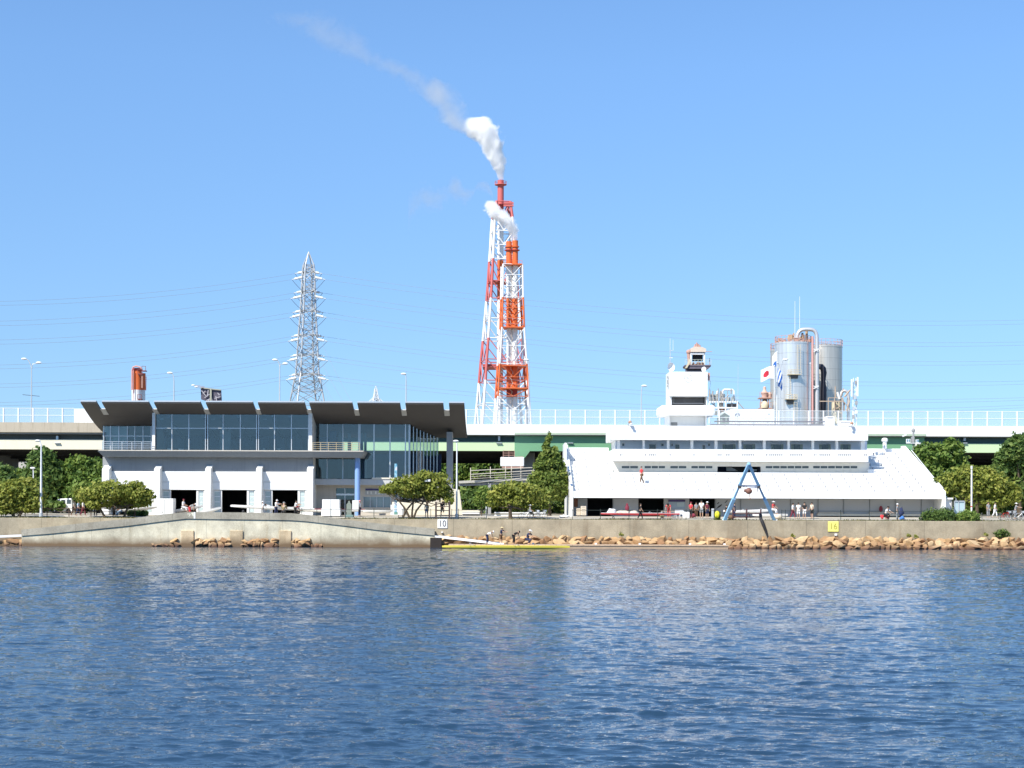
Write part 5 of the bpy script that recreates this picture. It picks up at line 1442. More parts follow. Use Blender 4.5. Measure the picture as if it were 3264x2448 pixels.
# small cream vessel and bent pipes on the right
t = thing('process_vessel', 'small cream vessel with bent pipes in front of the dull grey tank', 'vessel', W(2664,1350,296))
cyl(2666,1282,1350,30,296,crt,t,'shell')
d = MB(); d.path([W(2681,1262,296),W(2682,1252,296),W(2688,1246,296),W(2696,1246,296),W(2702,1252,296),W(2704,1262,296),W(2704,1350,296)], .3, 10); part('bent_pipe', d, mat('bright_pipe'), t, smooth=True)
d = MB()
for i in range(16):
    a = W(2650+random.uniform(0,60), 1280+random.uniform(-18,50), 294.5); b = a + Vector((random.choice((0,random.uniform(-1.5,1.5))),0,random.uniform(-2.4,2.4))); d.tube(a,b,random.uniform(.07,.16),n=6)
d.bar(W(2612,1279,294),W(2690,1279,294),.16)
for x in (2640,2660,2684): d.bar(W(x,1268,294),W(x,1350,294),.12)
d.bar(W(2640,1268,294),W(2690,1268,294),.1); part('pipe_frame', d, mat('tan_frame', (0.50,0.38,0.28), 0.8, var=0.3), t)
d = MB(); d.tube(W(2669,1250,294),W(2676,1272,294),.22,n=8); part('vent', d, cw, t)
# reddish small platform tower left of the tanks
t = thing('platform_tower', 'small faded red platform tower just left of the silver tanks', 'process tower', W(2438,1310,305))
cyl(2438,1262,1302,16,305,mat('mauve_vessel', (0.36,0.30,0.32), 0.7, var=0.2),t,'shell')
d = MB()
for y, w_ in ((1268,20),(1301,20)):
    a, b = W(2438-w_,y,305), W(2438+w_,y,305); d.box(a.x,b.x,303.6,306.4,a.z-.2,a.z)
    for i in range(7):
        x_ = a.x+(b.x-a.x)*i/6; d.bar((x_,303.6,a.z),(x_,303.6,a.z+1.0),.06)
    d.bar((a.x,303.6,a.z+1),(b.x,303.6,a.z+1),.06); d.bar((a.x,303.6,a.z+.5),(b.x,303.6,a.z+.5),.05)
for x in (2425,2450): d.bar(W(x,1268,304),W(x,1360,304),.2)
part('platform', d, pinkrust, t)
d = MB(); c_ = W(2437,1268,305); d.lathe([(.55,0),(.55,.6),(.75,.9),(.45,1.2),(.28,1.5),(.3,2.0),(.06,2.2)], c_, 14); d.lathe([(.4,0),(.45,.8),(.05,1.1)], c_+Vector((1.0,.2,0)), 12); part('valve_head', d, mat('salmon_steel', (0.60,0.42,0.34), 0.7, var=0.2), t, smooth=True)
d = MB(); c_ = W(2437,1301,304); d.lathe([(.75,0),(.8,.7),(.5,1.2),(.05,1.4)], c_, 14); part('drum', d, crt, t, smooth=True)
# process tower behind the clock tower
t = thing('process_tower', 'rusty cream process tower top with a railed platform behind the clock tower', 'process tower', W(2220,1330,290))
Yk = 290
d = MB(); a, b = W(2180,1176,Yk), W(2262,1166,Yk); d.box(a.x,b.x,Yk-2,Yk+2,b.z-.25,b.z)
d.prismY([(W(2180,1166,Yk).x,b.z-.26),(W(2262,1166,Yk).x,b.z-.26),(W(2254,1178,Yk).x,W(2254,1178,Yk).z),(W(2192,1178,Yk).x,W(2192,1178,Yk).z)], Yk-1.9, Yk+1.9)
d.ib(2188,2246,1178,1330,Yk-1.2,Yk+1.2); part('base', d, mat('dark_mauve_steel', (0.14,0.12,0.15), 0.7, var=0.4), t)
d = MB()
for i in range(9):
    x_ = a.x+(b.x-a.x)*i/8; d.bar((x_,Yk-2,b.z),(x_,Yk-2,b.z+.95),.07)
for h in (.5,.95): d.bar((a.x,Yk-2,b.z+h),(b.x,Yk-2,b.z+h),.06)
part('railing', d, mat('greenish_rail', (0.48,0.52,0.44), 0.6), t)
d = MB(); pts = [(2175,1178),(2180,1176),(2195,1146),(2196,1158),(2186,1176)]; d.prismY([(W(x,y,Yk).x,W(x,y,Yk).z) for x,y in pts], Yk-2.2, Yk-1.6); part('chute', d, crt, t)
d = MB()
for x in (2202,2245): d.ib(x-2.5,x+2.5,1124,1164,Yk-1,Yk-.4)
d.ib(2202,2245,1124,1130,Yk-1.1,Yk-.3); part('leg_frame', d, cw, t)
d = MB(); d.ib(2208,2240,1131,1150,Yk-.2,Yk+.6); part('dark_cabin', d, mat('soot_black', (0.03,0.03,0.03), 0.8), t)
d = MB(); d.prismY([(W(x,y,Yk).x,W(x,y,Yk).z) for x,y in ((2199,1124),(2248,1124),(2248,1114),(2236,1108),(2212,1107),(2199,1112))], Yk-1.3, Yk+1.2); part('hood', d, mat('salmon_cream', (0.66,0.55,0.44), 0.7, var=0.15), t)
d = MB()
for x, y0 in ((2216,1097),(2221,1092),(2226,1096),(2231,1100),(2213,1103)): d.tube(W(x,1112,Yk-.6),W(x,y0,Yk-.6),.14,n=8)
d.tube(W(2248,1121,Yk),W(2270,1121,Yk),.06,n=5); d.tube(W(2194,1124,Yk-.8),W(2198,1166,Yk-.8),.3,n=8); d.ball(W(2195,1122,Yk-.8),.45); d.tube(W(2262,1166,Yk),W(2262,1142,Yk),.06,n=5)
part('roof_pipework', d, pinkrust, t)
d = MB()
for i in range(10):
    d.tube(W(2206+i*4,1166,Yk-1.4), W(2206+i*4,1152+random.uniform(0,8),Yk-1.4), .12, n=6)
part('valve_cluster', d, rust, t)
# vessels and pipe frame between clock tower and tanks
t = thing('pipe_structure', 'cluster of grey vessels and white pipe frames right of the clock tower', 'pipe structure', W(2305,1350,262))
Yv = 262
for cx, r0, r1, w in ((2270,1258,1280,16),(2283,1256,1280,10),(2302,1256,1282,18),(2298,1284,1330,16),(2322,1266,1280,12),(2337,1264,1280,12),(2265,1296,1330,12),(2330,1296,1330,16)):
    cyl(cx,r0,r1,w,Yv,mat('vessel_grey', (0.44,0.46,0.42), 0.5, 0.3, var=0.25, scale=1.0),t,'vessel',14)
d = MB()
for y in (1281, 1300): d.bar(W(2258,y,Yv-1.2),W(2352,y,Yv-1.2),.22)
for x in (2260,2289,2313,2350): d.bar(W(x,1281,Yv-1.2),W(x,1350,Yv-1.2),.2)
part('frame', d, cw, t)
d = MB(); d.path([W(2303,1262,Yv),W(2304,1246,Yv),W(2308,1242,Yv),W(2334,1242,Yv),W(2339,1246,Yv),W(2340,1282,Yv)], .16, 8); d.path([W(2284,1272,Yv),W(2286,1248,Yv),W(2290,1246,Yv)], .14, 8); part('pipe', d, cw, t, smooth=True)
d = MB()
for i in range(26):
    a = W(2258+random.uniform(0,92),1262+random.uniform(-8,56),Yv-.8); bb = a+Vector((random.choice((0,random.uniform(-1.6,1.6))),0,random.uniform(-1.8,1.8))); d.tube(a,bb,random.uniform(.05,.14),n=6)
part('small_pipework', d, mat('mixed_pipe', (0.34,0.31,0.28), 0.7, var=0.5, scale=1.2), t)
d = MB()
for i in range(12):
    x_ = 2258+i*8; d.bar(W(x_,1281,Yv-1.4),W(x_,1268,Yv-1.4),.05)
d.bar(W(2258,1268,Yv-1.4),W(2350,1268,Yv-1.4),.05); part('railing', d, steel, t)
for a_, b_, c2, e2, mk_ in ((2288,2318,1302,1312,rust),(2262,2290,1310,1322,crt),(2320,2348,1286,1296,darksteel)):
    d = MB(); d.ib(a_,b_,c2,e2,Yv-.6,Yv+.8); part('duct', d, mk_, t)
# green hut and the long white shed with a wing emblem
Ye = 246
t = thing('green_hut', 'small green gabled hut between the clock tower and the white shed', 'hut', W(2310,1352,Ye))
d = MB(); pts = [(2293,1352),(2293,1328),(2309,1318),(2324,1327),(2324,1352)]; d.prismY([(W(x,y,Ye).x,W(x,y,Ye).z) for x,y in pts], Ye, Ye+3); part('wall', d, mat('hut_green', (0.24,0.31,0.24), 0.7, var=0.1), t)
d = MB(); d.prismY([(W(x,y,Ye).x,W(x,y,Ye).z) for x,y in ((2290,1330),(2309,1317),(2326,1328),(2326,1326),(2309,1315),(2290,1328))], Ye-.3, Ye+3.2); part('roof', d, mat('hut_roof', (0.36,0.42,0.35), 0.6), t)
for a_, b_ in ((2303,2312),(2317,2324)):
    d = MB(); d.ib(a_, b_, 1332, 1345, Ye-.05, Ye-.003); part('window', d, darksteel, t)
Ye = 250
t = thing('white_shed', 'long plain white shed wall with a dark wing emblem beyond the grandstand roof', 'shed', W(2392,1400,Ye))
d = MB(); pts = [(2312,1345),(2312,1312),(2322,1306),(2330,1304),(2468,1304),(2468,1400),(2312,1400)]; d.prismY([(W(x,y,Ye).x,W(x,y,Ye).z) for x,y in pts], Ye, Ye+8); part('wall', d, whitewall, t)
d = MB()
for poly in ([(2339,1326),(2345,1319),(2350,1316.5),(2350,1320),(2345,1325),(2340,1327)], [(2352,1315.5),(2356,1317),(2358.5,1322),(2357.5,1327),(2354,1324.5),(2353.5,1319)], [(2349,1326),(2351,1325),(2351,1329),(2349,1329)], [(2448,1319),(2454,1319),(2454,1321),(2448,1321)]):
    d.prismY([(W(x,y,Ye-.02).x,W(x,y,Ye-.02).z) for x,y in poly], Ye-.03, Ye-.004)
part('wing_emblem', d, mat('emblem_slate', (0.17,0.17,0.26), 0.7), t)
# distant building under the left end of the highway
t = thing('far_building', 'pale far building glimpsed under the highway behind the left trees', 'building', W(62,1560,380))
d = MB(); d.ib(34,92,1455,1600,380,390); part('wall', d, mat('far_beige', (0.45,0.42,0.38), 0.9), t)
for i in range(6):
    d = MB(); d.ib(38+i*9, 43+i*9, 1460, 1473, 379.9, 379.98); part('window', d, mat('far_window', (0.2,0.22,0.24), 0.4), t)
# ================================================================ trees and shrubs
def crown_mesh(clumps, n, size, m_, off, seed, flat=0.55):
    r = np.random.default_rng(seed)
    C = np.array([c[:3] for c in clumps]); R = np.array([c[3:6] for c in clumps])
    wgt = (R[:,0]*R[:,1] + R[:,1]*R[:,2] + R[:,0]*R[:,2]); wgt = wgt / wgt.sum()
    k = r.choice(len(clumps), n, p=wgt)
    d = r.normal(size=(n,3)); d /= np.linalg.norm(d, axis=1)[:,None]
    lump = 1 + .16*np.sin(d[:,0]*5+k*1.3)*np.sin(d[:,2]*6+k*2.1+d[:,1]*4)
    rad = (1 - .45*r.random(n)**1.8) * lump * (1 + .10*r.normal(size=n))
    P = C[k] + d * R[k] * rad[:,None]
    nn = d*0.6 + r.normal(size=(n,3))*.55 + np.array([0,0,.25]); nn /= np.linalg.norm(nn, axis=1)[:,None]
    t = np.cross(nn, r.normal(size=(n,3))); t /= np.linalg.norm(t, axis=1)[:,None]
    b = np.cross(nn, t)
    s = size * r.uniform(.6, 1.35, n)[:,None]
    q = np.stack([P - t*s, P - b*s*flat + nn*s*.12, P + t*s, P + b*s*flat + nn*s*.12], 1) - np.array(off)
    me = bpy.data.meshes.new('crown')
    me.from_pydata(q.reshape(-1,3).tolist(), [], np.arange(n*4).reshape(n,4).tolist())
    me.materials.append(m_); me.update()
    return me
tseed = [40]
def tree(name, px_t, Y, cl, n, size, m_, lab, group=None, stems=None, zbase=None, tr=.2, cat='tree', trunk='trunk', depth=.8):
    """cl: survey clumps (column,row,half width,half height[,depth offset])"""
    zb = zg(Y) if zbase is None else zbase
    t = thing(name, lab, cat, (XW(px_t, Y), Y, zb), group)
    tseed[0] += 1; rr = random.Random(tseed[0])
    C = []
    for c in cl:
        dy = c[4] if len(c) > 4 else rr.uniform(-.5, .5)*max(c[2], c[3])*Y/F
        p = W(c[0], c[1], Y + dy); C.append((p.x, p.y, p.z, c[2]*Y/F, max(c[2],c[3])*depth*Y/F, c[3]*Y/F))
    o = bpy.data.objects.new('crown', crown_mesh(C, n, size, m_, WL[t.name], tseed[0])); COL.objects.link(o); o.parent = t
    if trunk:
        d = MB(); st = stems or [(px_t, 0)]
        base = Vector((XW(px_t, Y), Y, zb-.1))
        zt = min(c[2]-c[5]*.2 for c in C)
        for sx_, lean in st:
            b0 = Vector((XW(sx_, Y), Y, zb-.1)); top = Vector((b0.x+lean, Y+rr.uniform(-.3,.3), max(zb+.8, zt)))
            mid = b0.lerp(top,.5) + Vector((lean*-.12+rr.uniform(-.08,.08),0,0))
            d.path([b0, b0.lerp(mid,.4), mid, top], [tr*1.25, tr, tr*.9, tr*.7], 8)
            for c in C:
                e = Vector(c[:3])
                if abs(e.x-top.x) < 4.5:
                    m2 = top.lerp(e,.5)+Vector((0,0,-.15*abs(e.x-top.x))); d.path([top, m2, e], [tr*.55, tr*.35, tr*.12], 6)
        part(trunk, d, bark, t)
    return t
tree('small_tree', 52, 178, [(18,1580,46,40),(72,1558,44,34),(112,1588,32,36),(62,1602,52,32),(-8,1602,42,40),(96,1538,22,16),(40,1545,26,18),(20,1625,34,14),(90,1618,30,16)], 5200, .22, leaf_yellow, 'low olive yellow tree spreading at the left edge beside the tall lamp post', stems=[(45,-.5),(58,.5)])
tree('small_tree', 365, 178, [(290,1580,48,27),(350,1564,58,30),(420,1570,54,32),(465,1584,26,28),(262,1572,28,12),(326,1600,46,20),(400,1598,44,20),(300,1608,26,14),(445,1600,30,16),(340,1545,22,12),(430,1546,24,12)], 5600, .21, leaf_yellow, 'low spreading olive yellow tree in front of the left end of the boathouse', stems=[(336,-.8),(395,.6)], tr=.14)
tree('broadleaf_tree', 135, 200, [(135,1470,44,40),(118,1512,48,44),(160,1520,44,46),(140,1560,54,44),(105,1555,34,40),(172,1565,34,36),(186,1612,24,13,-1.5),(158,1606,18,12,-1.5),(140,1440,22,14)], 6000, .30, leaf_dark, 'tall dark green round tree directly behind the left lamp post', tr=.28)
tree('broadleaf_tree', 255, 201, [(250,1498,52,42),(288,1515,46,46),(212,1528,38,42),(258,1555,60,42),(306,1550,30,44),(262,1468,28,16),(232,1480,26,20),(285,1580,44,26)], 6200, .30, leaf_green, 'mid green bushy round tree left of the boathouse wall', tr=.28)
tree('broadleaf_tree', 10, 212, [(8,1512,36,30),(-30,1530,40,50),(30,1545,44,34),(0,1580,50,40)], 3200, .34, leaf_dark, 'dark tree cut off by the left edge below the highway', tr=.25)
tree('broadleaf_tree', 62, 214, [(60,1522,40,28),(85,1540,34,34),(45,1560,46,36),(92,1512,22,18),(70,1590,50,34)], 3600, .34, leaf_green, 'mid green tree in the second row behind the low olive yellow tree at the edge', tr=.25)
tree('broadleaf_tree', 315, 208, [(312,1480,28,20),(320,1515,24,38),(322,1560,22,40)], 2200, .32, leaf_green, 'narrow green tree wedged against the left wall of the boathouse', tr=.2)
for k, (c, tp, wd) in enumerate(((196,1464,26),(228,1474,26),(-10,1480,26))):
    tree('far_tree', c, 268, [(c,tp+22,wd,22),(c-14,tp+50,wd,34),(c+14,tp+56,wd,34),(c,tp+100,wd*1.3,50)], 1800, .42, leaf_dark, ['far dark pointed tree seen through the gap below the highway', 'far dark tree behind the bushy round tree', 'far dark tree at the very left edge below the highway'][k], trunk='trunk', tr=.3)
tree('undergrowth_shrub', 200, 207, [(165,1596,44,34),(215,1600,50,30),(258,1604,40,28),(120,1606,40,28)], 3400, .30, leaf_dark, 'dark shrub thicket under the left trees behind the walking people', cat='shrub', tr=.08)
# middle
tree('small_tree', 1312, 177, [(1244,1560,32,18),(1288,1546,44,27),(1338,1540,50,30),(1390,1546,44,34),(1420,1572,26,20),(1312,1574,40,16),(1372,1580,38,18),(1356,1516,32,16),(1402,1522,24,14),(1226,1562,16,9),(1430,1596,18,12)], 5400, .20, leaf_yellow, 'umbrella shaped olive tree with forked stems before the glass end of the boathouse', stems=[(1308,-1.2),(1313,.2),(1317,1.2),(1282,1.3)], tr=.12)
tree('small_tree', 1628, 178, [(1590,1582,34,30),(1630,1566,48,30),(1680,1576,48,32),(1725,1600,32,25),(1640,1600,60,22),(1572,1606,22,12),(1606,1560,28,18),(1700,1612,34,16),(1664,1552,26,14)], 5200, .21, leaf_yellow, 'low olive tree with a dark trunk between the white post and parked bicycles', stems=[(1628,0)], tr=.22)
cl = []
rr = random.Random(3)
for y, w in ((1392,7),(1406,15),(1422,22),(1438,29),(1455,38),(1472,46),(1490,53),(1508,60),(1526,65),(1544,69),(1562,67),(1580,54)):
    k = max(1, int(w/9))
    for i in range(k):
        a = 2*PI*(i+rr.random())/k; q = w*.62
        cl.append((1751+q*math.cos(a), y+rr.uniform(-5,5), max(7,w*.42), 15, q*math.sin(a)*190/F))
tree('conifer_tree', 1752, 190, cl, 11500, .21, leaf_conifer, 'pointed conifer shaped green tree standing left of the grandstand', tr=.22)
for k, c in enumerate((1392,1444,1500,1556,1612,1668,1725,1790)):
    tp = (1452,1446,1450,1445,1449,1444,1452,1448)[k]
    tree('far_tree', c, 264, [(c,tp+24,32,24),(c-20,tp+56,32,32),(c+18,tp+60,32,34),(c,tp+98,40,40)], 2000, .42, leaf_green, 'mid green far tree in the row seen under the green highway girder', 'far trees under the highway', tr=.3)
tree('undergrowth_shrub', 1590, 222, [(1490,1600,44,38),(1545,1590,50,40),(1600,1600,50,40),(1660,1595,50,44),(1720,1600,50,44),(1780,1590,44,50),(1560,1570,40,24),(1640,1565,40,24)], 5000, .34, leaf_dark, 'deep dark shrub thicket behind the low olive tree and footbridge', cat='shrub', tr=.1)
tree('small_bush', 1536, 186, [(1540,1575,24,24),(1552,1592,18,18),(1528,1595,18,18)], 900, .2, leaf_green, 'small leafy green bush left of the low olive tree', cat='bush', tr=.06)
# right
tree('broadleaf_tree', 2985, 205, [(2958,1450,46,38),(3018,1446,44,36),(3048,1482,42,42),(2950,1496,46,44),(3010,1520,56,46),(2990,1470,42,40),(3030,1412,20,18),(3058,1430,18,22),(2972,1545,44,40),(2925,1470,22,30)], 7000, .29, leaf_green, 'large mid green tree rising beside the sloping right end of the grandstand', tr=.3)
tree('broadleaf_tree', 3112, 188, [(3020,1540,38,33),(3070,1528,48,38),(3122,1542,50,38),(3172,1552,54,42),(3226,1574,30,34),(3100,1578,60,26),(3192,1592,42,24),(3044,1572,42,24),(3145,1510,34,22),(3090,1500,32,18),(3150,1600,40,16)], 7200, .25, leaf_yellow, 'wide yellow green tree behind the white pole at the right', tr=.24)
tree('broadleaf_tree', 3250, 200, [(3240,1430,42,40),(3276,1480,56,56),(3202,1474,38,42),(3182,1520,34,38),(3262,1550,60,58),(3300,1430,50,50),(3215,1560,40,40),(3250,1400,26,16)], 7000, .30, leaf_dark, 'tall dark green tree filling the right edge of the waterfront', tr=.3)
for k, (c, tp) in enumerate(((3090,1462),(3140,1470),(3190,1460))):
    tree('far_tree', c, 264, [(c,tp+24,32,24),(c-20,tp+60,32,34),(c+18,tp+60,32,34),(c,tp+100,40,40)], 2000, .42, leaf_green, 'far tree under the highway between the two big right hand trees', 'far trees at the right', tr=.3)
tree('undergrowth_shrub', 3180, 206, [(3080,1600,50,34),(3150,1606,50,32),(3220,1604,50,34),(3280,1600,50,40)], 3600, .32, leaf_dark, 'dark shrub thicket below the right trees behind the parked bicycles', cat='shrub', tr=.08)
tree('round_bush', 2985, 175.4, [(2975,1644,34,22),(3010,1642,34,22),(2955,1652,22,14),(2995,1652,40,18),(3030,1650,20,16)], 3200, .14, leaf_dark, 'broad clipped green bush hanging over the quay wall, nearer the grandstand', cat='bush', tr=.06)
tree('round_bush', 3085, 175.4, [(3080,1648,34,20),(3105,1650,18,18),(3062,1654,22,14),(3090,1658,30,12)], 2400, .14, leaf_green, 'bright green round bush hanging over the quay wall by the white pole', cat='bush', tr=.06)
tree('small_bush', 3193, 173.2, [(3188,1702,18,12),(3206,1704,14,11),(3198,1694,14,9)], 700, .11, leaf_dark, 'scruffy bush growing between the rocks and the quay wall at the right', cat='bush', tr=.03, zbase=.9)
hd = MB()
tree('clipped_hedge', 441, 181, [(420,1636,14,9),(441,1636,16,9),(460,1636,13,9)], 1500, .12, leaf_dark, 'small clipped hedge block beside the white cabinet at the left', cat='hedge', tr=.04)
for k, (px, py) in enumerate(((2895,1706),(2918,1708),(2525,1706),(1978,1702),(3140,1702))):
    tree('weed', px, 173.5, [(px,py,5,6),(px+5,py+3,5,4)], 90, .09, leaf_yellow, 'dry weed tuft growing from the crack above the rock bank', 'weed tufts above the rocks', trunk=None, zbase=1.0, cat='weed')
# ================================================================ people
def pose_joints(p):
    lean, tl, sl, tr_, sr, ul, fl, ur, fr_ = p[:9]
    head = p[9] if len(p) > 9 else lean*.5
    dirv = lambda a: Vector((0, -math.sin(a), -math.cos(a)))        # a=0 hangs down, positive swings forward
    J = {}
    J['hip'] = Vector((0,0,0))
    up = lambda a: Vector((0, -math.sin(a), math.cos(a)))
    J['spine'] = J['hip'] + up(lean*.7)*.22
    J['chest'] = J['spine'] + up(lean)*.24
    J['neck'] = J['chest'] + up(lean)*.13
    J['jaw'] = J['neck'] + up(head)*.08
    J['head'] = J['jaw'] + up(head)*.09
    J['crown'] = J['head'] + up(head)*.08
    fw = Vector((0, -math.cos(head), -math.sin(head)))
    J['nose'] = J['head'] + fw*.115 + up(head)*-.02
    J['earL'] = J['head'] + Vector((.10,0,0)); J['earR'] = J['head'] - Vector((.10,0,0))
    for s, u, f in (('L',ul,fl),('R',ur,fr_)):
        sg = 1 if s == 'L' else -1
        J['sh'+s] = J['chest'] + Vector((sg*.185,0,0)) + up(lean)*.06
        J['el'+s] = J['sh'+s] + dirv(u)*.28 + Vector((sg*.05,0,0))
        J['wr'+s] = J['el'+s] + dirv(f)*.24
        J['pa'+s] = J['wr'+s] + dirv(f)*.08
    for s, t, q in (('L',tl,sl),('R',tr_,sr)):
        sg = 1 if s == 'L' else -1
        J['hi'+s] = Vector((sg*.095,0,-.04))
        J['kn'+s] = J['hi'+s] + dirv(t)*.43 + Vector((sg*.02,0,0))
        J['an'+s] = J['kn'+s] + dirv(q)*.42
        J['to'+s] = J['an'+s] + Vector((sg*.02,-.17,-.03))
    zmin = min(J['anL'].z, J['anR'].z)
    sh = Vector((0,0,-zmin+.085))
    for k in J: J[k] = J[k] + sh
    return J
def skin(name, verts, edges, radii, sub=1):
    me = bpy.data.meshes.new(name); me.from_pydata([tuple(v) for v in verts], edges, [])
    o = bpy.data.objects.new(name, me); COL.objects.link(o)
    o.modifiers.new('skin', 'SKIN')
    sv = me.skin_vertices[0].data if me.skin_vertices else None
    if sv is None:
        bpy.context.view_layer.objects.active = o
        bpy.context.view_layer.update(); sv = me.skin_vertices[0].data
    for i, r in enumerate(radii): sv[i].radius = (r, r) if not isinstance(r, tuple) else r
    sv[0].use_root = True
    md = o.modifiers.new('smooth', 'SUBSURF'); md.levels = sub; md.render_levels = sub
    dg = bpy.context.evaluated_depsgraph_get()
    out = bpy.data.meshes.new_from_object(o.evaluated_get(dg))
    out.name = name
    bpy.data.objects.remove(o); bpy.data.meshes.remove(me)
    out.polygons.foreach_set('use_smooth', [True]*len(out.polygons))
    out.materials.clear(); out.materials.append(None)
    return out
POSE = {
 'stand': (.03,.04,-.02,-.03,-.06,.08,.25,-.05,.18),
 'walk': (.07,.42,.12,-.22,-.55,-.38,-.1,.35,.6),
 'bend': (1.15,.22,-.12,.12,-.2,.25,.35,.15,.25,1.25),
 'squat': (.55,1.55,-.72,1.45,-.7,.75,1.2,.7,1.15,.3),
 'sit': (.12,1.45,.12,1.40,.18,.45,1.0,.4,1.05),
 'lift': (.2,.15,-.02,-.08,-.15,1.15,1.45,1.1,1.4),
 'hips': (.04,.06,0,-.05,-.08,-.1,.9,-.15,.85),
}
BODY = {}
def bodies(pose):
    if pose in BODY: return BODY[pose]
    J = pose_joints(POSE[pose])
    names = ['hip','spine','chest','neck','jaw','head','crown','nose','earL','earR']
    rad = [.115,.115,.125,.052,.068,.098,.062,.016,.02,.02]
    edges = [(0,1),(1,2),(2,3),(3,4),(4,5),(5,6),(5,7),(5,8),(5,9)]
    verts = [J[n] for n in names]
    for s in 'LR':
        b = len(verts)
        for n, r in (('sh',.062),('el',.043),('wr',.028),('pa',.032)): verts.append(J[n+s]); rad.append(r)
        edges += [(2,b),(b,b+1),(b+1,b+2),(b+2,b+3)]
        d = (J['pa'+s]-J['wr'+s]).normalized(); sd = Vector((1,0,0)); 
        for i in range(4):
            ln = (.055,.065,.06,.045)[i]; k = len(verts)
            verts.append(J['pa'+s] + d*.045 + sd*(i-1.5)*.021); rad.append(.0095)
            verts.append(J['pa'+s] + d*(.045+ln) + sd*(i-1.5)*.024 + Vector((0,-.01,-.004))); rad.append(.008)
            edges += [(b+3,k),(k,k+1)]
        k = len(verts); verts.append(J['wr'+s] + d*.05 + Vector((0,-.045,0))); rad.append(.011); edges.append((b+3,k))
        b = len(verts)
        for n, r in (('hi',.095),('kn',.06),('an',.04),('to',.036)): verts.append(J[n+s]); rad.append(r)
        edges += [(0,b),(b,b+1),(b+1,b+2),(b+2,b+3)]
    body = skin('body', verts, edges, rad)
    def lay(ns, es, rs, nm): return skin(nm, [J[n] if isinstance(n,str) else n for n in ns], es, rs)
    mid = lambda a, b, t: J[a].lerp(J[b], t)
    ns = ['hip','spine','chest',mid('chest','neck',.6)]; rs = [.140,.140,.150,.075]; es = [(0,1),(1,2),(2,3)]
    for s in 'LR':
        b = len(ns); ns += ['sh'+s, mid('sh'+s,'el'+s,.75)]; rs += [.078,.064]; es += [(2,b),(b,b+1)]
    shirt = lay(ns, es, rs, 'shirt')
    def tro(t):
        ns = ['hip']; rs = [.135]; es = []
        for s in 'LR':
            b = len(ns); ns += ['hi'+s, mid('hi'+s,'kn'+s,.95)]; rs += [.108,.082]; es += [(0,b),(b,b+1)]
            if t: ns += [mid('kn'+s,'an'+s,.85)]; rs += [.066]; es += [(b+1,b+2)]
        return lay(ns, es, rs, 'trousers' if t else 'shorts')
    BODY[pose] = dict(J=J, body=body, shirt=shirt, trousers=tro(True), shorts=tro(False), hats={})
    return BODY[pose]
def hat_mesh(pose, kind):
    B = bodies(pose)
    if kind in B['hats']: return B['hats'][kind]
    J = B['J']; h = J['head']; u = (J['crown']-J['head']).normalized(); fw = (J['nose']-J['head']); fw = (fw - u*fw.dot(u)).normalized(); sd = u.cross(fw)
    d = MB(); n = 14
    def dome(r, hh, z0, back=0):
        vs = []
        for i in range(5):
            a = PI/2*i/4
            for k in range(n):
                t = 2*PI*k/n; q = r*math.cos(a)
                vs.append(h + sd*(q*math.cos(t)) + fw*(q*1.12*math.sin(t) - back) + u*(z0 + hh*math.sin(a)))
        d.add(vs, [(i*n+k,i*n+(k+1)%n,(i+1)*n+(k+1)%n,(i+1)*n+k) for i in range(4) for k in range(n)] + [tuple(range(n-1,-1,-1))])
    def brim(r0, r1, z, front=False):
        vs = []
        for k in range(n):
            t = 2*PI*k/n
            for r in (r0, r1):
                q = r if (not front or math.sin(t) > .1 or r == r0) else r0*1.02
                vs += [h + sd*(q*math.cos(t)) + fw*(q*1.1*math.sin(t)) + u*z, h + sd*(q*math.cos(t)) + fw*(q*1.1*math.sin(t)) + u*(z+.012)]
        fs = []
        for k in range(n):
            a, b = 4*k, 4*((k+1)%n)
            fs += [(a,b,b+2,a+2),(a+1,a+3,b+3,b+1),(a+2,b+2,b+3,a+3)]
        d.add(vs, fs)
    if kind == 'hair': dome(.112,.115,.0,.018)
    elif kind == 'cap': dome(.112,.105,.025); brim(.10,.19,.03,True)
    else: dome(.112,.11,.03); brim(.10,.24,.035)
    me = d.mesh({'hair':'hair','cap':'cap','straw':'hat'}[kind], [black], smooth=True); me.materials.clear(); me.materials.append(None)
    B['hats'][kind] = me
    return me
skinm = mat('skin', (0.46,0.29,0.20), 0.6, var=0.06)
CL = {k: mat('cloth_'+k, v, 0.85, var=0.10, scale=4.0) for k, v in dict(white=(.80,.80,.80), red=(.62,.05,.06), navy=(.025,.035,.09), black=(.02,.02,.022), grey=(.28,.29,.30), olive=(.22,.18,.09), yellow=(.66,.72,.08), lightblue=(.35,.50,.66), brown=(.16,.09,.05), cream=(.62,.54,.42), maroon=(.20,.03,.05), pink=(.72,.30,.34), blue=(.06,.18,.48), straw=(.66,.54,.30), hairblack=(.015,.012,.010)).items()}
def person(loc, rz, pose, shirt, legs, hat, label, s=1.0, group=None, short=False):
    B = bodies(pose)
    t = thing('person', label, 'person', loc, group); t.rotation_euler = (0,0,rz); t.scale = (s,)*3
    def ch(nm, me, m_):
        o = bpy.data.objects.new(nm, me); COL.objects.link(o); o.parent = t
        o.material_slots[0].link = 'OBJECT'; o.material_slots[0].material = m_
    ch('body', B['body'], skinm); ch('shirt', B['shirt'], CL[shirt])
    ch('shorts' if short else 'trousers', B['shorts'] if short else B['trousers'], CL[legs])
    kind, hc = hat
    me = hat_mesh(pose, kind); ch(me.name.split('.')[0], me, CL[hc])
    return t
HB = ('hair','hairblack')
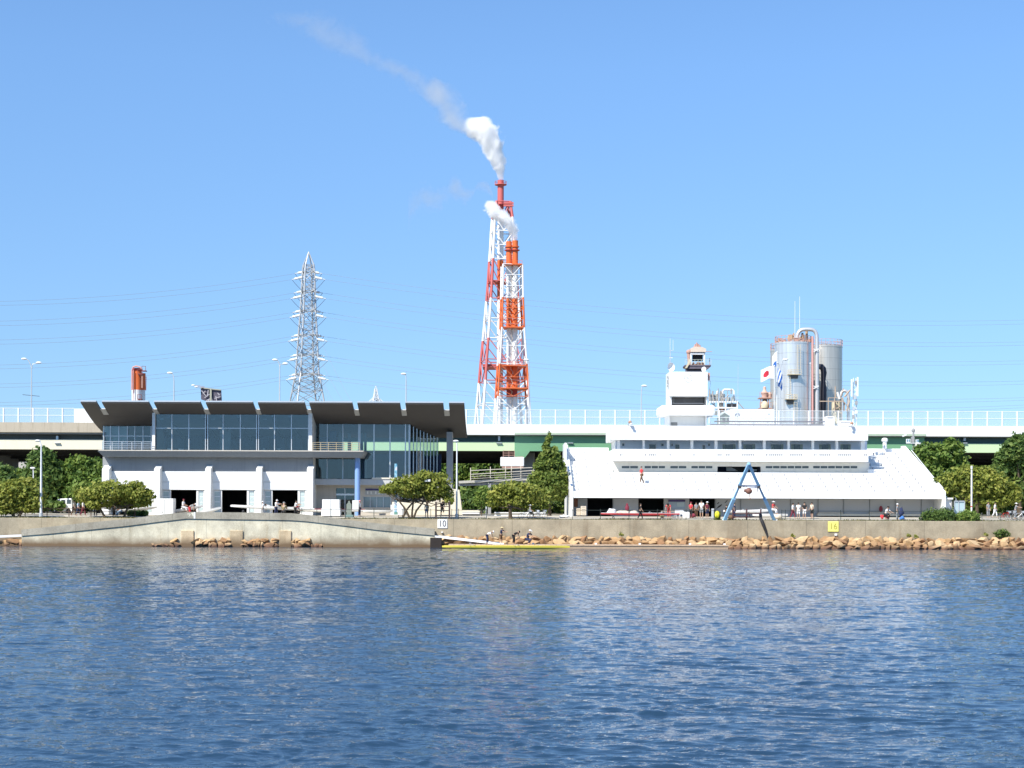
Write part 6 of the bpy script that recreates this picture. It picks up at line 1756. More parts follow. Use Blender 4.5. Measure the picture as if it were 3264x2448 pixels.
def pp(px, Y, pose, rz, shirt, legs, hat, label, s=1.0, short=False, z=None):
    return person((XW(px, Y, 1620), Y, zg(Y) + .008 if z is None else z), rz, pose, shirt, legs, hat, label, s, None, short)
# left promenade
pp(235,180.5,'walk',1.3,'cream','brown',HB,'person in a cream top and brown trousers walking under the left trees',.98)
pp(249,180.2,'walk',1.3,'lightblue','navy',HB,'person in a pale blue shirt walking just behind the one in a straw hat',.95)
pp(265,180,'walk',1.3,'white','maroon',('straw','straw'),'person in a white shirt and straw hat walking under the left trees')
pp(305,180,'stand',.4,'yellow','black',HB,'person in a yellow green vest standing under the low spreading tree')
pp(364,181,'stand',-.6,'grey','black',HB,'person in grey standing in the shade by the clipped hedge',.97)
pp(385,181,'sit',-.8,'white','lightblue',HB,'person in white sitting beside the clipped hedge',.95)
pp(375,181.6,'squat',.8,'navy','grey',HB,'person in navy crouching between the grey standing one and the hedge',.95)
# boat yard
YD = 182.5
pp(583,YD,'sit',1.4,'white','white',('cap','maroon'),'person in white with a maroon cap sitting on a grey boat in the second bay',1.0,z=3.62)
pp(604,YD-.4,'bend',1.5,'grey','red',('cap','white'),'person in grey with a white cap bending by the red stand in the second bay',1.0)
pp(838,YD,'stand',-1.2,'white','grey',('cap','white'),'person in white with a white cap standing left of the fourth bay opening',.9)
pp(864,YD+.5,'bend',-1.4,'white','white',HB,'person all in white bending over a hull at the left post of the fourth bay',.95)
pp(880,YD-.5,'lift',1.0,'white','navy',('cap','white'),'person with a white cap and navy trousers working on a hull in the fourth bay',1.02)
pp(903,YD-.8,'squat',3.1,'olive','black',('cap','grey'),'person in an olive jacket crouching, back turned, in the fourth bay opening',1.25)
pp(941,YD-.4,'lift',1.4,'white','black',HB,'person in a white shirt leaning over a hull beside the fourth bay right post',.98)
pp(944,YD+.3,'squat',1.2,'red','black',HB,'person in red crouching behind the white shirted one in the fourth bay',1.1)
pp(1146,181.5,'stand',1.2,'white','navy',('cap','pink'),'person in a white shirt with a pink cap beside the blue round column',1.0)
pp(1360,178.5,'stand',.2,'white','blue',HB,'person in white with blue trousers half hidden behind the umbrella shaped tree',.95,short=True)
pp(1410,176.6,'sit',.1,'black','black',('straw','straw'),'person in black with a straw hat sitting on the dark stile above the 10 sign',1.0,z=3.55)
# pontoon
zp = .405
pp(1553,170.2,'bend',1.3,'white','navy',('cap','white'),'person in a white shirt bending over the gangway end on the pontoon',1.0,z=zp)
pp(1597,170.0,'lift',1.2,'navy','brown',('straw','straw'),'person in dark clothes and a straw hat standing on the pontoon',1.0,z=zp,short=True)
pp(1637,170.0,'bend',1.2,'black','black',HB,'person in black bending down on the pontoon behind the yellow boat',1.0,z=zp)
pp(1680,170.1,'squat',1.0,'navy','navy',('cap','white'),'person in navy with a white cap crouching on the pontoon',1.2,z=zp)
# right side
pp(1688,177.2,'sit',1.5,'grey','black',('straw','white'),'person with a wide white hat sitting among the bicycles by the low olive tree',.95,z=3.2)
pp(2041,175.6,'walk',1.4,'black','black',HB,'person all in black walking along the quay railing before the red shell',1.02)
pp(2133,180.5,'bend',-.3,'red','red',HB,'person in bright red leaning over gear at the end of the red shell',1.15)
pp(2202,180,'stand',2.6,'red','black',('cap','maroon'),'person in a red shirt and maroon cap standing left of the open third bay')
pp(2219,182,'stand',.3,'grey','brown',HB,'person in grey in the shade of the open third bay behind the red shirted one',.95)
pp(2236,180,'hips',3.0,'white','grey',HB,'tall person in a loose white shirt standing with bare legs before the dark third bay',1.12,short=True)
pp(2254,178.6,'stand',.6,'maroon','navy',('cap','white'),'person with a white cap and navy shorts standing near the yellow buoy board',1.05,short=True)
pp(2314,182,'sit',1.0,'black','black',HB,'person in black sitting left of the blue hoist frame leg',1.0)
pp(2341,180.5,'stand',1.2,'navy','navy',HB,'person in navy leaning by the railing under the blue hoist frame',.95)
pp(2464,179.5,'sit',.8,'red','white',('straw','white'),'person in red with a white hat sitting behind the right leg of the hoist frame',1.0,z=3.6)
pp(2527,179.5,'walk',1.0,'white','maroon',HB,'person in a white shirt and maroon trousers, leftmost of the four talking by the shutters',1.0)
pp(2545,179.5,'stand',2.9,'white','white',HB,'person all in white seen from behind, second of the four talking by the shutters',1.0,short=True)
pp(2564,179.8,'stand',.1,'black','white',HB,'person in a black shirt and white shorts, third of the four talking by the shutters',1.02,short=True)
pp(2588,180,'hips',-.9,'cream','black',HB,'person in a cream top with black shorts, rightmost of the four talking by the shutters',1.02,short=True)
pp(2823,179,'squat',.7,'white','black',HB,'person in white crouching beside a red bag before the right shutters',1.15)
pp(2860,176,'stand',1.2,'grey','grey',('cap','white'),'person in grey with a white cap standing at the quay railing near the bushes',1.02)
pp(3150,184,'stand',.5,'grey','grey',HB,'person in pale grey standing under the wide yellow green tree')
pp(3171,184,'walk',1.0,'white','white',HB,'person in white walking right of the pale grey one under the trees')
pp(3236,181,'lift',1.3,'grey','grey',('straw','white'),'person with a white sun hat pushing a bicycle at the right edge',1.0)
pp(2045,188.9,'walk',-1.2,'red','brown',HB,'person in a red shirt walking along the upper rows of the white terrace',1.12,z=zs1-.45+3*dZ)
# ================================================================ boats and yard gear
def shell(name, length, beam, depth, mats, loc, rz, label, tilt=0, riggers=6, group=None):
    t = thing(name, label, 'rowing boat', loc, group); t.rotation_euler = (0, tilt, rz)
    WL[t.name] = Vector((0,0,0))
    d = MB(); n = 28; ring = 10; vs = []
    for i in range(n+1):
        u = -1 + 2*i/n; w = max(.012, (1-abs(u)**2.6)) ; b = beam/2*w; hgt = depth*(.55+.45*w)
        for k in range(ring):
            a = PI*k/(ring-1); vs.append((u*length/2, b*math.cos(a), depth - hgt*math.sin(a)**.8))
    fs = [(i*ring+k, i*ring+k+1, (i+1)*ring+k+1, (i+1)*ring+k) for i in range(n) for k in range(ring-1)]
    fs += [(i*ring+ring-1, i*ring, (i+1)*ring, (i+1)*ring+ring-1) for i in range(n)]
    d.add(vs, fs)
    part('hull', d, mats[0], t, smooth=True)
    d = MB()
    for s in (-1,1):
        d.path([(-length/2*.97+length*.97*i/14, s*beam/2*max(.03,(1-abs(-.97+1.94*i/14)**2.6)), depth+.012) for i in range(15)], .022, 5)
    part('gunwale', d, mats[1], t)
    for i in range(riggers):
        x = -length*.26 + length*.52*i/max(1,riggers-1); s = 1 if i % 2 else -1
        d = MB(); d.tube((x-.3,s*beam*.42,depth),(x,s*.8,depth+.12),.018,n=5); d.tube((x+.3,s*beam*.42,depth),(x,s*.8,depth+.12),.018,n=5); d.tube((x,s*.8,depth+.05),(x,s*.8,depth+.2),.03,n=6)
        part('rigger', d, alu, t)
    return t
hullw = mat('white_gelcoat', (0.80,0.79,0.76), 0.25, var=0.03, spec=0.6)
hullg = mat('grey_gelcoat', (0.48,0.47,0.45), 0.3, var=0.08)
hully = mat('yellow_gelcoat', (0.82,0.68,0.10), 0.3, var=0.04)
hullr = mat('red_gelcoat', (0.60,0.06,0.07), 0.3, var=0.05)
def at(px, Y, z): return (XW(px, Y, 1630), Y, z)
shell('rowing_shell', 13.4, .62, .36, (hully, hully), at(1613,167.9,-.06), 0, 'long bright yellow rowing boat floating along the front of the pontoon', riggers=4)
shell('rowing_shell', 9.6, .52, .34, (hullw, hullw), at(868,182.6,zg(182.6)+.72), 0, 'long white rowing shell on trestles across the third and fourth bays', tilt=.035)
shell('rowing_shell', 4.6, .55, .34, (hullg, hullw), at(585,182.8,zg(182.8)+.45), 0, 'short grey boat propped up in the second bay opening', tilt=-.18, riggers=0)
shell('rowing_shell', 2.9, .6, .36, (hullw, hullg), at(666,182.4,zg(182.4)+.35), 0, 'upturned bow of a white boat leaning by the third pillar', tilt=-.22, riggers=0)
shell('rowing_shell', 8.2, .55, .34, (hullw, hullr), at(1052,183.2,zg(183.2)+.42), 0, 'white rowing shell with red edge lying behind the white lockers', riggers=4)
shell('rowing_shell', 3.4, .9, .42, (hullw, hullw), at(1205,183,zg(183)+.3), 0, 'small white tender lying under the grey window of the entrance', riggers=0)
shell('rowing_shell', 8.9, .50, .25, (hullr, hullw), at(2040,178.6,zg(178.6)+.38), 0, 'long red rowing shell with white top standing behind the quay railing', riggers=5)
shell('rowing_shell', 4.4, .6, .36, (hullw, hullw), at(2398,181.5,zg(181.5)+.55), 0, 'white shell raised on trestles behind the blue hoist frame', tilt=-.05, riggers=2)
shell('rowing_shell', 4.0, .6, .36, (hullw, hullw), at(2455,181,zg(181)+.12), 0, 'white hull on the ground behind the right leg of the hoist frame', riggers=0)
shell('rowing_shell', 3.2, .5, .34, (hullw, hullg), at(2350,182.4,zg(182.4)+.5), 0, 'short white hull behind the left leg of the hoist frame', riggers=0)
shell('rowing_shell', 4.4, .5, .3, (hullg, hullw), at(445,182.6,zg(182.6)+.55), 0, 'grey hull resting behind the clipped hedge', tilt=-.1, riggers=0)
def trestle(loc, label):
    t = thing('trestle', label, 'trestle', loc, 'boat trestles'); WL[t.name] = Vector((0,0,0))
    for s in (-1,1):
        d = MB(); d.bar((-.3,s*.3,0),(0,s*.18,.72),.05); d.bar((.3,s*.3,0),(0,s*.18,.72),.05); part('leg', d, darksteel, t)
    d = MB(); d.bar((0,-.45,.70),(0,.45,.70),.06); part('sling_bar', d, darksteel, t)
for px, Y, lab in ((775,182.6,'dark boat trestle under the left half of the long white shell'),(900,182.6,'dark boat trestle under the right half of the long white shell'),(1955,178.6,'dark trestle under the left half of the red shell'),(2110,178.6,'dark trestle under the right half of the red shell'),(2385,181.5,'dark trestle under the raised white shell behind the hoist frame')):
    trestle(at(px, Y, zg(Y)-.02 - (.35 if 'red' in lab else .05)), lab)
def boxthing(name, px0, px1, py0, py1, Y, dep, m_, lab, cat, seams=(), group=None, extra=None):
    t = thing(name, lab, cat, at((px0+px1)/2, Y, W(px0,py1,Y).z), group)
    d = MB(); d.ib(px0,px1,py0,py1,Y,Y+dep); part('body', d, m_, t, bevel=.025)
    if seams:
        d = MB()
        for (a, b, c, e) in seams: d.ib(a,b,c,e,Y-.012,Y-.001)
        part('seam', d, darksteel, t)
    return t
boxthing('storage_locker', 500, 552, 1589, 1644, 181.5, 1.4, white, 'tall white storage locker between the hedge and the second bay', 'locker', ((525,526,1592,1642),(517,519,1631,1634),(520,521,1637,1640)))
boxthing('storage_locker', 1027, 1082, 1592, 1620, 181.3, 1.2, white, 'upper white locker box right of the fourth bay, stacked on another', 'locker', ((1053.4,1054.4,1593,1620),))
boxthing('storage_locker', 1024, 1084, 1620.6, 1645, 181.2, 1.3, white, 'lower white locker box right of the fourth bay, carrying another', 'locker', ((1053.4,1054.4,1622,1645),))
boxthing('notice_stand', 1123, 1143, 1595, 1626, 181, .12, white, 'plain white notice board before the blue round column', 'notice board')
t = thing('stone_monument', 'grey green stone monument with a pointed top left of the white notice board', 'monument', at(1113,179.5,zg(179.5)))
d = MB(); pts = [(1105,1646),(1105,1608),(1108,1604),(1110,1603),(1110.5,1598),(1113,1596),(1115.5,1598),(1116,1603),(1119,1605),(1120,1608),(1121,1646)]
d.prismY([(W(x,y,179.5).x,W(x,y,179.5).z) for x,y in pts], 179.3, 179.8); part('slab', d, mat('grey_green_stone', (0.21,0.24,0.20), 0.85, var=0.3, scale=3, bump=.5), t)
d = MB(); d.ib(1101,1125,1641,1649,179.0,180.2); part('base', d, mat('teal_stone', (0.16,0.24,0.22), 0.85), t)
# tall mottled banner
t = thing('tall_banner', 'tall narrow mottled blue and white banner board left of the umbrella shaped tree', 'banner', at(1261,177.6,zg(177.6)))
def banner_mat():
    m, nt, out = nodes('mottled_blue_banner'); p = N(nt,'ShaderNodeBsdfPrincipled',Roughness=.7)
    tc = N(nt,'ShaderNodeTexCoord'); vz = N(nt,'ShaderNodeTexNoise',Scale=2.2,Detail=3.0); L(nt,tc.outputs['Object'],vz.inputs['Vector'])
    cr = N(nt,'ShaderNodeValToRGB'); e = cr.color_ramp.elements; e[0].position=.38; e[0].color=(.08,.28,.42,1); e[1].position=.6; e[1].color=(.62,.62,.72,1); k = e.new(.5); k.color=(.30,.52,.62,1)
    L(nt,vz.outputs['Fac'],cr.inputs[0]); L(nt,cr.outputs[0],p.inputs['Base Color']); L(nt,p.outputs[0],out.inputs[0]); return m
d = MB(); d.ib(1257,1265.5,1478,1634,177.5,177.62); part('board', d, banner_mat(), t)
d = MB(); d.ib(1256,1267,1632,1640,177.4,177.8); part('foot', d, mat('green_plinth', (0.15,0.30,0.24), 0.7), t)
d = MB(); d.ib(1251,1269,1641,1653,177.2,178.2); part('base', d, paleconc, t)
# railings along the quay
def railing(posts, Y, hgt, rails, m_, lab, r=.035, solidp=None):
    t = thing('quay_railing', lab, 'railing', at(sum(posts)/len(posts), Y, zg(Y)))
    for p in posts:
        d = MB(); x_ = XW(p, Y, 1630); w = r if not solidp or p not in solidp else r*2.2
        d.tube((x_,Y,zg(Y)-.05),(x_,Y,zg(Y)+hgt),w,n=8); d.ball((x_,Y,zg(Y)+hgt),w*1.1,n=8); part('post', d, m_, t)
    d = MB()
    for h in rails: d.tube((XW(posts[0],Y,1630),Y,zg(Y)+h),(XW(posts[-1],Y,1630),Y,zg(Y)+h),r*.62,n=6)
    part('rail', d, m_, t)
railing([-60,10,80,150,220,290,360,430], 178.6, 1.0, (.25,.58,.92), brownrail, 'brown three rail railing under the left trees', .05)
railing([962,1010,1055,1101,1192,1282,1373,1405], 176.2, 1.12, (.2,1.0), greenrail, 'dark two rail railing from the ramp end to the dark stile')
railing([1440,1462,1550], 176.2, 1.12, (.2,1.0), greenrail, 'short dark railing between the white lamp post and the low olive tree')
railing([1824,1914,2005,2096,2187,2276], 175.6, 1.15, (.2,1.05), greenrail, 'dark quay railing in front of the red shell and the open bays')
railing([2336,2380,2425], 175.2, 1.2, (.4,.75), mat('dark_maroon_paint', (0.08,0.03,0.035), 0.6, var=.2), 'heavy dark railing between the two legs of the hoist frame', .085)
railing([2492,2503,2594,2680,2771,2862,2945], 175.6, 1.15, (.2,1.05), greenrail, 'dark quay railing in front of the grey shutters', .036)
railing([3130,3190,3242,3300], 175.6, .75, (.25,.65), greenrail, 'low dark railing before the parked bicycles at the right edge')
d = MB(); d.ib(2268,2277,1621,1650,178.5,178.7); solo('marker_post', d, steel, 'grey marker post just left of the yellow buoy board', 'post', bevel=.03)
t = thing('white_post', 'slim white post left of the low olive tree', 'post', at(1550,176.6,zg(176.6)))
d = MB(); x_ = XW(1550,176.6,1630); d.tube((x_,176.6,zg(176.6)),(x_,176.6,zg(176.6)+1.3),.06,n=10); d.tube((x_,176.6,zg(176.6)+1.3),(x_,176.6,zg(176.6)+1.36),.08,n=10); part('shaft', d, white, t)
# dark stile / ladder gate above the 10 sign
t = thing('dark_stile', 'dark timber stile with rungs standing above the 10 sign', 'stile', at(1411,176.2,zg(176.2)))
for a in (1389.5, 1432.5):
    d = MB(); d.ib(a-2.8,a+2.8,1600,1656,176.1,176.4); part('post', d, mat('dark_timber', (0.07,0.05,0.045), 0.8, var=.3), t)
for y in (1602, 1613, 1626, 1642):
    d = MB(); d.ib(1392.5,1429.5,y,y+2.6,176.2,176.35); part('rung', d, mat('dark_timber'), t)
# lamp posts on the promenade
def lamp(px, ytop, Y, r, lab, hx, m_=whitesteel):
    t = thing('lamp_post', lab, 'lamp post', at(px, Y, zg(Y)))
    x_ = XW(px, Y, 1560); zt = W(px, ytop, Y).z
    d = MB(); d.tube((x_,Y,zg(Y)),(x_,Y,zt-.9),r,r*.6,10); part('pole', d, m_, t, smooth=True)
    e = XW(px+hx, Y, ytop) - XW(px, Y, ytop)
    d = MB(); d.path([(x_,Y,zt-.9),(x_+e*.05,Y,zt-.45),(x_+e*.4,Y,zt-.1),(x_+e,Y,zt)], [r*.6,r*.55,r*.5,r*.4], 8); part('arm', d, m_, t)
    d = MB(); d.ball((x_+e*1.15,Y,zt),.32,.18,.13); part('lamp_head', d, white, t, smooth=True)
    d = MB(); d.tube((x_,Y,zg(Y)),(x_,Y,zg(Y)+.5),r*1.5,n=10); part('base', d, steel, t)
lamp(131,1405,177,.14,'tall white lamp post with a left hand head beside the left edge trees',-10)
lamp(106,1492,190,.10,'short lamp post rising between the two left trees',-2)
lamp(1456,1406,178,.12,'tall white lamp post just right of the big grey roof pillar',-3)
t = thing('white_pole', 'tall plain white pole with a red band in front of the wide right tree', 'pole', at(3098,176.4,zg(176.4)))
x_ = XW(3097,176.4,1550); d = MB(); d.tube((x_,176.4,zg(176.4)),(x_,176.4,ZW(1497,176.4,3097)),.10,.085,12); part('shaft', d, white, t, smooth=True)
d = MB(); d.tube((x_,176.4,ZW(1495,176.4,3097)),(x_,176.4,ZW(1485,176.4,3097)),.11,.11,12); part('cap', d, white, t)
d = MB(); d.tube((x_,176.4,ZW(1616,176.4,3097)),(x_,176.4,ZW(1613,176.4,3097)),.112,n=12); part('red_band', d, red, t)
t = thing('loudspeaker_pole', 'slim pole with a white twin loudspeaker box in the umbrella shaped tree', 'loudspeaker', at(1364,178.2,zg(178.2)))
d = MB(); x_ = XW(1364,178.2,1580); d.tube((x_,178.2,zg(178.2)),(x_,178.2,ZW(1536,178.2,1364)),.045,n=8); part('pole', d, darksteel, t)
for a in (1354.5, 1363.5):
    d = MB(); d.ib(a,a+8.5,1528,1535.5,176.0,178.0); part('speaker', d, white, t, bevel=.04)
# signs on the quay wall
def fontmesh(txt, size, m_):
    cu = bpy.data.curves.new('lettering', 'FONT'); cu.body = txt; cu.size = size; cu.extrude = .008; cu.align_x = 'CENTER'; cu.align_y = 'CENTER'
    o = bpy.data.objects.new('lettering', cu); COL.objects.link(o)
    me = bpy.data.meshes.new_from_object(o.evaluated_get(bpy.context.evaluated_depsgraph_get())); bpy.data.objects.remove(o)
    me.materials.clear(); me.materials.append(m_); return me
def wallsign(px0,px1,py0,py1,txt,size,sx,panel,letter,lab):
    t = thing('distance_sign', lab, 'sign', at((px0+px1)/2, YW-.05, W((px0+px1)/2,py1,YW).z))
    d = MB(); d.ib(px0,px1,py0,py1,YW-.09,YW-.003); part('panel', d, panel, t, bevel=.03)
    o = bpy.data.objects.new('lettering', fontmesh(txt, size, letter)); COL.objects.link(o); o.parent = t
    c_ = W((px0+px1)/2, (py0+py1)/2, YW-.10); o.location = c_ - WL[t.name]; o.rotation_euler = (PI/2,0,0); o.scale = (sx,1,1)
wallsign(1394.5,1426,1655.5,1684,'10',.98,.85,white,mat('sign_dark', (0.05,0.05,0.06), 0.6),'square white sign with the number 10 on the quay wall')
wallsign(2639.5,2673.5,1662,1695,'16',.92,.95,yellow,mat('sign_olive', (0.40,0.36,0.06), 0.6),'square yellow sign with the number 16 on the quay wall')
for a, b, c, e, lab in ((1406,1412,1695,1699,'small white lamp block on the quay wall below the 10 sign'),(2661,2669,1701,1708,'small white lamp block on the quay wall below the yellow sign')):
    d = MB(); d.ib(a,b,c,e,YW-.22,YW-.003); solo('wall_fitting', d, white, lab, 'wall fitting', bevel=.03)
# ================================================================ blue hoist frame
t = thing('hoist_frame', 'light blue A shaped hoist frame leaning over the water before the grandstand', 'hoist frame', at(2388,174.9,zg(174.9)))
ap = W(2387,1480,171.2)
bl, br = Vector(at(2309,174.95,zg(174.95))), Vector(at(2469,174.95,zg(174.95)))
for b_ in (bl, br):
    p = lambda k: b_.lerp(ap, k)
    d = MB(); d.bar(p(0), p(.40), .36); d.bar(p(.40), p(.62), .21); d.bar(p(.62), p(1.0), .32); part('leg', d, lblue, t, bevel=.02)
    d = MB(); d.bar(p(-.01)+Vector((-.25,0,0)), p(-.01)+Vector((.25,0,0)), .4); part('foot', d, white, t)
cl_, cr_ = bl.lerp(ap,.62), br.lerp(ap,.62)
d = MB(); d.bar(cl_+Vector((-.15,0,0)), cr_+Vector((.15,0,0)), .17); d.bar(cl_.lerp(cr_,.4)+Vector((0,-.1,-.22)), cr_+Vector((0,-.1,-.16)), .10); part('cross_bar', d, mat('dark_blue_grey_paint', (0.10,0.14,0.24), 0.5, var=.2), t)
for q in (cl_, cr_):
    d = MB(); d.box(q.x-.17,q.x+.17,q.y-.2,q.y+.2,q.z-.28,q.z+.18); part('hinge_plate', d, darksteel, t)
d = MB(); d.ball(ap, .22, n=10); part('apex_joint', d, lblue, t)
cm = cl_.lerp(cr_,.47)
d = MB(); d.ball(cm+Vector((0,-.2,-.55)), .36,.3,.34,12); d.tube(cm+Vector((-.5,-.2,-.5)), cm+Vector((.35,-.2,-.55)), .16, n=10); h_ = part('chain_hoist', d, mat('brown_machine', (0.22,0.10,0.07), 0.6, var=.4, scale=3), t, smooth=True)
d = MB(); d.tube(cm+Vector((.05,-.2,-.8)), cm+Vector((.1,-.2,-1.2)), .03, n=6); d.path([cm+Vector((.1,-.2,-1.2)),cm+Vector((.18,-.2,-1.32)),cm+Vector((.08,-.2,-1.45)),cm+Vector((-.02,-.2,-1.36))], .035, 6); part('hook', d, rust, h_)
d = MB()
for k in (-.36,-.1,.42): d.tube(cm+Vector((k*2.2,-.12,-.05)), cm+Vector((k*2.2,-.12,-.75)), .02, n=5)
part('chain', d, darksteel, t)
d = MB(); d.path([W(2424,1640,174.9),W(2425,1652,174.2),W(2430,1664,173.92),W(2438,1685,173.9),W(2443,1700,173.88),W(2447,1714,173.7)], [.17,.17,.2,.17,.12,.06], 8); solo('dark_stripe', d, mat('stripe_black', (0.02,0.02,0.022), 0.7), 'dark tapering tube added as a hose hanging over the quay wall under the hoist frame', 'stripe', smooth=True)  # tapered tube added to draw the dark streak on the wall
# yellow buoy board
t = thing('buoy_board', 'bright yellow rounded buoy on a mossy green board left of the hoist frame', 'buoy', at(2286,176.4,zg(176.4)))
d = MB(); d.ib(2278,2297,1630,1658,176.4,176.6); part('board', d, mat('moss_green', (0.10,0.12,0.025), 0.9, var=.3), t)
d = MB(); c_ = W(2286,1640,176.2); d.ball(c_,.26,.14,.40,16); part('float', d, mat('buoy_yellow', (0.85,0.78,0.04), 0.4), t, smooth=True)
# crates, tables and gear before the open bays
crate_m = mat('cream_plastic', (0.70,0.60,0.46), 0.6, var=.08)
for px, n, Y, lab in ((1844,3,184.0,'left'),(1860,4,183.6,'right')):
    for k in range(n):
        tt = boxthing('plastic_crate', px-(6.5 if lab=='left' else 8.5), px+(6.5 if lab=='left' else 8.5), 1643-(k+1)*7.4, 1643-k*7.4-.4, Y, .45, crate_m,
            'cream plastic crate, ' + ('lowest','second from the bottom','third from the bottom','topmost')[k] + (' in the taller crate stack' if lab == 'right' else ' in the shorter stack by the end wall'), 'crate', ((px-6,px+6,1643-k*7.4-5,1643-k*7.4-4),))
def bundle(px, Y, w, h, m_, lab, name='gear_bag', cat='bag', z=0):
    c_ = at(px, Y, zg(Y)+z); t = thing(name, lab, cat, c_)
    d = MB(); d.ball((c_[0],Y,c_[2]+h/2),w/2,w/2.6,h/2,14)
    d.v = [(x+.06*math.sin(z_*9+x*5), y, max(c_[2]+.01, z_+.05*math.sin(x*11))) for x,y,z_ in d.v]
    part('sack', d, m_, t, smooth=True)
    d = MB(); d.tube((c_[0],Y-.02,c_[2]+h*.92),(c_[0]+.05,Y-.02,c_[2]+h*1.1),.05,n=6); part('tie', d, darksteel, t)
for px, Y, w, h, m_, lab, z in ((1950,179.4,1.1,.75,CL['white'],'white covered bundle on the left end of the red shell',.35),(1985,179.6,1.7,.55,CL['cream'],'long cream bundle lying behind the middle of the red shell',.35),(2022,179.6,1.0,.55,CL['cream'],'short cream bundle behind the red shell near the walking person',.35),
        (2110,181,.6,.5,CL['olive'],'olive bag under the table right of the red shell',0),(2208,181.5,.8,.5,CL['maroon'],'dark red bag at the feet of the red shirted person',0),(2480,178.8,1.0,.55,CL['cream'],'cream heap at the foot of the right hoist frame leg',0),
        (2812,179.2,.38,.55,CL['red'],'red bag beside the crouching person before the right shutters',0),(2828,179.0,.42,.6,CL['maroon'],'dark red bag right of the crouching person before the shutters',0),(2873,178.6,.55,1.0,CL['navy'],'dark backpack standing beside the grey person at the railing',.35),(2875,178.3,.6,.42,CL['blue'],'bright blue bag under the dark backpack',0),
        (2330,178.5,.9,.5,CL['brown'],'brown coil heap at the left hoist frame leg',0),(1800,180,1.2,.35,CL['white'],'white sheet heap left of the grandstand end wall',0)):
    bundle(px, Y, w, h, m_, lab, z=z)
d = MB(); c_ = W(2808,1623,186.9); d.ball(c_,.22,.12,.40,12); solo('hanging_jacket', d, CL['maroon'], 'dark red jacket hanging on the grey shutter wall', 'jacket', smooth=True)
d = MB(); c_ = W(1999,1620,184); d.ball(c_,.24,.16,.42,12); d.ball(c_+Vector((0,0,.42)),.14,.12,.16,10); solo('hanging_jacket', d, CL['maroon'], 'maroon coat hanging by the grey wall behind the red shell', 'jacket', smooth=True)
def chair(px, Y, rz, m_, lab):
    t = thing('plastic_chair', lab, 'chair', at(px, Y, zg(Y))); WL[t.name] = Vector((0,0,0)); t.rotation_euler = (0,0,rz)
    d = MB(); d.box(-.24,.24,-.24,.22,.42,.46); part('seat', d, m_, t)
    d = MB(); d.box(-.24,.24,.221,.26,.44,.9); part('backrest', d, m_, t)
    for sx_ in (-1,1):
        for sy in (-1,1):
            d = MB(); d.tube((sx_*.2,sy*.2,.42),(sx_*.24,sy*.24,0),.02,n=6); part('leg', d, m_, t)
chair(2160,181,.2,whitesteel,'white plastic chair between the red dressed person and the white drums')
chair(2172,181,-.1,whitesteel,'second white plastic chair, right beside the white drums')
t = thing('folding_table', 'low folding table with gear before the banner on the grey wall', 'table', at(2135,182,zg(182)))
d = MB(); a_, b_ = XW(2108,182), XW(2152,182); d.box(a_,b_,181.7,182.4,zg(182)+.70,zg(182)+.74); part('top', d, crate_m, t)
for x_ in (a_+.1,b_-.1):
    for y_ in (181.8,182.3):
        d = MB(); d.tube((x_,y_,zg(182)),(x_,y_,zg(182)+.70),.025,n=6); part('leg', d, steel, t)
for px, Y, lab in ((2183,180.5,'left'),(2193,180.2,'right')):
    c_ = at(px, Y, zg(Y)); d = MB(); d.lathe([(.22,0),(.26,.1),(.26,.62),(.20,.70),(.08,.72)], c_, 16); solo('water_drum', d, white, 'white plastic drum, the ' + ('one nearer the white chairs' if lab == 'left' else 'one nearer the red shirted person'), 'drum', smooth=True)
# bicycles
def bicycle(mcol):
    t = thing('bicycle', '', 'bicycle', (0,0,0), 'parked bicycles')
    for x in (-.52,.52):
        d = MB(); n = 20
        d.path([(x+.33*math.cos(2*PI*k/n),0,.34+.33*math.sin(2*PI*k/n)) for k in range(n+1)], .02, 6)
        for k in range(8): d.tube((x,0,.34),(x+.32*math.cos(2*PI*k/8),0,.34+.32*math.sin(2*PI*k/8)),.006,n=4)
        part('wheel', d, darksteel, t)
    d = MB()
    for a, b in (((-.52,.34),(-.14,.30)),((-.14,.30),(-.22,.80)),((-.52,.34),(-.20,.72)),((-.14,.30),(.36,.72)),((-.20,.72),(.36,.80)),((.34,.90),(.52,.34))): d.tube((a[0],0,a[1]),(b[0],0,b[1]),.02,n=6)
    part('frame', d, mcol, t)
    d = MB(); d.ball((-.23,0,.86),.13,.07,.035,10); part('saddle', d, black, t)
    d = MB(); d.path([(.28,-.27,.98),(.36,-.1,1.0),(.36,.1,1.0),(.28,.27,.98)], .015, 6); d.tube((.34,0,.9),(.36,0,1.0),.015,n=6); part('handlebar', d, alu, t)
    d = MB(); d.box(.42,.66,-.14,.14,.80,1.0); part('basket', d, steel, t)
    return t
b1 = bicycle(alu); b2 = bicycle(red)
first = {id(b1): True, id(b2): True}
for px, Y, rz, pr, lab in ((1676,176.9,.3,b1,'silver bicycle parked at the left of the pair under the low olive tree'),(1702,177.0,-.4,b1,'silver bicycle parked beside the one under the low olive tree'),(1724,177.3,.5,b1,'silver bicycle parked rightmost of those under the low olive tree'),
        (3204,179,.2,b2,'red bicycle parked leftmost in the row at the right edge'),(3222,179.2,.35,b1,'silver bicycle parked next to the red one at the right edge'),(3247,179,.1,b1,'silver bicycle parked between two others at the right edge'),(3262,179.3,.3,b1,'silver bicycle cut off by the right edge')):
    place(pr, at(px, Y, zg(Y)), rz, lab, 'parked bicycles', first.pop(id(pr), False))
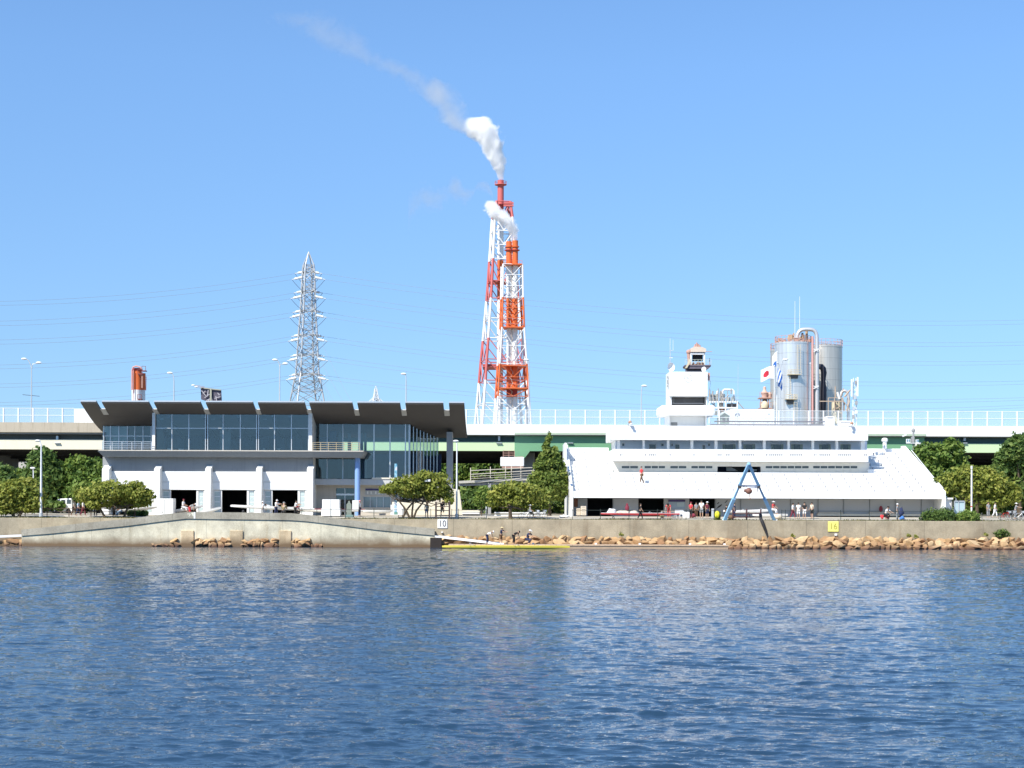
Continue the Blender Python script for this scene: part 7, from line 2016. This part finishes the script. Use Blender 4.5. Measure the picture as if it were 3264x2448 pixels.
# shed and gate at the right end
t = thing('white_shed', 'small white shed attached past the right end of the grandstand', 'shed', at(3020,186,zg(186)))
d = MB(); d.ib(3006,3034,1592,1645,185.5,188); part('wall', d, white, t)
d = MB(); d.ib(3002,3038,1586.5,1591.7,185.2,188.3); part('roof', d, whitesteel, t)
d = MB(); d.ib(3031,3035,1594,1645,185.4,185.497); part('corner_post', d, greyconc, t)
t = thing('metal_gate', 'pale blue metal gate between the small white shed and the white pole', 'gate', at(3060,187,zg(187)))
d = MB(); d.ib(3043,3074,1599,1645,187,187.1); part('panel', d, mat('pale_blue_steel', (0.38,0.50,0.55), 0.5, var=.12, scale=.8), t)
d = MB()
for p in (3042,3056,3075): d.ib(p-1,p+1,1596,1645,186.9,186.99)
d.ib(3042,3075,1596,1599,186.9,186.99); part('frame', d, alu, t)
d = MB(); d.path([W(3046,1600,187.3),W(3048,1590,187.3),W(3043,1584,187.3)], .06, 6); part('bracket', d, alu, t)
# low white walls and guard rail between the buildings
t = thing('low_wall', 'low pale wall with two courses right of the stair wing', 'wall', at(1500,186,zg(186)))
d = MB(); d.ib(1473,1530,1626,1632,186,186.4); part('upper_course', d, cream, t)
d = MB(); d.ib(1473,1528,1634,1638,185.8,186.3); part('lower_course', d, whitewall, t)
d = MB(); d.ib(1474,1529,1632,1644,186.05,186.35); part('core', d, greyconc, t)
t = thing('guard_rail', 'white two bar guard rail behind the trunk of the low olive tree', 'guard rail', at(1625,184,zg(184)))
for y in (1633,1641):
    d = MB(); d.ib(1576,1740,y,y+3.4,184,184.08); part('rail', d, white, t)
for p in (1580,1620,1660,1700,1736):
    d = MB(); d.ib(p-1,p+1,1632,1648,184.09,184.2); part('post', d, steel, t)
# white van under the left trees
t = thing('parked_van', 'white parked van glimpsed under the left trees', 'van', at(200,199,zg(199)))
Yv_ = 199
d = MB(); d.prismY([(W(x,y,Yv_).x,W(x,y,Yv_).z) for x,y in ((172,1632),(172,1616),(178,1612),(184,1590),(228,1588),(230,1632))], Yv_, Yv_+1.8); part('body', d, white, t, bevel=.06)
for a, b in ((180,191),(194,208),(211,226)):
    d = MB(); d.ib(a+2,b,1593,1606,Yv_-.02,Yv_-.002); part('window', d, glk, t)
for p in (183,218):
    d = MB(); c_ = W(p,1630,Yv_); d.tube((c_.x,Yv_-.06,c_.z),(c_.x,Yv_+.16,c_.z),.32,n=16); part('wheel', d, black, t)
# utility post with small panels beside the grandstand
t = thing('sign_post', 'utility post with white panels and spotlights over the right slope of the grandstand', 'sign post', (XW(2911,208),208,3.25))
YU = 208
d = MB(); d.tube((XW(2911,YU),YU,3.25),(XW(2911,YU),YU,ZW(1372,YU,2911)),.16,.12,8); part('pole', d, greyconc, t)
d = MB(); d.ib(2889,2935,1411,1413.5,YU-.3,YU-.1); d.bar(W(2890,1380,YU),W(2935,1379,YU),.12); d.bar(W(2876,1391,YU),W(2889,1385,YU),.18); part('cross_arm', d, white, t)
for a, b, c, e in ((2888.5,2902,1399,1410.8),(2919,2929,1401,1410.8)):
    d = MB(); d.ib(a,b,c,e,YU-.3,YU-.2); pn = part('panel', d, white, t)
    d = MB()
    for k in range(2): d.ib(a+2.5+k*(b-a)*.42, a+2.5+k*(b-a)*.42+3, c+1.5, e-2.5, YU-.32, YU-.302)
    part('panel_mark', d, mat('panel_teal', (0.05,0.20,0.30), 0.6), pn)
d = MB(); d.ib(2918,2934,1414,1423,YU-.35,YU+.1); part('lamp_box', d, mat('panel_cream', (0.72,0.68,0.60), 0.6), t, bevel=.05)
d = MB(); d.ball(W(2911,1372,YU),.25,.2,.3,8); d.ib(2906,2915,1392,1409,YU-.2,YU+.2); part('transformer', d, greyconc, t)
# ================================================================ light, sky, camera
SUN_EL, SUN_AZ = math.radians(47), math.radians(218)         # azimuth clockwise from +Y
sv = Vector((math.sin(SUN_AZ)*math.cos(SUN_EL), math.cos(SUN_AZ)*math.cos(SUN_EL), math.sin(SUN_EL)))
ld = bpy.data.lights.new('sun', 'SUN'); ld.energy = 4.2; ld.angle = math.radians(0.5); ld.color = (1.0, 0.95, 0.86)
lo = bpy.data.objects.new('sun', ld); COL.objects.link(lo); lo.location = sv*300
lo.rotation_euler = (-sv).to_track_quat('-Z', 'Y').to_euler()
w = bpy.data.worlds.new('World'); SC.world = w; w.use_nodes = True
nt = w.node_tree; nt.nodes.clear()
o = nt.nodes.new('ShaderNodeOutputWorld'); bg = nt.nodes.new('ShaderNodeBackground'); sk = nt.nodes.new('ShaderNodeTexSky')
sk.sky_type = 'NISHITA'; sk.sun_disc = False; sk.sun_elevation = SUN_EL; sk.sun_rotation = SUN_AZ
sk.altitude = 0; sk.air_density = 1.0; sk.dust_density = 0.0; sk.ozone_density = 6.0
tc = nt.nodes.new('ShaderNodeTexCoord'); va = nt.nodes.new('ShaderNodeVectorMath'); va.operation = 'MULTIPLY_ADD'
va.inputs[1].default_value = (1, 1, 0.75); va.inputs[2].default_value = (0, 0, 0.075)
nt.links.new(tc.outputs['Generated'], va.inputs[0]); nt.links.new(va.outputs[0], sk.inputs[0])
bg.inputs[1].default_value = 0.112
hs = nt.nodes.new('ShaderNodeHueSaturation'); hs.inputs['Saturation'].default_value = 1.06; hs.inputs['Hue'].default_value = 0.501
nt.links.new(sk.outputs[0], hs.inputs['Color']); sz = nt.nodes.new('ShaderNodeSeparateXYZ'); nt.links.new(tc.outputs['Generated'], sz.inputs[0])
mr = nt.nodes.new('ShaderNodeMapRange'); mr.inputs[1].default_value = 0.0; mr.inputs[2].default_value = 0.26; mr.inputs[3].default_value = 0.77; mr.inputs[4].default_value = 1.0
nt.links.new(sz.outputs[2], mr.inputs[0])
vs_ = nt.nodes.new('ShaderNodeVectorMath'); vs_.operation = 'SCALE'
nt.links.new(hs.outputs[0], vs_.inputs[0]); nt.links.new(mr.outputs[0], vs_.inputs['Scale']); nt.links.new(vs_.outputs[0], bg.inputs[0]); nt.links.new(bg.outputs[0], o.inputs[0])
cd = bpy.data.cameras.new('camera'); cam = bpy.data.objects.new('camera', cd); COL.objects.link(cam)
cd.sensor_width = 36; cd.lens = 36*F/3264; cd.shift_y = (HY-1224)/3264; cd.clip_start = 0.5; cd.clip_end = 20000
cam.location = (0, 0, H); cam.rotation_euler = (PI/2, -ROLL, 0)
SC.camera = cam
SC.view_settings.view_transform = 'Standard'; SC.view_settings.look = 'None'
SC.view_settings.exposure = 0.75; SC.view_settings.gamma = 1
SC.cycles.max_bounces = 16; SC.cycles.diffuse_bounces = 4; SC.cycles.glossy_bounces = 4; SC.cycles.volume_bounces = 16; SC.cycles.transparent_max_bounces = 24
SC.cycles.caustics_reflective = False; SC.cycles.caustics_refractive = False
SC.cycles.volume_step_rate = 0.5
SC.cycles.use_denoising = True
try: SC.cycles.denoiser = 'OPENIMAGEDENOISE'
except Exception: pass
